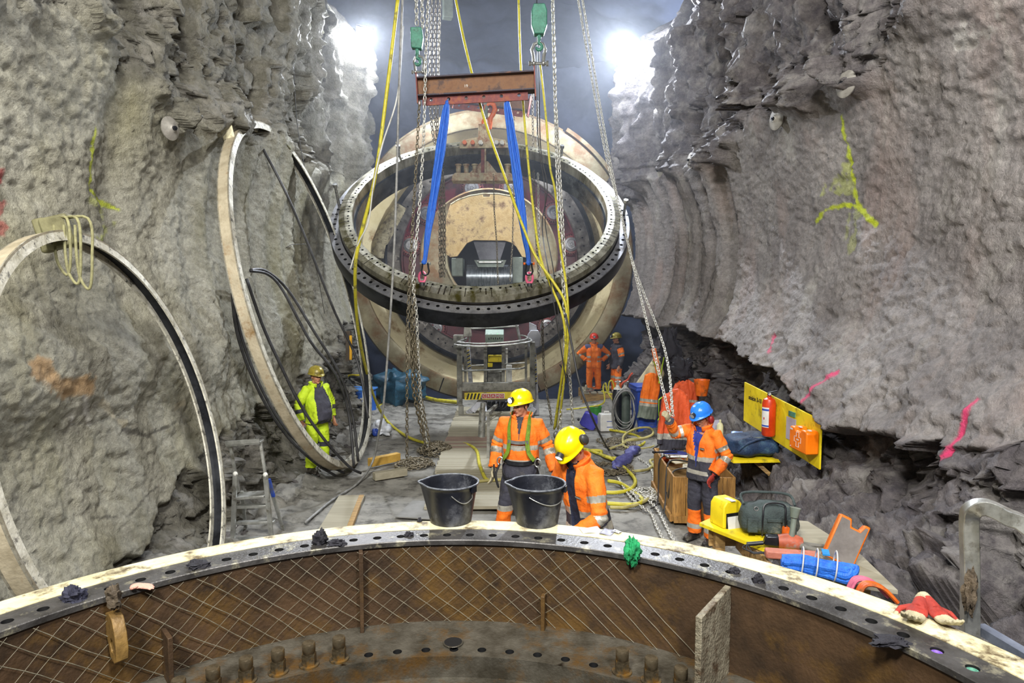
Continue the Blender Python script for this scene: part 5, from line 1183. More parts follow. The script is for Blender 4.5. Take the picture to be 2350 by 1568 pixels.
# hanging heads on both sides
mb = MB(); mb.prism([(0, 0), (.28, 0), (.30, .28), (.24, .40), (.06, .40), (-.02, .28)], .24, TR(lx(1213, 797).x, lx(1213, 797, .3).y + .1, lx(1213, 797).z) @ RX(PI / 2)); mb.prism([(.02, .38), (.22, .38), (.20, .52), (.02, .60)], .03, TR(lx(1213, 797).x, lx(1213, 797, .3).y, lx(1213, 797).z) @ RX(PI / 2)); mb.build('counter_box', M_lpale, lf, bevel=.01)
mb = MB(); mb.box(lx(1053, 785, .6), (.26, .3, .36)); mb.prism([(0, 0), (.22, 0), (.18, .30), (.02, .24)], .04, TR(lx(1060, 776).x, lx(1060, 776, .5).y, lx(1060, 776).z) @ RX(PI / 2)); mb.build('battery_box', M_lift, lf, bevel=.01)
# lower warning board and sign
mb = MB(); mb.bar(lx(1066, 910, -.15), lx(1160, 908, -.15), .02, .17); mb.bar(lx(1160, 908, -.15), lx(1215, 907, -.15), .02, .17); wb = mb.build('warning_board', M_yellow, lf)
for k in range(5):
    p = lx(1070 + k * 8, 910, -.15); s = MB(); q = [(p.x, p.y - .012, p.z - .07), (p.x + .045, p.y - .012, p.z - .07), (p.x + .085, p.y - .012, p.z + .075), (p.x + .04, p.y - .012, p.z + .075)]
    s.add(q + [(a, b - .002, c) for a, b, c in q], [(0, 1, 2, 3), (4, 5, 6, 7), (0, 1, 5, 4), (1, 2, 6, 5), (2, 3, 7, 6), (3, 0, 4, 7)]); s.build('stripe', M_print, wb)
mb = MB(); a = lx(1131.5, 909, -.18); mb.box(a, (.56, .015, .125)); sg = mb.build('sign', M_whitep, lf)
M_sred = mat('sign_red', '#b33a33', '#9c2f2a', 6, .5, 0, 0)
for k, ch in enumerate('CRAMO'):
    c = a + Vector((-.215 + .1075 * k, -.010, 0)); mb = MB(); mb.box(c, (.094, .008, .098)); mb.build('letter_tile', M_sred, sg)
    cu = bpy.data.curves.new('t', 'FONT'); cu.body = ch; cu.size = .085; cu.align_x = 'CENTER'; cu.align_y = 'CENTER'; cu.extrude = .001; cu.offset = .002
    t = bpy.data.objects.new('t', cu); col.objects.link(t); me = bpy.data.meshes.new_from_object(t.evaluated_get(bpy.context.evaluated_depsgraph_get())); bpy.data.objects.remove(t); me.materials.clear(); me.materials.append(M_badge)
    inst('letter', me, sg, TR(c.x, c.y - .006, c.z) @ RX(PI / 2))
# chassis, struts, wheels
mb = MB(); mb.bar(lx(1058, 930), lx(1058, 958), .12, .1, (0, 1, 0)); mb.bar(lx(1052, 955, -.2), lx(1120, 957, -.2), .08, .05); mb.build('foot_frame', M_lift, lf)
for (x0, y0, x1, y1) in ((1110, 920, 1072, 950), (1185, 915, 1228, 945), (1112, 905, 1085, 945)):
    mb = MB(); mb.bar(lx(x0, y0, .2), lx(x1, y1, .1), .12, .12, (0, 1, 0)); mb.build('strut', M_lpale, lf)
mb = MB(); mb.box(lx(1140, 935, .7), (.7, .6, .4)); mb.build('chassis', M_dsteel, lf, bevel=.03)
for (x, y, d, r) in ((1132, 1030, -3.2, .17), ):
    p = ground(1131, 1052, .17); mb = MB(); c = p - O
    mb.tube([c + Vector((-.05, 0, 0)), c + Vector((.05, 0, 0))], .16, 20); mb.build('wheel', M_rubber, lf); mb = MB(); mb.tube([c + Vector((-.055, 0, 0)), c + Vector((.055, 0, 0))], .08, 12); mb.build('wheel_hub', M_lift, lf)
    mb = MB(); mb.bar(c + Vector((-.08, 0, 0)), c + Vector((-.08, .1, .75)), .05, .05); mb.bar(c + Vector((-.1, .1, .75)), lx(1140, 930, .4), .07, .07); mb.tube([c + Vector((-.25, .1, .55)), c + Vector((.05, .1, .72))], .02, 8); mb.build('tow_arm', M_lift, lf)
    mb = MB(); mb.tube([c + Vector((-.2, .12, .35)), c + Vector((-.18, .12, .8))], .06, 12); mb.tube([c + Vector((-.18, .12, .8)), c + Vector((-.17, .12, .95))], .045, 12); mb.build('jockey_jack', M_alu, lf)
mb = MB(); mb.tube(curve_pts([lx(1113, 925, -.2), lx(1115, 950, -.5), lx(1112, 975, -1.2), lx(1116, 990, -1.6)], 4), .035, 8); mb.build('loose_pipe', M_lpale, lf)
for k in range(4):
    mb = MB(); mb.tube(curve_pts([lx(1120 + k * 9, 920, .1), lx(1118 + k * 10, 930 + 3 * k, -.1), lx(1135 + k * 8, 936, -.05), lx(1140 + k * 9, 922, .2)], 4), .012, 6); mb.build('hydraulic_line', M_cable, lf)
# ================================================================== OBJECTS on the ring, on the floor, along the walls
def soft(name, c, d, m, parent=None, M=None, rnd=.25, amp=.02, fr=6, voxel=None, seed=0):
    mb = MB(); hx, hy, hz_ = [v / 2 for v in d]
    def fn(u, v):
        a = 2 * PI * u; t = PI * v; e = rnd * 2
        f = lambda x: math.copysign(abs(x) ** e, x)
        return Vector((hx * f(math.cos(a)) * abs(math.sin(t)) ** e, hy * f(math.sin(a)) * abs(math.sin(t)) ** e, hz_ * f(math.cos(t))))
    mb.grid(fn, 36, 20, cu=True); P = np.array([tuple(v) for v in mb.v]); nz_ = fbm(P * fr + seed, 4, .6, 500 + seed); r = P / (np.linalg.norm(P, axis=1, keepdims=True) + 1e-6)
    P = P + r * (nz_ * amp)[:, None]; P[:, 2] = np.maximum(P[:, 2], -hz_); mb.v = [tuple(p) for p in P]
    if M: mb.xf(M)
    mb.xf(TR(*c)); return mb.build(name, m, parent, ang=1.2)
def rag(label, p, r, m, seed=0, h=.5, name='rag', cat='rag', hang=0):
    mb = MB(); mb.ell((0, 0, 0), (1, 1, 1), 30, 18); P = np.array(mb.v); n1 = fbm(P * 2.2 + seed, 3, .6, 520 + seed); n2 = 1 - np.abs(fbm(P * 3.1 + seed, 3, .6, 540 + seed)) * 1.4
    P = P * (.75 + .35 * n1 + .25 * n2)[:, None]; P = P * [r[0], r[1], r[2] if len(r) > 2 else r[0] * h]
    P[:, 2] = np.maximum(P[:, 2], -.35 * (r[2] if len(r) > 2 else r[0] * h)) if not hang else P[:, 2]; P[:, 2] -= P[:, 2].min(); 
    mb.v = [tuple(q) for q in P + np.array(tuple(p))]; return tag(mb.build(name, m, ang=1.0), label, cat)
ZR = ZT + .004
M_cloth_blk = mat('greasy_black_cloth', '#26252c', '#18171c', 12, .8, 0, .4, 80); M_cloth_grn = mat('green_cloth', '#1f8f56', '#14683c', 12, .8, 0, .4, 80)
M_cloth_brn = mat('brown_rag', '#5d5140', '#40372b', 12, .8, 0, .4, 80); M_cloth_pink = mat('pink_grey_glove', '#c98878', '#a9a08c', 10, .8, 0, .4, 80)
# ---- buckets
def bucket(label, x, y, rot, h0, h1):
    t = thing('bucket', label, 'bucket', (x, y, ZR), 0, 'black buckets on the ring'); mb = MB(); H = .235; rb, rt = .122, .160; N = 60
    prof = [(0, .006), (rb - .006, .006), (rt - .005, H - .01), (rt - .002, H), (rt + .008, H + .002), (rt + .010, H - .006), (rt + .002, H - .01), (rt - .004, H - .03), (rb, .0), (0, 0)]
    vs = []
    for k in range(N):
        a = 2 * PI * k / N; da = (a - rot + PI) % (2 * PI) - PI; sp = math.exp(-(da / .20) ** 2)
        for (r, z) in prof:
            q = sp * sstep(.55, 1, np.array(z / H)).item(); rr_ = r + .028 * q; vs.append((rr_ * math.cos(a), rr_ * math.sin(a), z))
    m_ = len(prof); fs = [(k * m_ + i, ((k + 1) % N) * m_ + i, ((k + 1) % N) * m_ + i + 1, k * m_ + i + 1) for k in range(N) for i in range(m_ - 1)]
    mb.add(vs, fs); mb.build('pail', M_bucket, t, ang=1.0)
    mb = MB(); mb.tube([(math.cos(2 * PI * k / 48) * (rt + .006 + .028 * math.exp(-(((2 * PI * k / 48) - rot + PI) % (2 * PI) - PI) ** 2 / .04)), math.sin(2 * PI * k / 48) * (rt + .006 + .028 * math.exp(-(((2 * PI * k / 48) - rot + PI) % (2 * PI) - PI) ** 2 / .04)), H) for k in range(48)], .0055, 8, closed=True); mb.build('rim', M_rimw, t)
    mb = MB(); pts = []
    for k in range(13):
        u = k / 12; a = h0 + (h1 - h0) * u; dz = -.03 - .065 * math.sin(PI * min(1, u * .72 + .05)); z = H + dz; r = rb + (rt - rb) * z / H + .008; pts.append((r * math.cos(a), r * math.sin(a), z))
    pts.append((pts[-1][0], pts[-1][1], H - .015)); mb.tube(pts, .0028, 6); mb.build('handle', M_alu, t)
    for a in (h1,): mb = MB(); mb.box(((rt + .006) * math.cos(a), (rt + .006) * math.sin(a), H - .02), (.02, .035, .035), RZ(a).to_3x3()); mb.build('handle_ear', M_bucket, t)
M_bucket = mat('black_bucket_plastic', '#22242c', '#15171d', 6, .38, 0, .08, 30, '#56585c', 4, .3); M_rimw = mat('scuffed_bucket_rim', '#6f7378', '#33363c', 30, .4, 0, .05)
bucket('left black bucket with pouring lip standing on the cream rim', -.365, 3.82, PI * 1.0, -1.45, -.55)
bucket('right black bucket on the cream rim in front of the bent man', .15, 3.79, PI * .98, -1.9, -.3)
# ---- rags and papers on the rim
def rp(x, y): return ground(x, y, ZT)
rag('two dark blue-black gloves heaped left on the drilled flange', rp(170, 1378), (.05, .035, .05), mat('dark_blue_cloth', '#2f3040', '#20212e', 12, .8, 0, .4), 1, name='work_glove', cat='glove')
rag('brown greasy rag hanging over the flange edge above the lifting lug', rp(262, 1378) + Vector((0, 0, -.05)), (.032, .028, .06), M_cloth_brn, 2, hang=1)
rag('black crumpled rag on the flange left of centre', rp(455, 1300), (.055, .05, .022), M_cloth_blk, 3)
rag('dark bundled glove on the flange above the tall stiffener', rp(735, 1247), (.04, .04, .055), M_cloth_blk, 4, name='work_glove', cat='glove')
rag('flat black rag beside the dark bundled glove', rp(772, 1250), (.055, .035, .022), M_cloth_blk, 5)
rag('bright green cloth draped over the inner flange edge', rp(1452, 1282) + Vector((0, 0, -.05)), (.042, .035, .085), M_cloth_grn, 6, hang=1)
rag('black rag lying on the flange at the right near the purple plug', rp(2045, 1478), (.08, .04, .02), M_cloth_blk, 8)
rag('tiny black scrap on the cream rim left of the left bucket', rp(963, 1199), (.014, .012, .02), M_cloth_blk, 9, name='scrap', cat='scrap')
rag('small grey rag stuffed in a bolt hole right of the green cloth', rp(1685, 1315), (.025, .022, .018), M_cloth_blk, 10)
rag('small black rag plugging a bolt hole two holes further right', rp(1741, 1337), (.028, .02, .03), M_cloth_blk, 11)
rag('crumpled grey scrap in a bolt hole left of the left bucket', rp(938, 1230), (.026, .02, .018), M_cloth_blk, 12, name='scrap', cat='scrap')
M_pglove = M_cloth_pink
mb = MB(); c = rp(325, 1345); d = Vector((1, .02, 0)); hand_prims(mb, c - d * .05, d, (0, 0, 1), .12, .62); remeshed(mb, 'work_glove', [M_pglove], None, .004, 3); tag(bpy.data.objects['work_glove.002'] if 'work_glove.002' in bpy.data.objects else bpy.data.objects['work_glove'], 'small pinkish glove lying flat on the flange at the left', 'glove')
# red and grey gloves at the right
for i, (px, py, dv, s, lab) in enumerate(((2105, 1418, (-.55, -.55, -.12), 1.05, 'red-backed work glove lying on the cream rim at the right, fingers toward the camera'), (2150, 1422, (.05, -.75, -.15), 1.0, 'second red-backed work glove, tucked under the first on the cream rim'))):
    t = thing('work_glove', lab, 'glove', tuple(rp(px, py) + Vector((0, 0, .028 + .0 * i))))
    mb = MB(); d = Vector(dv).normalized(); W = -d * .04; hand_prims(mb, W, d, (0, 0, -1), .38, .95 * s, thumb=1 if i else -1)
    mb.tube([W - d * .06, W, W + d * .03], [.034, .032, .03], 14)
    dn = np.array(d); Wn = np.array(W)
    remeshed(mb, 'shell', [GLOVER, GLOVE], t, .0045, 3, matfn=lambda c: ((c - Wn) @ dn > .07).astype(int) | (((c - Wn) @ dn < -.03)).astype(int))
for (x, y, m, lab) in ((2112, 1499, mat('purple_plug', '#7a5ab0', '#5e4390', 8, .5, 0, .05), 'purple plastic plug sitting in a bolt hole at the far right'), (2180, 1535, mat('teal_cap', '#6aa48c', '#4a7c68', 8, .5, 0, 0), 'pale green rag in the bolt hole at the far right')):
    c = rp(x, y); a_ = math.atan2(c.y - CY, c.x - CX); a_ = A0 + round((a_ - A0) / (2 * PI / nh)) * 2 * PI / nh; c = Vector((CX + (RO - .275) * math.cos(a_), CY + (RO - .275) * math.sin(a_), ZT - .012)); mb = MB(); mb.lathe([(0, .0), (.010, .0), (.013, .006), (.020, .004), (.021, -.02), (0, -.02)], TR(*c), 20); tag(mb.build('hole_plug', m), lab, 'plug')
# papers
for i, (x, y, w_, l, a, m, lab) in enumerate(((1355, 1219, .115, .09, .2, M_badge, 'white paper sheet lying on the cream rim right of the right bucket'), (1395, 1224, .07, .10, -.5, mat('grey_paper', '#8b8b96', '#737380', 6, .5), 'small grey printed leaflet on the cream rim beside the white paper'), (1415, 1224, .04, .05, .9, M_badge, 'small white label on top of the grey leaflet'))):
    mb = MB(); c = rp(x, y) + Vector((0, 0, .006 + .002 * i)); mb.grid(lambda u, v: RZ(a) @ Vector(((u - .5) * w_, (v - .5) * l, .003 * math.sin(u * 5 + v * 3))), 8, 6); mb.xf(TR(*c)); o = mb.build('paper', m); so = o.modifiers.new('s', 'SOLIDIFY'); so.thickness = .001; tag(o, lab, 'paper')
# ---- aluminium handrail and bar at the right edge
t = thing('ladder_rail', 'pale aluminium ladder handrail bending over at the right edge of the picture', 'handrail', tuple(at(2228, 1450, 2.75)))
o = at(2228, 1450, 2.75)
def rect_tube(pts, w, h, name, m, parent, bevel=.008, n=5):
    P = curve_pts(pts, n); mb = MB(); vs = []
    for i, p in enumerate(P):
        tt = (P[min(i + 1, len(P) - 1)] - P[max(i - 1, 0)]).normalized(); yv = Vector((.25, 1, 0)); yv = (yv - tt * yv.dot(tt)).normalized(); s = tt.cross(yv)
        for (a, b) in ((-1, -1), (1, -1), (1, 1), (-1, 1)): vs.append(p + s * a * w / 2 + yv * b * h / 2)
    k = len(P); fs = [(i * 4 + j, i * 4 + (j + 1) % 4, (i + 1) * 4 + (j + 1) % 4, (i + 1) * 4 + j) for i in range(k - 1) for j in range(4)] + [(3, 2, 1, 0), (4 * k - 4, 4 * k - 3, 4 * k - 2, 4 * k - 1)]
    mb.add(vs, fs); return mb.build(name, m, parent, bevel=bevel, ang=.6)
rect_tube([at(2226, 1700, 2.75) - o, at(2226, 1450, 2.75) - o, at(2226, 1300, 2.75) - o, at(2224, 1200, 2.75) - o, at(2232, 1172, 2.72) - o, at(2262, 1165, 2.68) - o, at(2310, 1185, 2.6) - o, at(2360, 1212, 2.5) - o, at(2400, 1260, 2.45) - o, at(2400, 1500, 2.45) - o], .062, .055, 'rail', M_alu, t)
mb = MB(); mb.bar(at(2248, 1442, 2.85) - o, at(2420, 1545, 2.5) - o, .05, .04); mb.build('side_rail', mat('bluish_aluminium', '#9aa3b5', '#767e90', 8, .35, .6, .05), t)
rag('brownish-grey cloth strip wound around the foot of the handrail', at(2222, 1420, 2.70), (.026, .025, .10), M_cloth_brn, 14, hang=1)

# ---- walkway of planks
wk = thing('plank_walkway', 'dusty wooden plank walkway in the middle of the floor', 'walkway', (-.5, 12, 0))
rng = random.Random(11); pm_ = MB(); pm_.box((0, 0, 0), (1.66, .126, .045)); pme = [pm_.mesh('plank', M_plank, False)]
M_plank2 = mat('reddish_plank', '#8d7668', '#77655a', 2, .75, 0, .15, 40, stretch=(.4, 6, 6)); pm2 = MB(); pm2.box((0, 0, 0), (1.66, .126, .045)); pme.append(pm2.mesh('plank', M_plank2, False))
y_ = 8.95; k = 0
while y_ < 17.0:
    xo = -.42 - .022 * (y_ - 9) + rng.uniform(-.015, .015) + (.03 if y_ < 10.7 else 0)
    inst('plank', pme[1 if (12.2 < y_ < 14.5 and rng.random() < .6) else 0], wk, TR(xo + .5, y_ - 12, .045 + rng.uniform(-.003, .003)) @ RZ(.022 + rng.uniform(-.004, .004))); y_ += .139; k += 1
    if abs(y_ - 10.75) < .07: y_ += .02
for x in (-1.0, .1): mb = MB(); mb.box((x + .5, .9, .011), (.1, 8.0, .022), RZ(.022).to_3x3()); mb.build('bearer', M_wood, wk)
# loose timbers
def timber(label, a, b, w, h, m=M_wood, z=None):
    mb = MB(); a = Vector(a); b = Vector(b); mb.bar(a, b, w, h); tag(mb.build('timber', m, smooth=False, bevel=.006), label, 'timber')
timber('short yellow timber lying left of the hanging chains', ground(848, 1062, .10), ground(915, 1048, .10), .12, .14, mat('yellow_timber', '#c09a48', '#9a7834', 4, .7, 0, .1))
timber('grey timber block in front of the short yellow timber', ground(858, 1094, .07), ground(932, 1082, .07), .12, .12, M_plank)
timber('wide pale board on the floor at the left below the cables', ground(762, 1225, .03), ground(808, 1140, .03), .38, .05, M_plank); timber('narrow orange-brown timber beside the wide pale board', ground(800, 1218, .03), ground(830, 1140, .03), .07, .06)
timber('flat grey plate on the floor left of the left bucket', ground(948, 1190, .015), ground(985, 1152, .015), .5, .02, mat('grey_plate', '#7b7a76', '#66655f', 4, .7))
timber('small wooden wedge lying by the corner of the crate', ground(1502, 1136, .05), ground(1530, 1132, .05), .16, .09, M_plank)
# ---- platform stepladder
YD = 7.6
o = at(580, 1130, YD); o.z = 0; t = thing('stepladder', 'aluminium platform stepladder standing behind the foreground ring at the left', 'ladder', tuple(o))
def lp(x, y, d=0): return at(x, y, YD + d) - o
for (x0, y0, x1, y1) in ((540, 1088, 533, 1268), (609, 1090, 626, 1266)):
    mb = MB(); mb.bar(lp(x0, y0), lp(x1, y1), .05, .03, (0, 1, 0)); mb.build('front_rail', M_alu, t)
    mb = MB(); mb.ell(lp(x0, y0), (.03, .02, .03)); mb.build('rail_cap', M_whitep, t)
for (x0, y0, x1, y1) in ((528, 1020, 548, 1130), (598, 1016, 614, 1120)):
    mb = MB(); mb.bar(lp(x0, y0, .25), lp(x1, y1, .15), .03, .03, (0, 1, 0)); mb.build('guard_post', M_alu, t)
for (x0, y0, x1, y1) in ((555, 1128, 568, 1250), (616, 1105, 662, 1256)):
    mb = MB(); mb.bar(lp(x0, y0, .15), lp(x1, y1, .55), .035, .025, (0, 1, 0)); mb.build('rear_rail', M_alu, t)
mb = MB(); a = lp(524, 1020, .25); b = lp(601, 1014, .25); mb.bar(a, b, .16, .03); mb.build('top_tray', M_alu, t, bevel=.005)
mb = MB(); mb.bar(a + Vector((0, -.08, .03)), b + Vector((0, -.08, .03)), .02, .05); mb.build('tray_lip', M_alu, t)
mb = MB(); mb.bar(lp(543, 1139, .1), lp(614, 1134, .1), .24, .03); mb.build('platform', M_alu, t, bevel=.004)
for y, xa, xb in ((1163, 544, 618), (1200, 545, 630), (1238, 540, 640)):
    mb = MB(); mb.bar(lp(xa, y, .06), lp(xb, y - 2, .06), .08, .035); mb.build('step', M_alu, t, bevel=.004)
mb = MB(); mb.bar(lp(617, 1100, .13), lp(628, 1140, .22), .037, .027, (0, 1, 0)); mb.build('blue_sticker', M_bluep, t)
# ---- clamps and ropes on the hoops
for (H, R, ang, lab, w_) in ((MH1, 2.93, PI / 2 - .22, 'olive clamp block strapped over the top of the tall hoop', .32), (MH0, 1.79, PI / 2 + .04, 'rusty clamp over the top of the nearer hoop', .14)):
    P = hoop_pt(H, R, ang); mb = MB(); mb.box((0, 0, 0), (w_, .26, .22)); mb.box((0, 0, -.12), (w_ * .7, .28, .10)); mb.xf(TR(*P) @ H.to_3x3().to_4x4() @ RZ(ang - PI / 2)); tag(mb.build('clamp', mat('olive_clamp', '#7b7858', '#5b583e', 6, .6), bevel=.02), lab, 'clamp')
P = hoop_pt(MH1, 2.93, PI - .62); n = (MH1 @ Vector((0, 0, 1)) - MH1 @ Vector((0, 0, 0))); mb = MB()
q = at(508, 348, P.y - .0); mb.prism([(-.10, -.14), (.06, -.18), (.06, .18), (-.06, .17), (-.11, .10)], .03, RY(-.2) @ RX(PI / 2)); mb.xf(TR(*(hoop_pt(MH1, 2.99, PI - .95)))); tag(mb.build('lug', M_cream, bevel=.01), 'cream lifting lug welded on the outer left edge of the tall hoop', 'lug')
PT = hoop_pt(MH0, 1.79, PI / 2 + .02)
for i, (dx, dz, lab) in enumerate(((.12, -.35, 'olive rope loop hanging from the clamp of the nearer hoop'), (.20, -.42, 'middle olive rope loop hanging beside the clamp of the nearer hoop'), (.29, -.46, 'outermost olive rope loop hanging from the nearer hoop'))):
    mb = MB(); mb.tube(curve_pts([PT + Vector((-.05, -.05, .08)), PT + Vector((dx, -.12, .10)), PT + Vector((dx + .03, -.14, dz * .5)), PT + Vector((dx + .0, -.14, dz)), PT + Vector((dx - .07, -.14, dz + .08)), PT + Vector((dx - .10, -.13, dz * .4)), PT + Vector((dx - .12, -.1, .05))], 6), .011, 8); tag(mb.build('rope', mat('olive_rope', '#8d8a64', '#6b6848', 20, .8)), lab, 'rope')
# ---- the yellow board with extinguisher and first-aid case
XA, YA_, XB, YB_ = 3.37, 9.38, 3.50, 7.30
bd = thing('wall_board', 'tilted-looking yellow safety board on the right rock wall', 'board', (XA, YA_, 1.28))
dv = Vector((XB - XA, YB_ - YA_, 0)); LB = dv.length; dv.normalize(); nv_ = Vector((dv.y, -dv.x, 0)); nv_ = nv_ if nv_.x < 0 else -nv_
BM = TR(XA, YA_, 0) @ Matrix((dv, nv_, Vector((0, 0, 1)))).transposed().to_4x4()     # x along the board, y out of the wall
Bi = TR(XA, YA_, 1.28).inverted() @ BM
zt0, zb0 = at(1718, 877, 9.38).z, at(1708, 965, 9.38).z; zt1, zb1 = at(1903, 965, 7.3).z, at(1887, 1078, 7.3).z
mb = MB(); vs = []
for yy in (-.01, .012):
    for (xx, zz) in ((0, zb0), (LB, zb1), (LB, zt1), (0, zt0)): vs.append(Bi @ Vector((xx, yy, zz)))
mb.add(vs, [(0, 1, 2, 3), (7, 6, 5, 4), (0, 4, 5, 1), (1, 5, 6, 2), (2, 6, 7, 3), (3, 7, 4, 0)]); bo = mb.build('panel', M_yellow, bd, bevel=.003)
for xx in (.2, 1.1, 1.9):
    mb = MB(); mb.tube([Bi @ Vector((xx, -.01, 1.45)), Bi @ Vector((xx, -.50, 1.45))], .012, 6); mb.build('fixing_rod', M_dsteel, bd)
def text_mesh(s, size, ex=.001, off=0):
    cu = bpy.data.curves.new('t', 'FONT'); cu.body = s; cu.size = size; cu.extrude = ex; cu.offset = off; t_ = bpy.data.objects.new('t', cu); col.objects.link(t_)
    me = bpy.data.meshes.new_from_object(t_.evaluated_get(bpy.context.evaluated_depsgraph_get())); bpy.data.objects.remove(t_); me.materials.clear(); return me
TB = Matrix(((1, 0, 0, 0), (0, 0, 1, 0), (0, 1, 0, 0), (0, 0, 0, 1)))  # text xy -> board xz (readable from the room)
me = text_mesh('stokon 3-60', .085, .001, .002); me.materials.append(M_print); inst('lettering', me, bd, Bi @ TR(.16, .0135, zt0 - .22) @ TB)
def bp(x, z, y=0): return BM @ Vector((x, y, z))
def at_board(px, py):
    r = ray(px, py); o_ = Vector((0, 0, HC)); t_ = (Vector((XA, YA_, 0)) - o_).dot(nv_) / r.dot(nv_); p = o_ + r * t_; return (p - Vector((XA, YA_, 0))).dot(dv), p.z
xe, ze = at_board(1790, 1010); xe2, ze2 = at_board(1790, 925)
t = thing('fire_extinguisher', 'red fire extinguisher hanging on the yellow board', 'extinguisher', tuple(bp(xe - .12, ze + .03, .10)))
mb = MB(); hE = .50; mb.lathe([(0, 0), (.07, 0), (.085, .02), (.085, hE - .07), (.07, hE - .02), (.03, hE), (.025, hE + .03), (0, hE + .03)], seg=28); mb.build('cylinder', mat('extinguisher_red', '#c8401a', '#a93213', 6, .35, 0, .02), t)
mb = MB(); mb.tube([(0, 0, hE + .02), (0, 0, hE + .06)], .022, 10); mb.bar((-.02, 0, hE + .06), (.10, 0, hE + .09), .03, .012); mb.bar((-.02, 0, hE + .045), (.09, 0, hE + .05), .03, .012); mb.build('valve', M_black, t)
mb = MB(); mb.tube([(0, -.02, hE + .05), (-.02, -.06, hE + .055)], .018, 12); mb.build('gauge', M_alu, t)
mb = MB(); mb.lathe([(.0862, .12), (.0862, .38)], seg=12, a0=3.0, a1=4.35); lb = mb.build('label', M_badge, t)
for z0, z1 in ((.335, .36), (.13, .15)): mb = MB(); mb.lathe([(.0868, z0), (.0868, z1)], seg=12, a0=3.0, a1=4.35); mb.build('blue_stripe', M_bluep, lb)
mb = MB(); mb.lathe([(.0868, .22), (.0868, .25)], seg=4, a0=3.5, a1=3.7); mb.build('red_mark', M_sred, lb)
xk, zk = at_board(1862, 1035)
t = thing('first_aid_case', 'orange first-aid case with outlined cross hanging on the yellow board', 'case', tuple(bp(xk, zk, .02)), math.atan2(dv.y, dv.x))
w_, hC, dp = .40, .27, .15
poly = [(-w_ / 2, 0), (w_ / 2, 0), (w_ / 2, hC * .9), (w_ / 2 - .03, hC), (w_ * .2, hC), (w_ * .13, hC - .035), (-w_ * .13, hC - .035), (-w_ * .2, hC), (-w_ / 2 + .03, hC), (-w_ / 2, hC * .9)]
sgn = 1 if (RZ(math.atan2(dv.y, dv.x)).inverted() @ nv_).y > 0 else -1
mb = MB(); mb.prism(poly, dp, RX(PI / 2)); 
mb.xf(TR(0, dp if sgn > 0 else 0, 0)); mb.build('shell', mat('case_orange', '#f07a10', '#dd6a0a', 6, .4, 0, .02), t, bevel=.015)
yo = sgn * (dp + .002)
cr = [(-.03, .05), (.03, .05), (.03, .105), (.075, .105), (.075, .165), (.03, .165), (.03, .22), (-.03, .22), (-.03, .165), (-.075, .165), (-.075, .105), (-.03, .105)]
mb = MB(); mb.tube([(x, yo, z) for x, z in cr], .0028, 4, closed=True); mb.build('cross_outline', M_badge, t)
mb = MB(); mb.box((0, yo, .135), (.05, .002, .012)); mb.build('small_label', M_badge, t)
for x, z, a, b in ((-.15, .235, .06, .02), (-.16, .03, .02, .012)): mb = MB(); mb.box((x, yo, z), (a, .002, b)); mb.build('small_label', M_badge, t)
for x in (-.06, .15): mb = MB(); mb.box((x, yo * .6, hC + .002), (.05, .03, .01)); mb.build('latch', M_badge, t)
xs, zs = at_board(1818, 985); me = MB(); me.box(tuple(Bi @ Vector((xs, .02, zs))), (.004, .17, .26), None); 
mb = MB(); vs = [Bi @ Vector((xs + a, .014 + c_, zs + b)) for c_ in (0, .004) for (a, b) in ((-.12, -.14), (.12, -.14), (.12, .14), (-.12, .14))]; mb.add(vs, [(0, 1, 2, 3), (7, 6, 5, 4), (0, 4, 5, 1), (1, 5, 6, 2), (2, 6, 7, 3), (3, 7, 4, 0)]); mb.build('info_sheet', mat('grey_sheet', '#a9a3ad', '#9b95a0', 6, .6, 0, 0), bd)
mb = MB(); vs = [Bi @ Vector((xs + a, .014 + c_, zs + b)) for c_ in (0, .01) for (a, b) in ((-.06, .16), (.10, .16), (.10, .22), (-.06, .22))]; mb.add(vs, [(0, 1, 2, 3), (7, 6, 5, 4), (0, 4, 5, 1), (1, 5, 6, 2), (2, 6, 7, 3), (3, 7, 4, 0)]); mb.build('green_sticker', M_green, bd)
# ---- rock bolt plates on the walls
for i, (x, y, r, right, lab) in enumerate(((1960, 193, .155, True, 'large pale rock bolt plate high on the right wall, nearest one'), (1797, 273, .16, True, 'rock bolt plate on the right wall left of the nearest one'), (1666, 330, .15, True, 'rock bolt plate with green-stained edge in the middle of the right wall'),
        (1597, 368, .16, True, 'rock bolt plate at the edge of the dark wall groove'), (1524, 392, .15, True, 'small rock bolt plate among the wall ribs'), (1714, 22, .19, True, 'rock bolt plate at the top edge of the right wall'), (372, 295, .14, False, 'grey rock bolt plate on the left wall left of the tall hoop'))):
    p = hit_wall(x, y, right); sx = -1 if right else 1; t = thing('rock_bolt_plate', lab, 'rock bolt', (p.x + sx * .10, p.y, p.z), 0, None)
    mb = MB(); M = RZ(-.25 * sx) @ RY(sx * PI / 2); mb.lathe([(0, .05), (.035, .05), (.05, .035), (r * .6, .028), (r, .0), (r, -.012), (0, -.012)], M, 26); mb.build('plate', mat('bolt_plate', '#a8a49b', '#86827a', 8, .5, .3), t)
    mb = MB(); mb.tube([M @ Vector((0, 0, -.3)), M @ Vector((0, 0, .09))], .014, 8); mb.tube([M @ Vector((0, 0, .045)), M @ Vector((0, 0, .075))], .028, 6); mb.build('bolt', M_dsteel, t)
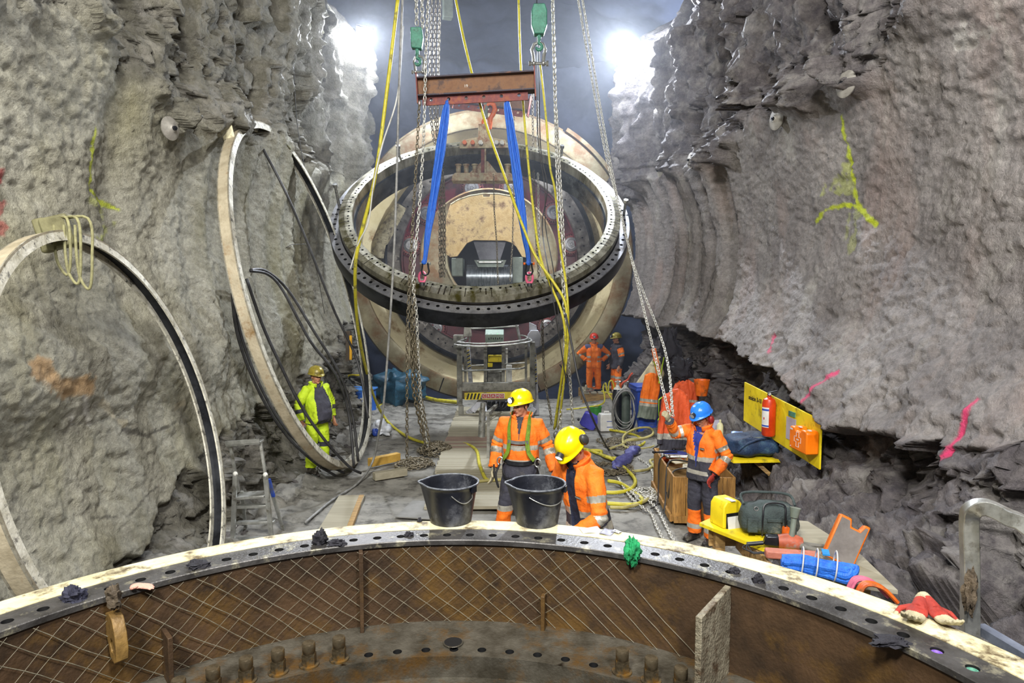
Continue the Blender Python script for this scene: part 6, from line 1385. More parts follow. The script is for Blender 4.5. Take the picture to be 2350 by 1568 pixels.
# ---- flood lamp bodies
for (P, lab, dirv) in ((Vector((-3.9, 17.75, 9.85)), 'bright white flood lamp on the left rock pillar', (1, -1.6, -2)), (Vector((3.0, 17.75, 9.55)), 'bright white flood lamp on the right rock pillar', (-1, -1.6, -2))):
    t = thing('flood_lamp', lab, 'lamp', tuple(P)); q = Vector(dirv).to_track_quat('-Z', 'Y').to_matrix().to_4x4()
    mb = MB(); mb.box((0, 0, .06), (.46, .34, .12)); mb.xf(q); mb.build('housing', M_black, t, bevel=.01); mb = MB(); mb.box((0, 0, -.006), (.42, .30, .008)); mb.xf(q); mb.build('lens', emis('flood_lens', '#dfe6ff', 55), t)
    mb = MB(); sx = -1 if P.x < 0 else 1; mb.tube(curve_pts([(0, 0, .1), (sx * .3, .1, -.1), (sx * .6, .1, -.12), (sx * .9, .2, .05)], 5), .02, 6); mb.build('cable', M_gcable, t); mb = MB(); mb.bar((0, 0, .1), (sx * 1.2, .3, -.25), .05, .05); mb.build('bracket', M_dsteel, t)
mb = MB(); mb.box(tuple(at(1027, 18, 17.5)), (.24, .24, .55), RZ(.3).to_3x3()); mb.tube([at(1022, 5, 17.5), at(1018, -60, 17.5)], .03, 6); tag(mb.build('junction_box', M_greygreen, bevel=.02), 'small grey box hanging from above at the top between the yellow hoses', 'box')
# ================================================================== right-hand work area
# ---- open wooden crate full of tools
cr0 = thing('wooden_crate', 'open wooden crate of upright boards beside the man in the blue helmet', 'crate', (2.55, 9.15, 0), -.06)
M_crate = mat('crate_board', '#b08548', '#8c6634', 3, .65, 0, .12, 40, '#5e4526', 4, .35, stretch=(8, 8, 1))
Wc, Lc, Hc = .78, 1.6, .60
def crboard(x, y, sx, sy, z=Hc / 2 + .03, h=Hc, name='board', m=M_crate): mb = MB(); mb.box((x, y, z), (sx, sy, h)); mb.build(name, m, cr0, smooth=False, bevel=.004)
for k in range(8): crboard(-Wc / 2, -Lc / 2 + Lc * (k + .5) / 8, .022 + .006 * (k % 2), Lc / 8 - .008)
for k in range(5): crboard(-Wc / 2 + Wc * (k + .5) / 5, -Lc / 2, Wc / 5 - .008, .022 + .006 * (k % 2)); crboard(-Wc / 2 + Wc * (k + .5) / 5, Lc / 2, Wc / 5 - .008, .022)
for k in range(8): crboard(Wc / 2, -Lc / 2 + Lc * (k + .5) / 8, .022, Lc / 8 - .008)
for z in (.07,): crboard(-Wc / 2 - .03, 0, .035, Lc, z, .09, 'batten'); crboard(0, -Lc / 2 - .03, Wc, .035, z, .09, 'batten')
crboard(0, 0, Wc - .04, Lc - .04, .40, .02, 'inner_shelf', M_wood)
def onc(x, y, z): return cr0.location + Vector((x, y, z))
mb = MB(); mb.lathe([(0, .0), (.15, .0), (.17, .02), (.17, .03), (0, .035)], TR(*onc(-.14, .42, Hc + .02)) @ SC(1.1, .9, 1), 30); tag(mb.build('lid', M_bluep), 'blue plastic lid lying on the open wooden crate', 'lid')
for i, (a, b, r, m, lab) in enumerate((((-.35, .25, .66), (.0, .20, .66), .018, M_alu, 'steel ratchet lying across the crate edge'), ((-.45, .38, .67), (-.1, .40, .67), .014, M_dsteel, 'dark bar lying on the crate behind the ratchet'), ((-.3, .12, .67), (-.05, .05, .68), .022, M_alu, 'short socket wrench on the near part of the crate'), ((-.1, .6, .66), (.3, .62, .68), .016, M_dsteel, 'long thin bar at the far end of the crate'))):
    mb = MB(); A = onc(*a); B = onc(*b); mb.tube([A, A.lerp(B, .9), B], [r, r * .8, r * .8], 8); mb.ell(A, (r * 1.9, r * 1.9, r * 1.4)); tag(mb.build('wrench', m), lab, 'tool')
for i, (x, y, w_, l, a, lab) in enumerate(((-.2, -.05, .2, .16, .4, 'pale cardboard piece on the crate'), (-.1, -.35, .22, .2, -.3, 'second pale cardboard piece near the front of the crate'))):
    mb = MB(); mb.box((0, 0, 0), (w_, l, .012), None); mb.xf(TR(*onc(x, y, Hc + .045)) @ RZ(a) @ RX(.12)); tag(mb.build('cardboard', M_cream), lab, 'cardboard')
for i, (pts, lab) in enumerate((([(-.3, .25, .66), (-.42, .15, .60), (-.45, .05, .3), (-.50, -.1, .05), (-.62, -.25, .03)], 'black cable hanging down the side of the crate at the back'), ([(-.1, -.2, .68), (-.36, -.25, .70), (-.44, -.35, .5), (-.46, -.42, .2), (-.50, -.5, .04)], 'thick black cable looping over the crate side at the front'), ([(-.15, -.45, .66), (-.38, -.5, .62), (-.44, -.55, .4), (-.43, -.48, .25), (-.43, -.38, .3)], 'thin grey cable loop on the crate side'))):
    mb = MB(); mb.tube(curve_pts([onc(*p) for p in pts], 6), .011, 6); tag(mb.build('cable', M_cable), lab, 'cable')
# ---- table of boards with tools, nearer than the crate
ZTb = .86
tb_ = thing('work_table', 'low timber trestle with yellow board piled with tools beside the foreground ring', 'table', (2.38, 5.55, 0), 0)
mb = MB(); mb.prism([(-.62, .45), (-.30, .75), (.02, .62), (.10, -.15), (-.12, -.40)], .03, TR(0, 0, ZTb - .03)); mb.build('yellow_top', M_yellow, tb_, smooth=False)
mb = MB(); mb.prism([(.025, .62), (.42, .50), (.50, -.30), (.42, -.95), (.05, -.80), (-.11, -.42), (.105, -.15)], .03, TR(0, 0, ZTb - .032)); mb.build('plank_top', M_plank, tb_, smooth=False)
for (x, y, sx, sy) in ((-.28, .45, .5, .03), (-.28, -.05, .03, .9), (.3, .2, .5, .03)):
    mb = MB(); mb.box((x, y, ZTb - .13), (sx, sy, .18)); mb.build('side_board', M_wood, tb_, smooth=False, bevel=.004)
for (x, y) in ((-.45, .4), (.35, .4), (-.15, -.6), (.35, -.6)): mb = MB(); mb.box((x, y, (ZTb - .04) / 2), (.09, .09, ZTb - .04)); mb.build('leg', M_wood, tb_, smooth=False)
def onT(x, y, z=0): return ground(x, y, ZTb + z)
# yellow box with papers (radio-shaped case)
p = onT(1668, 1203); t = thing('yellow_case', 'yellow housing with round grey vents and a paper pouch, left on the work table', 'case', tuple(p), .35)
mb = MB(); mb.prism([(-.12, 0), (.12, 0), (.085, .22), (.05, .25), (-.08, .25), (-.115, .2)], .20, TR(0, .1, 0) @ RX(PI / 2)); mb.build('body', M_yellow, t, bevel=.012)
mb = MB(); mb.lathe([(0, 0), (.07, 0), (.072, .004), (0, .006)], TR(.112, 0, .13) @ RY(PI / 2 + .0) @ RZ(0), 24); mb.build('vent', M_dsteel, t)
mb = MB(); mb.box((0, -.105, .06), (.18, .006, .16)); mb.build('pouch', M_black, t); mb = MB(); mb.box((0, -.115, .05), (.16, .004, .17), RX(-.15).to_3x3()); mb.build('paper', M_badge, t)
mb = MB(); mb.box((-.02, -.06, .253), (.05, .11, .003)); mb.build('label', M_badge, t)
# tool bag
p = onT(1762, 1225); t = thing('tool_bag', 'dark green-grey open tool bag with pockets on the work table', 'bag', tuple(p), -.12)
BAG = mat('bag_canvas', '#3f4a48', '#2c3433', 8, .8, 0, .4, 80, '#6d6c5e', 4, .25)
soft('body', (0, 0, .14), (.50, .24, .28), BAG, t, None, .30, .02, 7, seed=3)
mb = MB(); mb.tube(curve_pts([(-.22, -.02, .27), (-.21, .10, .33), (0, .13, .34), (.20, .10, .33), (.22, -.02, .27)], 6), .012, 8); mb.build('rim', BAG, t)
for x, w_ in ((-.16, .09), (.02, .12), (.17, .08)): mb = MB(); mb.box((x, -.118, .11), (w_, .03, .13)); mb.build('pocket', BAG, t, bevel=.01)
mb = MB(); mb.box((.02, -.135, .165), (.125, .012, .03)); mb.build('pocket_flap', BAG, t, bevel=.004)
mb = MB(); mb.tube(curve_pts([(-.08, -.125, .02), (-.08, -.13, .2), (-.05, -.1, .30), (.10, -.1, .30), (.11, -.13, .2), (.11, -.125, .02)], 5), .008, 6); mb.build('handle', M_black, t)
mb = MB(); mb.tube([(-.13 + .018 * math.cos(a), -.10, .255 + .018 * math.sin(a)) for a in [2 * PI * k / 10 for k in range(10)]], .004, 5, closed=True); mb.build('d_ring', M_alu, t)
# can
p = onT(1803, 1237); mb = MB(); mb.lathe([(0, 0), (.035, 0), (.035, .10), (.028, .115), (.012, .115), (.012, .12), (0, .12)], TR(*p), 20); tag(mb.build('spray_can', M_orange), 'orange and grey can standing between tool bag and drill', 'can')
# rotary drill
p = onT(1800, 1262); t = thing('power_drill', 'large dusty orange power drill lying on the yellow board', 'drill', tuple(p), -.25)
M_dr = mat('dusty_orange_tool', '#b4593a', '#8f4a35', 10, .6, 0, .1, 40, '#8a8078', 6, .4)
mb = MB(); mb.tube([(-.05, 0, .07), (.02, 0, .075), (.10, 0, .07), (.14, 0, .07)], [.055, .065, .06, .045], 16); mb.build('motor_body', M_dr, t)
mb = MB(); mb.prism([(-.17, -.03), (-.05, -.04), (-.05, .05), (-.15, .045)], .08, TR(0, .04, .07) @ RX(PI / 2)); mb.build('gear_case', M_dsteel, t, bevel=.01)
mb = MB(); mb.tube([(.05, -.01, .10), (.06, 0, .18), (.075, .02, .30)], [.026, .022, .024], 12); mb.tube([(.07, .01, .28), (.08, .02, .36)], [.03, .045], 10); mb.build('upright_handle', M_greygreen, t)
mb = MB(); mb.tube([(.12, -.03, .06), (.18, -.05, .05), (.25, -.06, .04)], [.03, .024, .02], 10); mb.tube([(.15, .02, .055), (.28, .03, .05), (.36, .03, .05)], [.02, .016, .014], 8); mb.build('side_handle', mat('grey_grip', '#6b6a62', '#504f49', 8, .7), t)
mb = MB(); mb.tube([(-.17, -.02, .05), (-.30, -.03, .03)], .018, 10); mb.build('rear_grip', M_black, t)
for i in range(3): mb = MB(); mb.tube(curve_pts([(-.30, -.03, .03), (-.34 + i * .03, -.10 - i * .02, .02), (-.26, -.17 - i * .015, .02), (-.14 + i * .02, -.14, .02), (-.10, -.18 + i * .02, .02)], 6), .005, 6); mb.build('cord', M_rubber, t)
# salmon grip case and orange tray
p = onT(1815, 1282); mb = MB(); mb.bar((-.20, .03, .035), (.20, -.05, .035), .09, .07); mb.xf(TR(*p)); tag(mb.build('tool_case', mat('salmon_plastic', '#b9715c', '#9a5c4a', 6, .6), bevel=.015), 'narrow salmon-coloured plastic case in front of the drill', 'case')
p = onT(1905, 1290); t = thing('case_half', 'open orange plastic case half with grey lining leaning against the rocks', 'case', tuple(p + Vector((.05, .02, 0))), .0)
Mt = RZ(-.30) @ RY(.42) @ RX(-.30); out = [(-.12, 0), (.12, 0), (.12, .36), (.075, .36), (.055, .30), (-.01, .30), (-.03, .36), (-.12, .36)]
mb = MB(); mb.prism(out, .07, Mt @ RX(PI / 2)); mb.build('shell', mat('orange_case', '#dd6f18', '#c05c10', 8, .45, 0, .05), t, bevel=.01)
inn = [(-.105, .015), (.105, .015), (.105, .34), (.085, .34), (.065, .285), (-.02, .285), (-.04, .34), (-.105, .34)]
mb = MB(); mb.prism(inn, .004, Mt @ TR(0, -.0705, 0) @ RX(PI / 2)); mb.build('lining', mat('dusty_grey_lining', '#77716b', '#5e5853', 5, .8, 0, .1), t)
# blue sling bundle with white ties
p = onT(1872, 1322); t = thing('sling_bundle', 'bundle of folded blue lifting sling tied with three white bands', 'sling bundle', tuple(p), -.36); t.scale = (1, 1.25, 1.75)
rng = random.Random(9); mb = MB()
for k in range(14):
    yo_, zo = rng.uniform(-.055, .055), rng.uniform(.02, .085); L1, L2 = rng.uniform(.20, .25), rng.uniform(.22, .27); b_ = rng.choice((-1, 1)) * .025
    mb.tube(curve_pts([(-L1, yo_, zo), (-.1, yo_ * .8, zo + .01 * math.sin(k)), (.05, yo_ * .85, zo), (L2 - .03, yo_ * 1.2, zo), (L2, yo_ + b_, zo), (L2 - .04, yo_ + b_ * 1.6, max(.02, zo - .02)), (.05, yo_ * .7, max(.02, zo - .015)), (-L1 + .02, yo_ * .7 + b_ * .5, zo)], 4), .017, 8)
mb.build('folds', mat('blue_webbing', '#2f74dc', '#2159b4', 20, .6, 0, .3, 90), t)
for x in (-.10, .0, .13): mb = MB(); mb.tube([(x + .01 * math.sin(a), .085 * math.cos(a), .055 + .062 * math.sin(a)) for a in [2 * PI * k / 20 for k in range(20)]], .0055, 6, closed=True); mb.build('white_tie', M_badge, t)
mb = MB(); mb.box((.06, -.02, .115), (.05, .09, .006)); mb.build('blue_tag', mat('tag_blue', '#1d86c8', '#176ea8'), t)
for i, (x, y, m, lab) in enumerate(((1985, 1338, mat('pink_strap', '#c96a80', '#a8506a', 10, .7), 'pink strap loop behind the cream rim at the right'), (2005, 1350, M_orange, 'orange strap loop beside the pink strap'))):
    p = ground(x, y, .93); mb = MB(); 
    for j in range(3): mb.tube(curve_pts([p + Vector((-.10, .02 * j, -.06)), p + Vector((-.05, .0 + .02 * j, .02)), p + Vector((.05, -.03 + .02 * j, .01)), p + Vector((.14, -.06 + .02 * j, -.08))], 5), .014, 6)
    tag(mb.build('strap', m), lab, 'strap')
# rock shelf with navy bag, bottle and papers
sh = thing('shelf', 'yellow-edged shelf board on the right rock wall carrying the navy bag', 'shelf', (3.2, 9.0, .86))
mb = MB(); mb.box((.05, 0, -.02), (.85, 1.3, .04), RZ(.06).to_3x3()); mb.build('board', M_yellow, sh, smooth=False)
for y in (-.5, .5): mb = MB(); mb.bar((.0, y, -.05), (.45, y, -.45), .05, .05); mb.build('bracket', M_wood, sh)
t = thing('duffel_bag', 'navy blue duffel bag lying on the shelf under the yellow board', 'bag', (3.20, 8.62, .87), .1)
NB = mat('navy_bag_cloth', '#223a58', '#14233a', 5, .7, 0, .4, 50, '#3e5a6a', 4, .3)
soft('body', (0, 0, .13), (.68, .48, .27), NB, t, None, .35, .05, 5, seed=6); mb = MB(); mb.tube(curve_pts([(-.28, -.22, .1), (-.18, -.26, .2), (.1, -.22, .26), (.28, -.18, .16)], 6), .014, 8); mb.build('strap', NB, t); mb = MB(); mb.box((.05, -.17, .245), (.3, .05, .006), RX(.5).to_3x3()); mb.build('reflective_patch', M_greygreen, t)
p = Vector((2.98, 9.25, .87)); mb = MB(); mb.lathe([(0, 0), (.045, 0), (.045, .26), (.03, .29), (.015, .30), (.015, .34), (0, .34)], TR(*p), 20); tag(mb.build('bottle', mat('cream_bottle', '#c9c7a0', '#b3b18c')), 'tall cream bottle standing behind the blue-helmet man on the shelf', 'bottle')
mb = MB(); mb.box((2.92, 9.45, 1.03), (.30, .02, .26), (RZ(.3) @ RX(-.3)).to_3x3()); tag(mb.build('clipboard', mat('lilac_sheet', '#a7a5b8', '#8f8da2')), 'pale lilac sheet standing behind the cream bottle', 'sheet')
soft_ = soft('plastic_bag', (3.28, 9.35, .93), (.28, .2, .14), mat('blue_white_bag', '#2f6cc0', '#9fb4cf', 12, .4), None, None, .35, .04, 8, seed=8); tag(soft_, 'small blue and white plastic bag behind the navy bag', 'bag')
# ---- far floor clutter
YBn = 14.0; p = ground(1484, 996, 0)
t = thing('waste_bin', 'tall blue wheeled bin with jackets hung over it', 'bin', (p.x, p.y + .25, 0), .1)
mb = MB(); vs = []; Hb = 1.0
for (z, hw, hd) in ((0, .20, .22), (.92, .25, .27), (.93, .285, .31), (1.0, .285, .31)): vs += [(-hw, -hd, z), (hw, -hd, z), (hw, hd, z), (-hw, hd, z)]
fs = [(3, 2, 1, 0), (12, 13, 14, 15)] + [(i * 4 + j, i * 4 + (j + 1) % 4, (i + 1) * 4 + (j + 1) % 4, (i + 1) * 4 + j) for i in range(3) for j in range(4)]
mb.add(vs, fs); mb.build('body', M_bluep, t, bevel=.03); mb = MB(); mb.box((0, 0, 1.02), (.56, .6, .04)); mb.build('lid', M_bluep, t, bevel=.015)
for s in (-1, 1): mb = MB(); mb.tube([(s * .21, .22, .1), (s * .27, .22, .1)], .1, 16); mb.build('wheel', M_rubber, t)
def hung(label, P, H, W, bands, mats, tilt=0, seed=0, sleeves=True):
    mb = MB(); loft(mb, [((0, 0, -H), W * .52, .07), ((0, .01, -H * .6), W * .46, .075), ((0, 0, -H * .3), W * .44, .08), ((0, 0, -.08), W * .36, .06), ((0, 0, 0), W * .14, .04)], None, 22)
    if sleeves:
        for s in (-1, 1): mb.tube([(s * W * .3, 0, -.1), (s * W * .50, -.03, -H * .35), (s * W * .52, -.05, -H * .78)], [.065, .06, .05], 12)
    def mf(c):
        o = np.zeros(len(c), int)
        for (a, b, k) in bands: o[(c[:, 2] < -a * H) & (c[:, 2] > -b * H)] = k
        return o
    o = remeshed(mb, 'hung_jacket', mats, None, .013, 4, .5, mf, lambda c, n: .025 * fbm(c * [9, 9, 2.5] + seed, 3, .6, 600 + seed))
    o.location = P; o.rotation_euler = (0, tilt, .15); tag(o, label, 'jacket'); return o
HI_OR2 = mat('faded_orange_cloth', '#d85a30', '#b8461f', 5, .75, 0, .3, 60, '#7a3420', 4, .25)
hung('orange and grey reflective jacket hanging over the blue bin', at(1497, 855, 13.75), 1.0, .42, [(.56, .63, 1), (.66, .72, 1), (.72, 1.2, 2)], [HI_OR, REFL, M_greygreen, GRN_ST], .12, 1, False)
hung('faded orange-red jacket hanging on the rock behind the chain strands', at(1572, 870, 12.6), .72, .46, [(.55, .63, 1)], [HI_OR2, REFL, DARKC], .05, 2)
hung('orange jacket with dark hem hanging right behind the man in the blue helmet', Vector((2.52, 9.95, 1.55)), 1.1, .42, [(.62, .70, 1), (.70, .86, 2), (.86, .92, 1)], [HI_OR2, REFL, DARKC], .06, 3)
rag('black jacket bundle hung above the faded orange-red jacket', at(1563, 880, 12.6), (.22, .14, .26), M_cloth_blk, 21, hang=1, name='bundle', cat='clothes')
rag('dark helmet bag and straps hanging on the rock above the blue bin', at(1537, 860, 13.6), (.20, .14, .45), M_cloth_blk, 22, hang=1, name='bundle', cat='clothes')
hs2 = thing('safety_harness', 'yellow-green safety harness hanging on the rock right of the blue bin', 'harness', tuple(at(1521, 900, 13.3)))
o = at(1521, 900, 13.3)
for pts in ([(1512, 918), (1512, 950), (1516, 965), (1520, 990)], [(1528, 915), (1530, 945), (1524, 962), (1521, 990)], [(1512, 918), (1520, 912), (1528, 915)], [(1510, 965), (1518, 955), (1528, 965)], [(1521, 985), (1520, 1005), (1516, 1015)], [(1500, 830), (1508, 850), (1514, 880)], [(1524, 820), (1518, 850), (1512, 880)]):
    mb = MB(); mb.tube(curve_pts([at(x, y, 13.3) - o for x, y in pts], 4), .026, 6, sy=.4); mb.build('strap', mat('lime_strap', '#a6cf22', '#7f9f1c', 10, .7), hs2)
mb = MB(); mb.bar(at(1500, 800, 13.4), at(1512, 862, 13.3), .10, .03, (0, 1, 0)); tag(mb.build('orange_panel', M_orange, bevel=.01), 'bright orange stiff panel sticking up above the bin jackets', 'panel')
mb = MB(); P = at(1610, 908, 12.2); mb.lathe([(.10, 0), (.15, .30), (.14, .30), (.09, .02), (0, .02)], TR(*P), 24); tag(mb.build('plastic_bucket', M_orange), 'orange plastic bucket on the rock ledge', 'bucket')
mb = MB(); mb.prism([(-.35, -.3), (.25, -.35), (.42, .25), (.25, .42), (.10, .35)], .08, TR(*at(1487, 860, 14.6)) @ RX(PI / 2)); tag(mb.build('broken_sheet', M_cream, bevel=.02), 'torn cream sheet leaning behind the gas cylinders', 'sheet')
# green tub, jerrycans, cylinders
p = ground(1368, 966, 0); t = thing('paint_tub', 'green round tub with yellow rim and cream ball inside', 'tub', (p.x, p.y + .1, 0)); mb = MB(); mb.lathe([(0, 0), (.125, 0), (.14, .30), (.15, .31), (.15, .33), (.135, .33), (.13, .04), (0, .04)], seg=28); mb.build('tub', mat('leaf_green', '#3d8f3a', '#2e702d', 6, .5), t); mb = MB(); mb.ell((0, 0, .31), (.07, .07, .06)); mb.build('ball', M_cream, t)
p = ground(1392, 990, 0); t = thing('jerrycan', 'white plastic jerrycan with blue-bordered label on the floor', 'jerrycan', (p.x, p.y + .1, 0), .15); mb = MB(); vs = []
for (z, hw, hd) in ((0, .16, .13), (.30, .165, .135), (.37, .14, .11), (.38, .12, .1)): vs += [(-hw, -hd, z), (hw, -hd, z), (hw, hd, z), (-hw, hd, z)]
mb.add(vs, fs); mb.build('body', mat('translucent_white', '#cfcfca', '#b5b5b0', 4, .45), t, bevel=.03); mb = MB(); mb.box((.05, -.14, .16), (.15, .008, .14)); lb = mb.build('label', M_badge, t)
for z in (.225, .10): mb = MB(); mb.box((.05, -.146, z), (.15, .004, .012)); mb.build('blue_border', M_bluep, lb)
mb = MB(); mb.tube([(-.04, 0, .38), (-.04, 0, .42), (.06, 0, .42), (.06, 0, .38)], .015, 8); mb.build('handle', M_whitep, t)
p = ground(1354, 985, 0); t = thing('jerrycan', 'violet-blue plastic jerrycan lying tilted beside the white one', 'jerrycan', (p.x, p.y + .1, .02), -.2); mb = MB(); mb.add(vs, fs); mb.xf(TR(0, 0, .15) @ RY(-1.1) @ SC(1, 1, .95) @ TR(0, 0, -.19)); mb.build('body', mat('violet_blue_plastic', '#3b3ba0', '#2d2d80', 5, .45), t, bevel=.03); mb = MB(); mb.tube([(-.22, 0, .16), (-.27, 0, .18)], .03, 10); mb.build('cap', M_black, t)
for i, (x, lab, m) in enumerate(((1422, 'grey gas cylinder with white shoulder standing in the hose coil', M_dsteel), (1440, 'second grey gas cylinder half hidden by the blue bin', mat('green_grey_cyl', '#4a554c', '#39423b')))):
    p = ground(x, 990, 0); t = thing('gas_cylinder', lab, 'gas cylinder', (p.x, p.y + .35, 0)); mb = MB(); mb.lathe([(0, 0), (.115, 0), (.115, .78), (.09, .88)], seg=24); mb.build('bottle', m, t); mb = MB(); mb.lathe([(.09, .88), (.04, .94), (.03, 1.0), (0, 1.0)], seg=24); mb.build('shoulder', M_whitep, t)
    mb = MB(); mb.tube([(0, 0, 1.0), (0, 0, 1.08)], .03, 8); mb.tube([(-.06, 0, 1.05), (.07, 0, 1.05)], .016, 8); mb.tube([(.0, -.03, 1.02), (0, -.06, 1.02)], .035, 12); mb.build('valve', M_alu, t)
mb = MB(); rng = random.Random(2); c = at(1432, 932, 14.15)
mb2 = thing('hose_coil', 'grey welding hose coil hanging on the gas cylinders', 'hose coil', tuple(c))
for k in range(7):
    mb = MB(); a_, b_ = .21 + .012 * k, .38 + .025 * k; off = rng.uniform(-.03, .03); mb.tube([(a_ * math.cos(a) + off, -.02 * k + .06 * math.sin(a * 2), b_ * math.sin(a) - .03 * k) for a in [2 * PI * i / 36 for i in range(36)]], .013, 6, closed=True); mb.build('hose_turn', M_gcable, mb2)
mb = MB(); mb.tube(curve_pts([at(1425, 885, 14.2), at(1430, 878, 14.2), at(1440, 872, 14.2), at(1446, 862, 14.2), at(1452, 856, 14.2)], 5), .022, 8); tag(mb.build('red_hose', mat('red_hose', '#b84a30', '#95361f')), 'short red-orange hose end sticking up above the hose coil', 'hose')
# purple-blue cloth strips and junk board
for i, (x0, y0, x1, y1, w_, lab) in enumerate(((1412, 1072, 1445, 1045, .22, 'blue-violet boot-shaped bag on the floor among the hoses'), (1440, 1045, 1462, 1028, .20, 'blue plastic bag on the floor behind the boot-shaped bag'))):
    A = ground(x0, y0, .06); B = ground(x1, y1, .06); mid = (A + B) / 2; d = B - A; o = soft('plastic_bag', tuple(mid), (d.length, w_, .14), mat('blue_violet_bag', '#40407a', '#5a5e90', 12, .5), None, RZ(math.atan2(d.y, d.x)), .35, .03, 8, seed=20 + i); tag(o, lab, 'bag')
t = thing('pallet', 'low pallet of boards heaped with fittings near the two far men', 'pallet', tuple(ground(1372, 925, 0)))
for k in range(6): mb = MB(); mb.box((-.35 + k * .2, .3 + .02 * (k % 2), .32), (.15, 1.3, .04)); mb.build('board', M_plank, t, smooth=False)
for y in (-.25, .3, .85): mb = MB(); mb.box((.15, y, .15), (1.2, .1, .30)); mb.build('bearer', M_wood, t, smooth=False)
rng = random.Random(12)
for k in range(12):
    p = t.location + Vector((rng.uniform(-.4, .75), rng.uniform(-.2, .8), .36)); kind = k % 3; m = (M_dsteel, M_alu, M_orange, M_plank)[k % 4]; mb = MB(); r = rng.uniform(.03, .06)
    if kind == 0: mb.tube([p + Vector((r * 1.6 * math.cos(a), r * 1.6 * math.sin(a), r * .4)) for a in [2 * PI * i / 16 for i in range(16)]], r * .45, 8, closed=True); nm, ct, lb_ = 'pipe_ring', 'fitting', 'round pipe ring among the fittings on the pallet'
    elif kind == 1: a = rng.uniform(0, 3); d = Vector((math.cos(a), math.sin(a), 0)) * .22; mb.tube([p - d, p, p + d], [r * .6, r * .5, r * .6], 8); mb.ell(p + d, (r, r, r * .8)); nm, ct, lb_ = 'pipe_piece', 'fitting', 'pipe piece among the fittings on the pallet'
    else: mb.tube([p, p + Vector((0, 0, r * 1.5))], r * 1.2, 6); mb.tube([p + Vector((0, 0, r * 1.5)), p + Vector((.02, .02, r * 2.6))], r * .6, 10); nm, ct, lb_ = 'coupling', 'fitting', 'hexagonal coupling among the fittings on the pallet'
    tag(mb.build(nm, m), lb_, ct, 'fittings on the pallet')
# ---- left floor clutter
p = ground(850, 932, 0); t = thing('blue_crate', 'blue crate with lid and white mark at the left behind the tall hoop', 'crate', (p.x, 16.3, 0), -.15); p = ground(850, 945, 0)
mb = MB(); mb.box((0, 0, .31), (.66, .5, .60)); mb.build('body', mat('bright_blue', '#2f68c4', '#2352a0', 5, .5), t, bevel=.02); mb = MB(); mb.box((0, 0, .635), (.74, .56, .05)); mb.build('lid', mat('bright_blue_lid', '#4a86d0', '#3a6fb4', 5, .5), t, bevel=.015); mb = MB(); mb.bar((.12, -.255, .15), (.12, -.255, .42), .05, .01, (0, 1, 0)); mb.bar((.10, -.255, .42), (.26, -.255, .42), .01, .05); mb.build('white_mark', M_badge, t)
mb = MB(); mb.tube(curve_pts([(-.3, -.1, .66), (-.3, -.05, .95), (-.05, -.05, .98), (.1, 0, .95), (.1, 0, .66)], 5), .025, 6); mb.build('yellow_frame', M_yellow, t)
o = soft('tarpaulin', (-3.1, 17.9, .42), (1.5, 1.0, .84), mat('blue_tarp', '#2d5a70', '#1d3f50', 5, .4, 0, .3, 30), None, None, .42, .26, 3.5, seed=31); tag(o, 'crumpled teal-blue tarpaulin heaped beside the machine', 'tarpaulin')
o = soft('plastic_bag', tuple(ground(876, 985, .12)), (.42, .3, .26), mat('white_bag', '#d0d3d6', '#a8adb4', 6, .4), None, None, .42, .09, 6, seed=33); tag(o, 'white plastic bag on the floor by the tall hoop', 'bag')
o = soft('plastic_bag', tuple(ground(862, 992, .08)), (.16, .14, .16), M_bluep, None, None, .42, .03, 8, seed=34); tag(o, 'small blue bag beside the white plastic bag', 'bag')
mb = MB(); mb.bar(at(805, 770, 14.0), at(805, 826, 14.0), .05, .05, (0, 1, 0)); tag(mb.build('spirit_level', mat('amber_yellow', '#e0a81c', '#c08c14'), bevel=.006), 'yellow spirit level standing against the left rock', 'level')
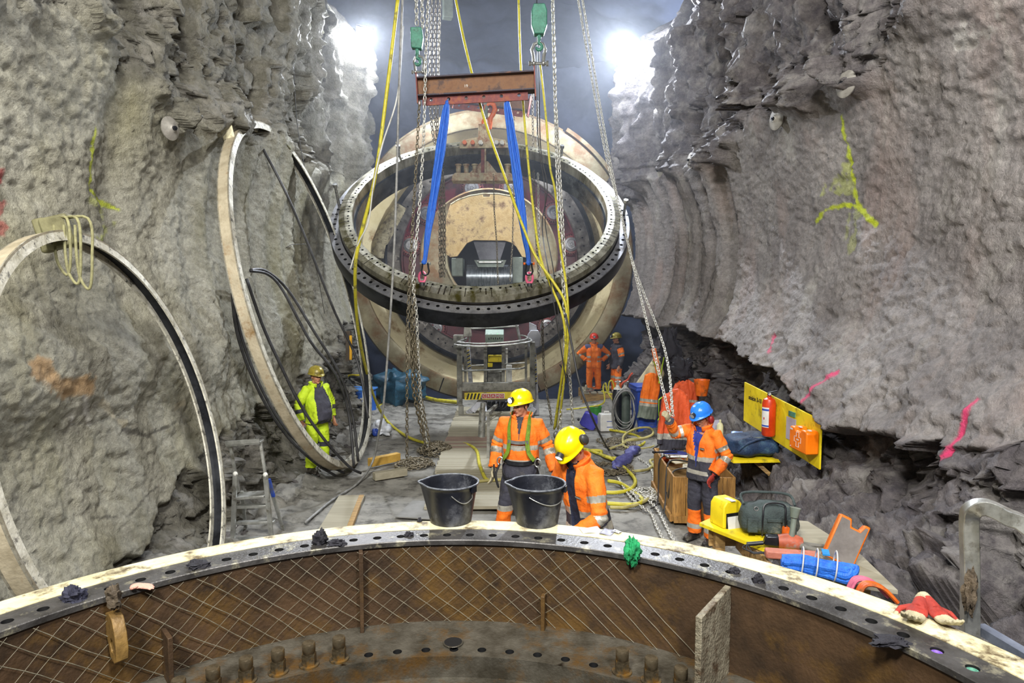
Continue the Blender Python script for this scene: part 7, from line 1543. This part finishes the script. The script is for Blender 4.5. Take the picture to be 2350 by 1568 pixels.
mb = MB(); mb.bar(at(799, 775, 14.2), at(799, 828, 14.2), .09, .07, (0, 1, 0)); mb.bar(at(797, 760, 14.2), at(799, 776, 14.2), .15, .12, (0, 1, 0)); tag(mb.build('timber', mat('dark_timber', '#4f4436', '#382f25')), 'dark post beside the yellow spirit level', 'timber')
# loose stones along the walls
rng = random.Random(17); protos = []
for k in range(5):
    mb = MB(); mb.ell((0, 0, 0), (1, 1, 1), 10, 7); P = np.array(mb.v); f, _ = facet(P * .9 + k * 7, 700 + k, 1.2); P = P * (.8 + .35 * f)[:, None] * [1, .8, .65]; mb.v = [tuple(q) for q in P]; protos.append(mb.mesh('stone', mat('loose_stone', '#6f6b68', '#4f4c4b', 4, .85, 0, .5, 15), True, .35))
n = 0
for k in range(70):
    right = rng.random() < .6; Y = rng.uniform(5.5, 17.5) if right else rng.uniform(7.5, 16)
    X = float((wallR if right else wallL)(np.array([.1]), np.array([Y]))[0][0]) + (-1 if right else 1) * rng.uniform(.0, .35)
    s = rng.uniform(.05, .15); o = inst('stone', rng.choice(protos), None, TR(X, Y, s * .45) @ RZ(rng.uniform(0, 6)) @ RX(rng.uniform(-.3, .3)) @ SC(s, s, s))
    tag(o, 'loose grey stone at the foot of the %s rock wall' % ('right' if right else 'left'), 'stone', 'loose stones at the foot of the %s wall' % ('right' if right else 'left'))
# ================================================================== thin dust haze hanging in the far part of the tunnel
mb = MB(); mb.box((-.8, 23.5, 6.5), (17, 22, 16)); hz = mb.build('dust_haze', M_hole, smooth=False)
m = bpy.data.materials.new('dust_haze'); m.use_nodes = True; m.node_tree.nodes.remove(m.node_tree.nodes['Principled BSDF'])
vs_ = m.node_tree.nodes.new('ShaderNodeVolumeScatter'); vs_.inputs['Density'].default_value = .0085; vs_.inputs['Anisotropy'].default_value = .35; vs_.inputs['Color'].default_value = (.85, .9, 1, 1)
m.node_tree.links.new(vs_.outputs[0], m.node_tree.nodes['Material Output'].inputs['Volume']); hz.data.materials.clear(); hz.data.materials.append(m)
tag(hz, 'thin bluish dust haze in the air around the boring machine and the flood lamps', 'haze', kind='stuff')
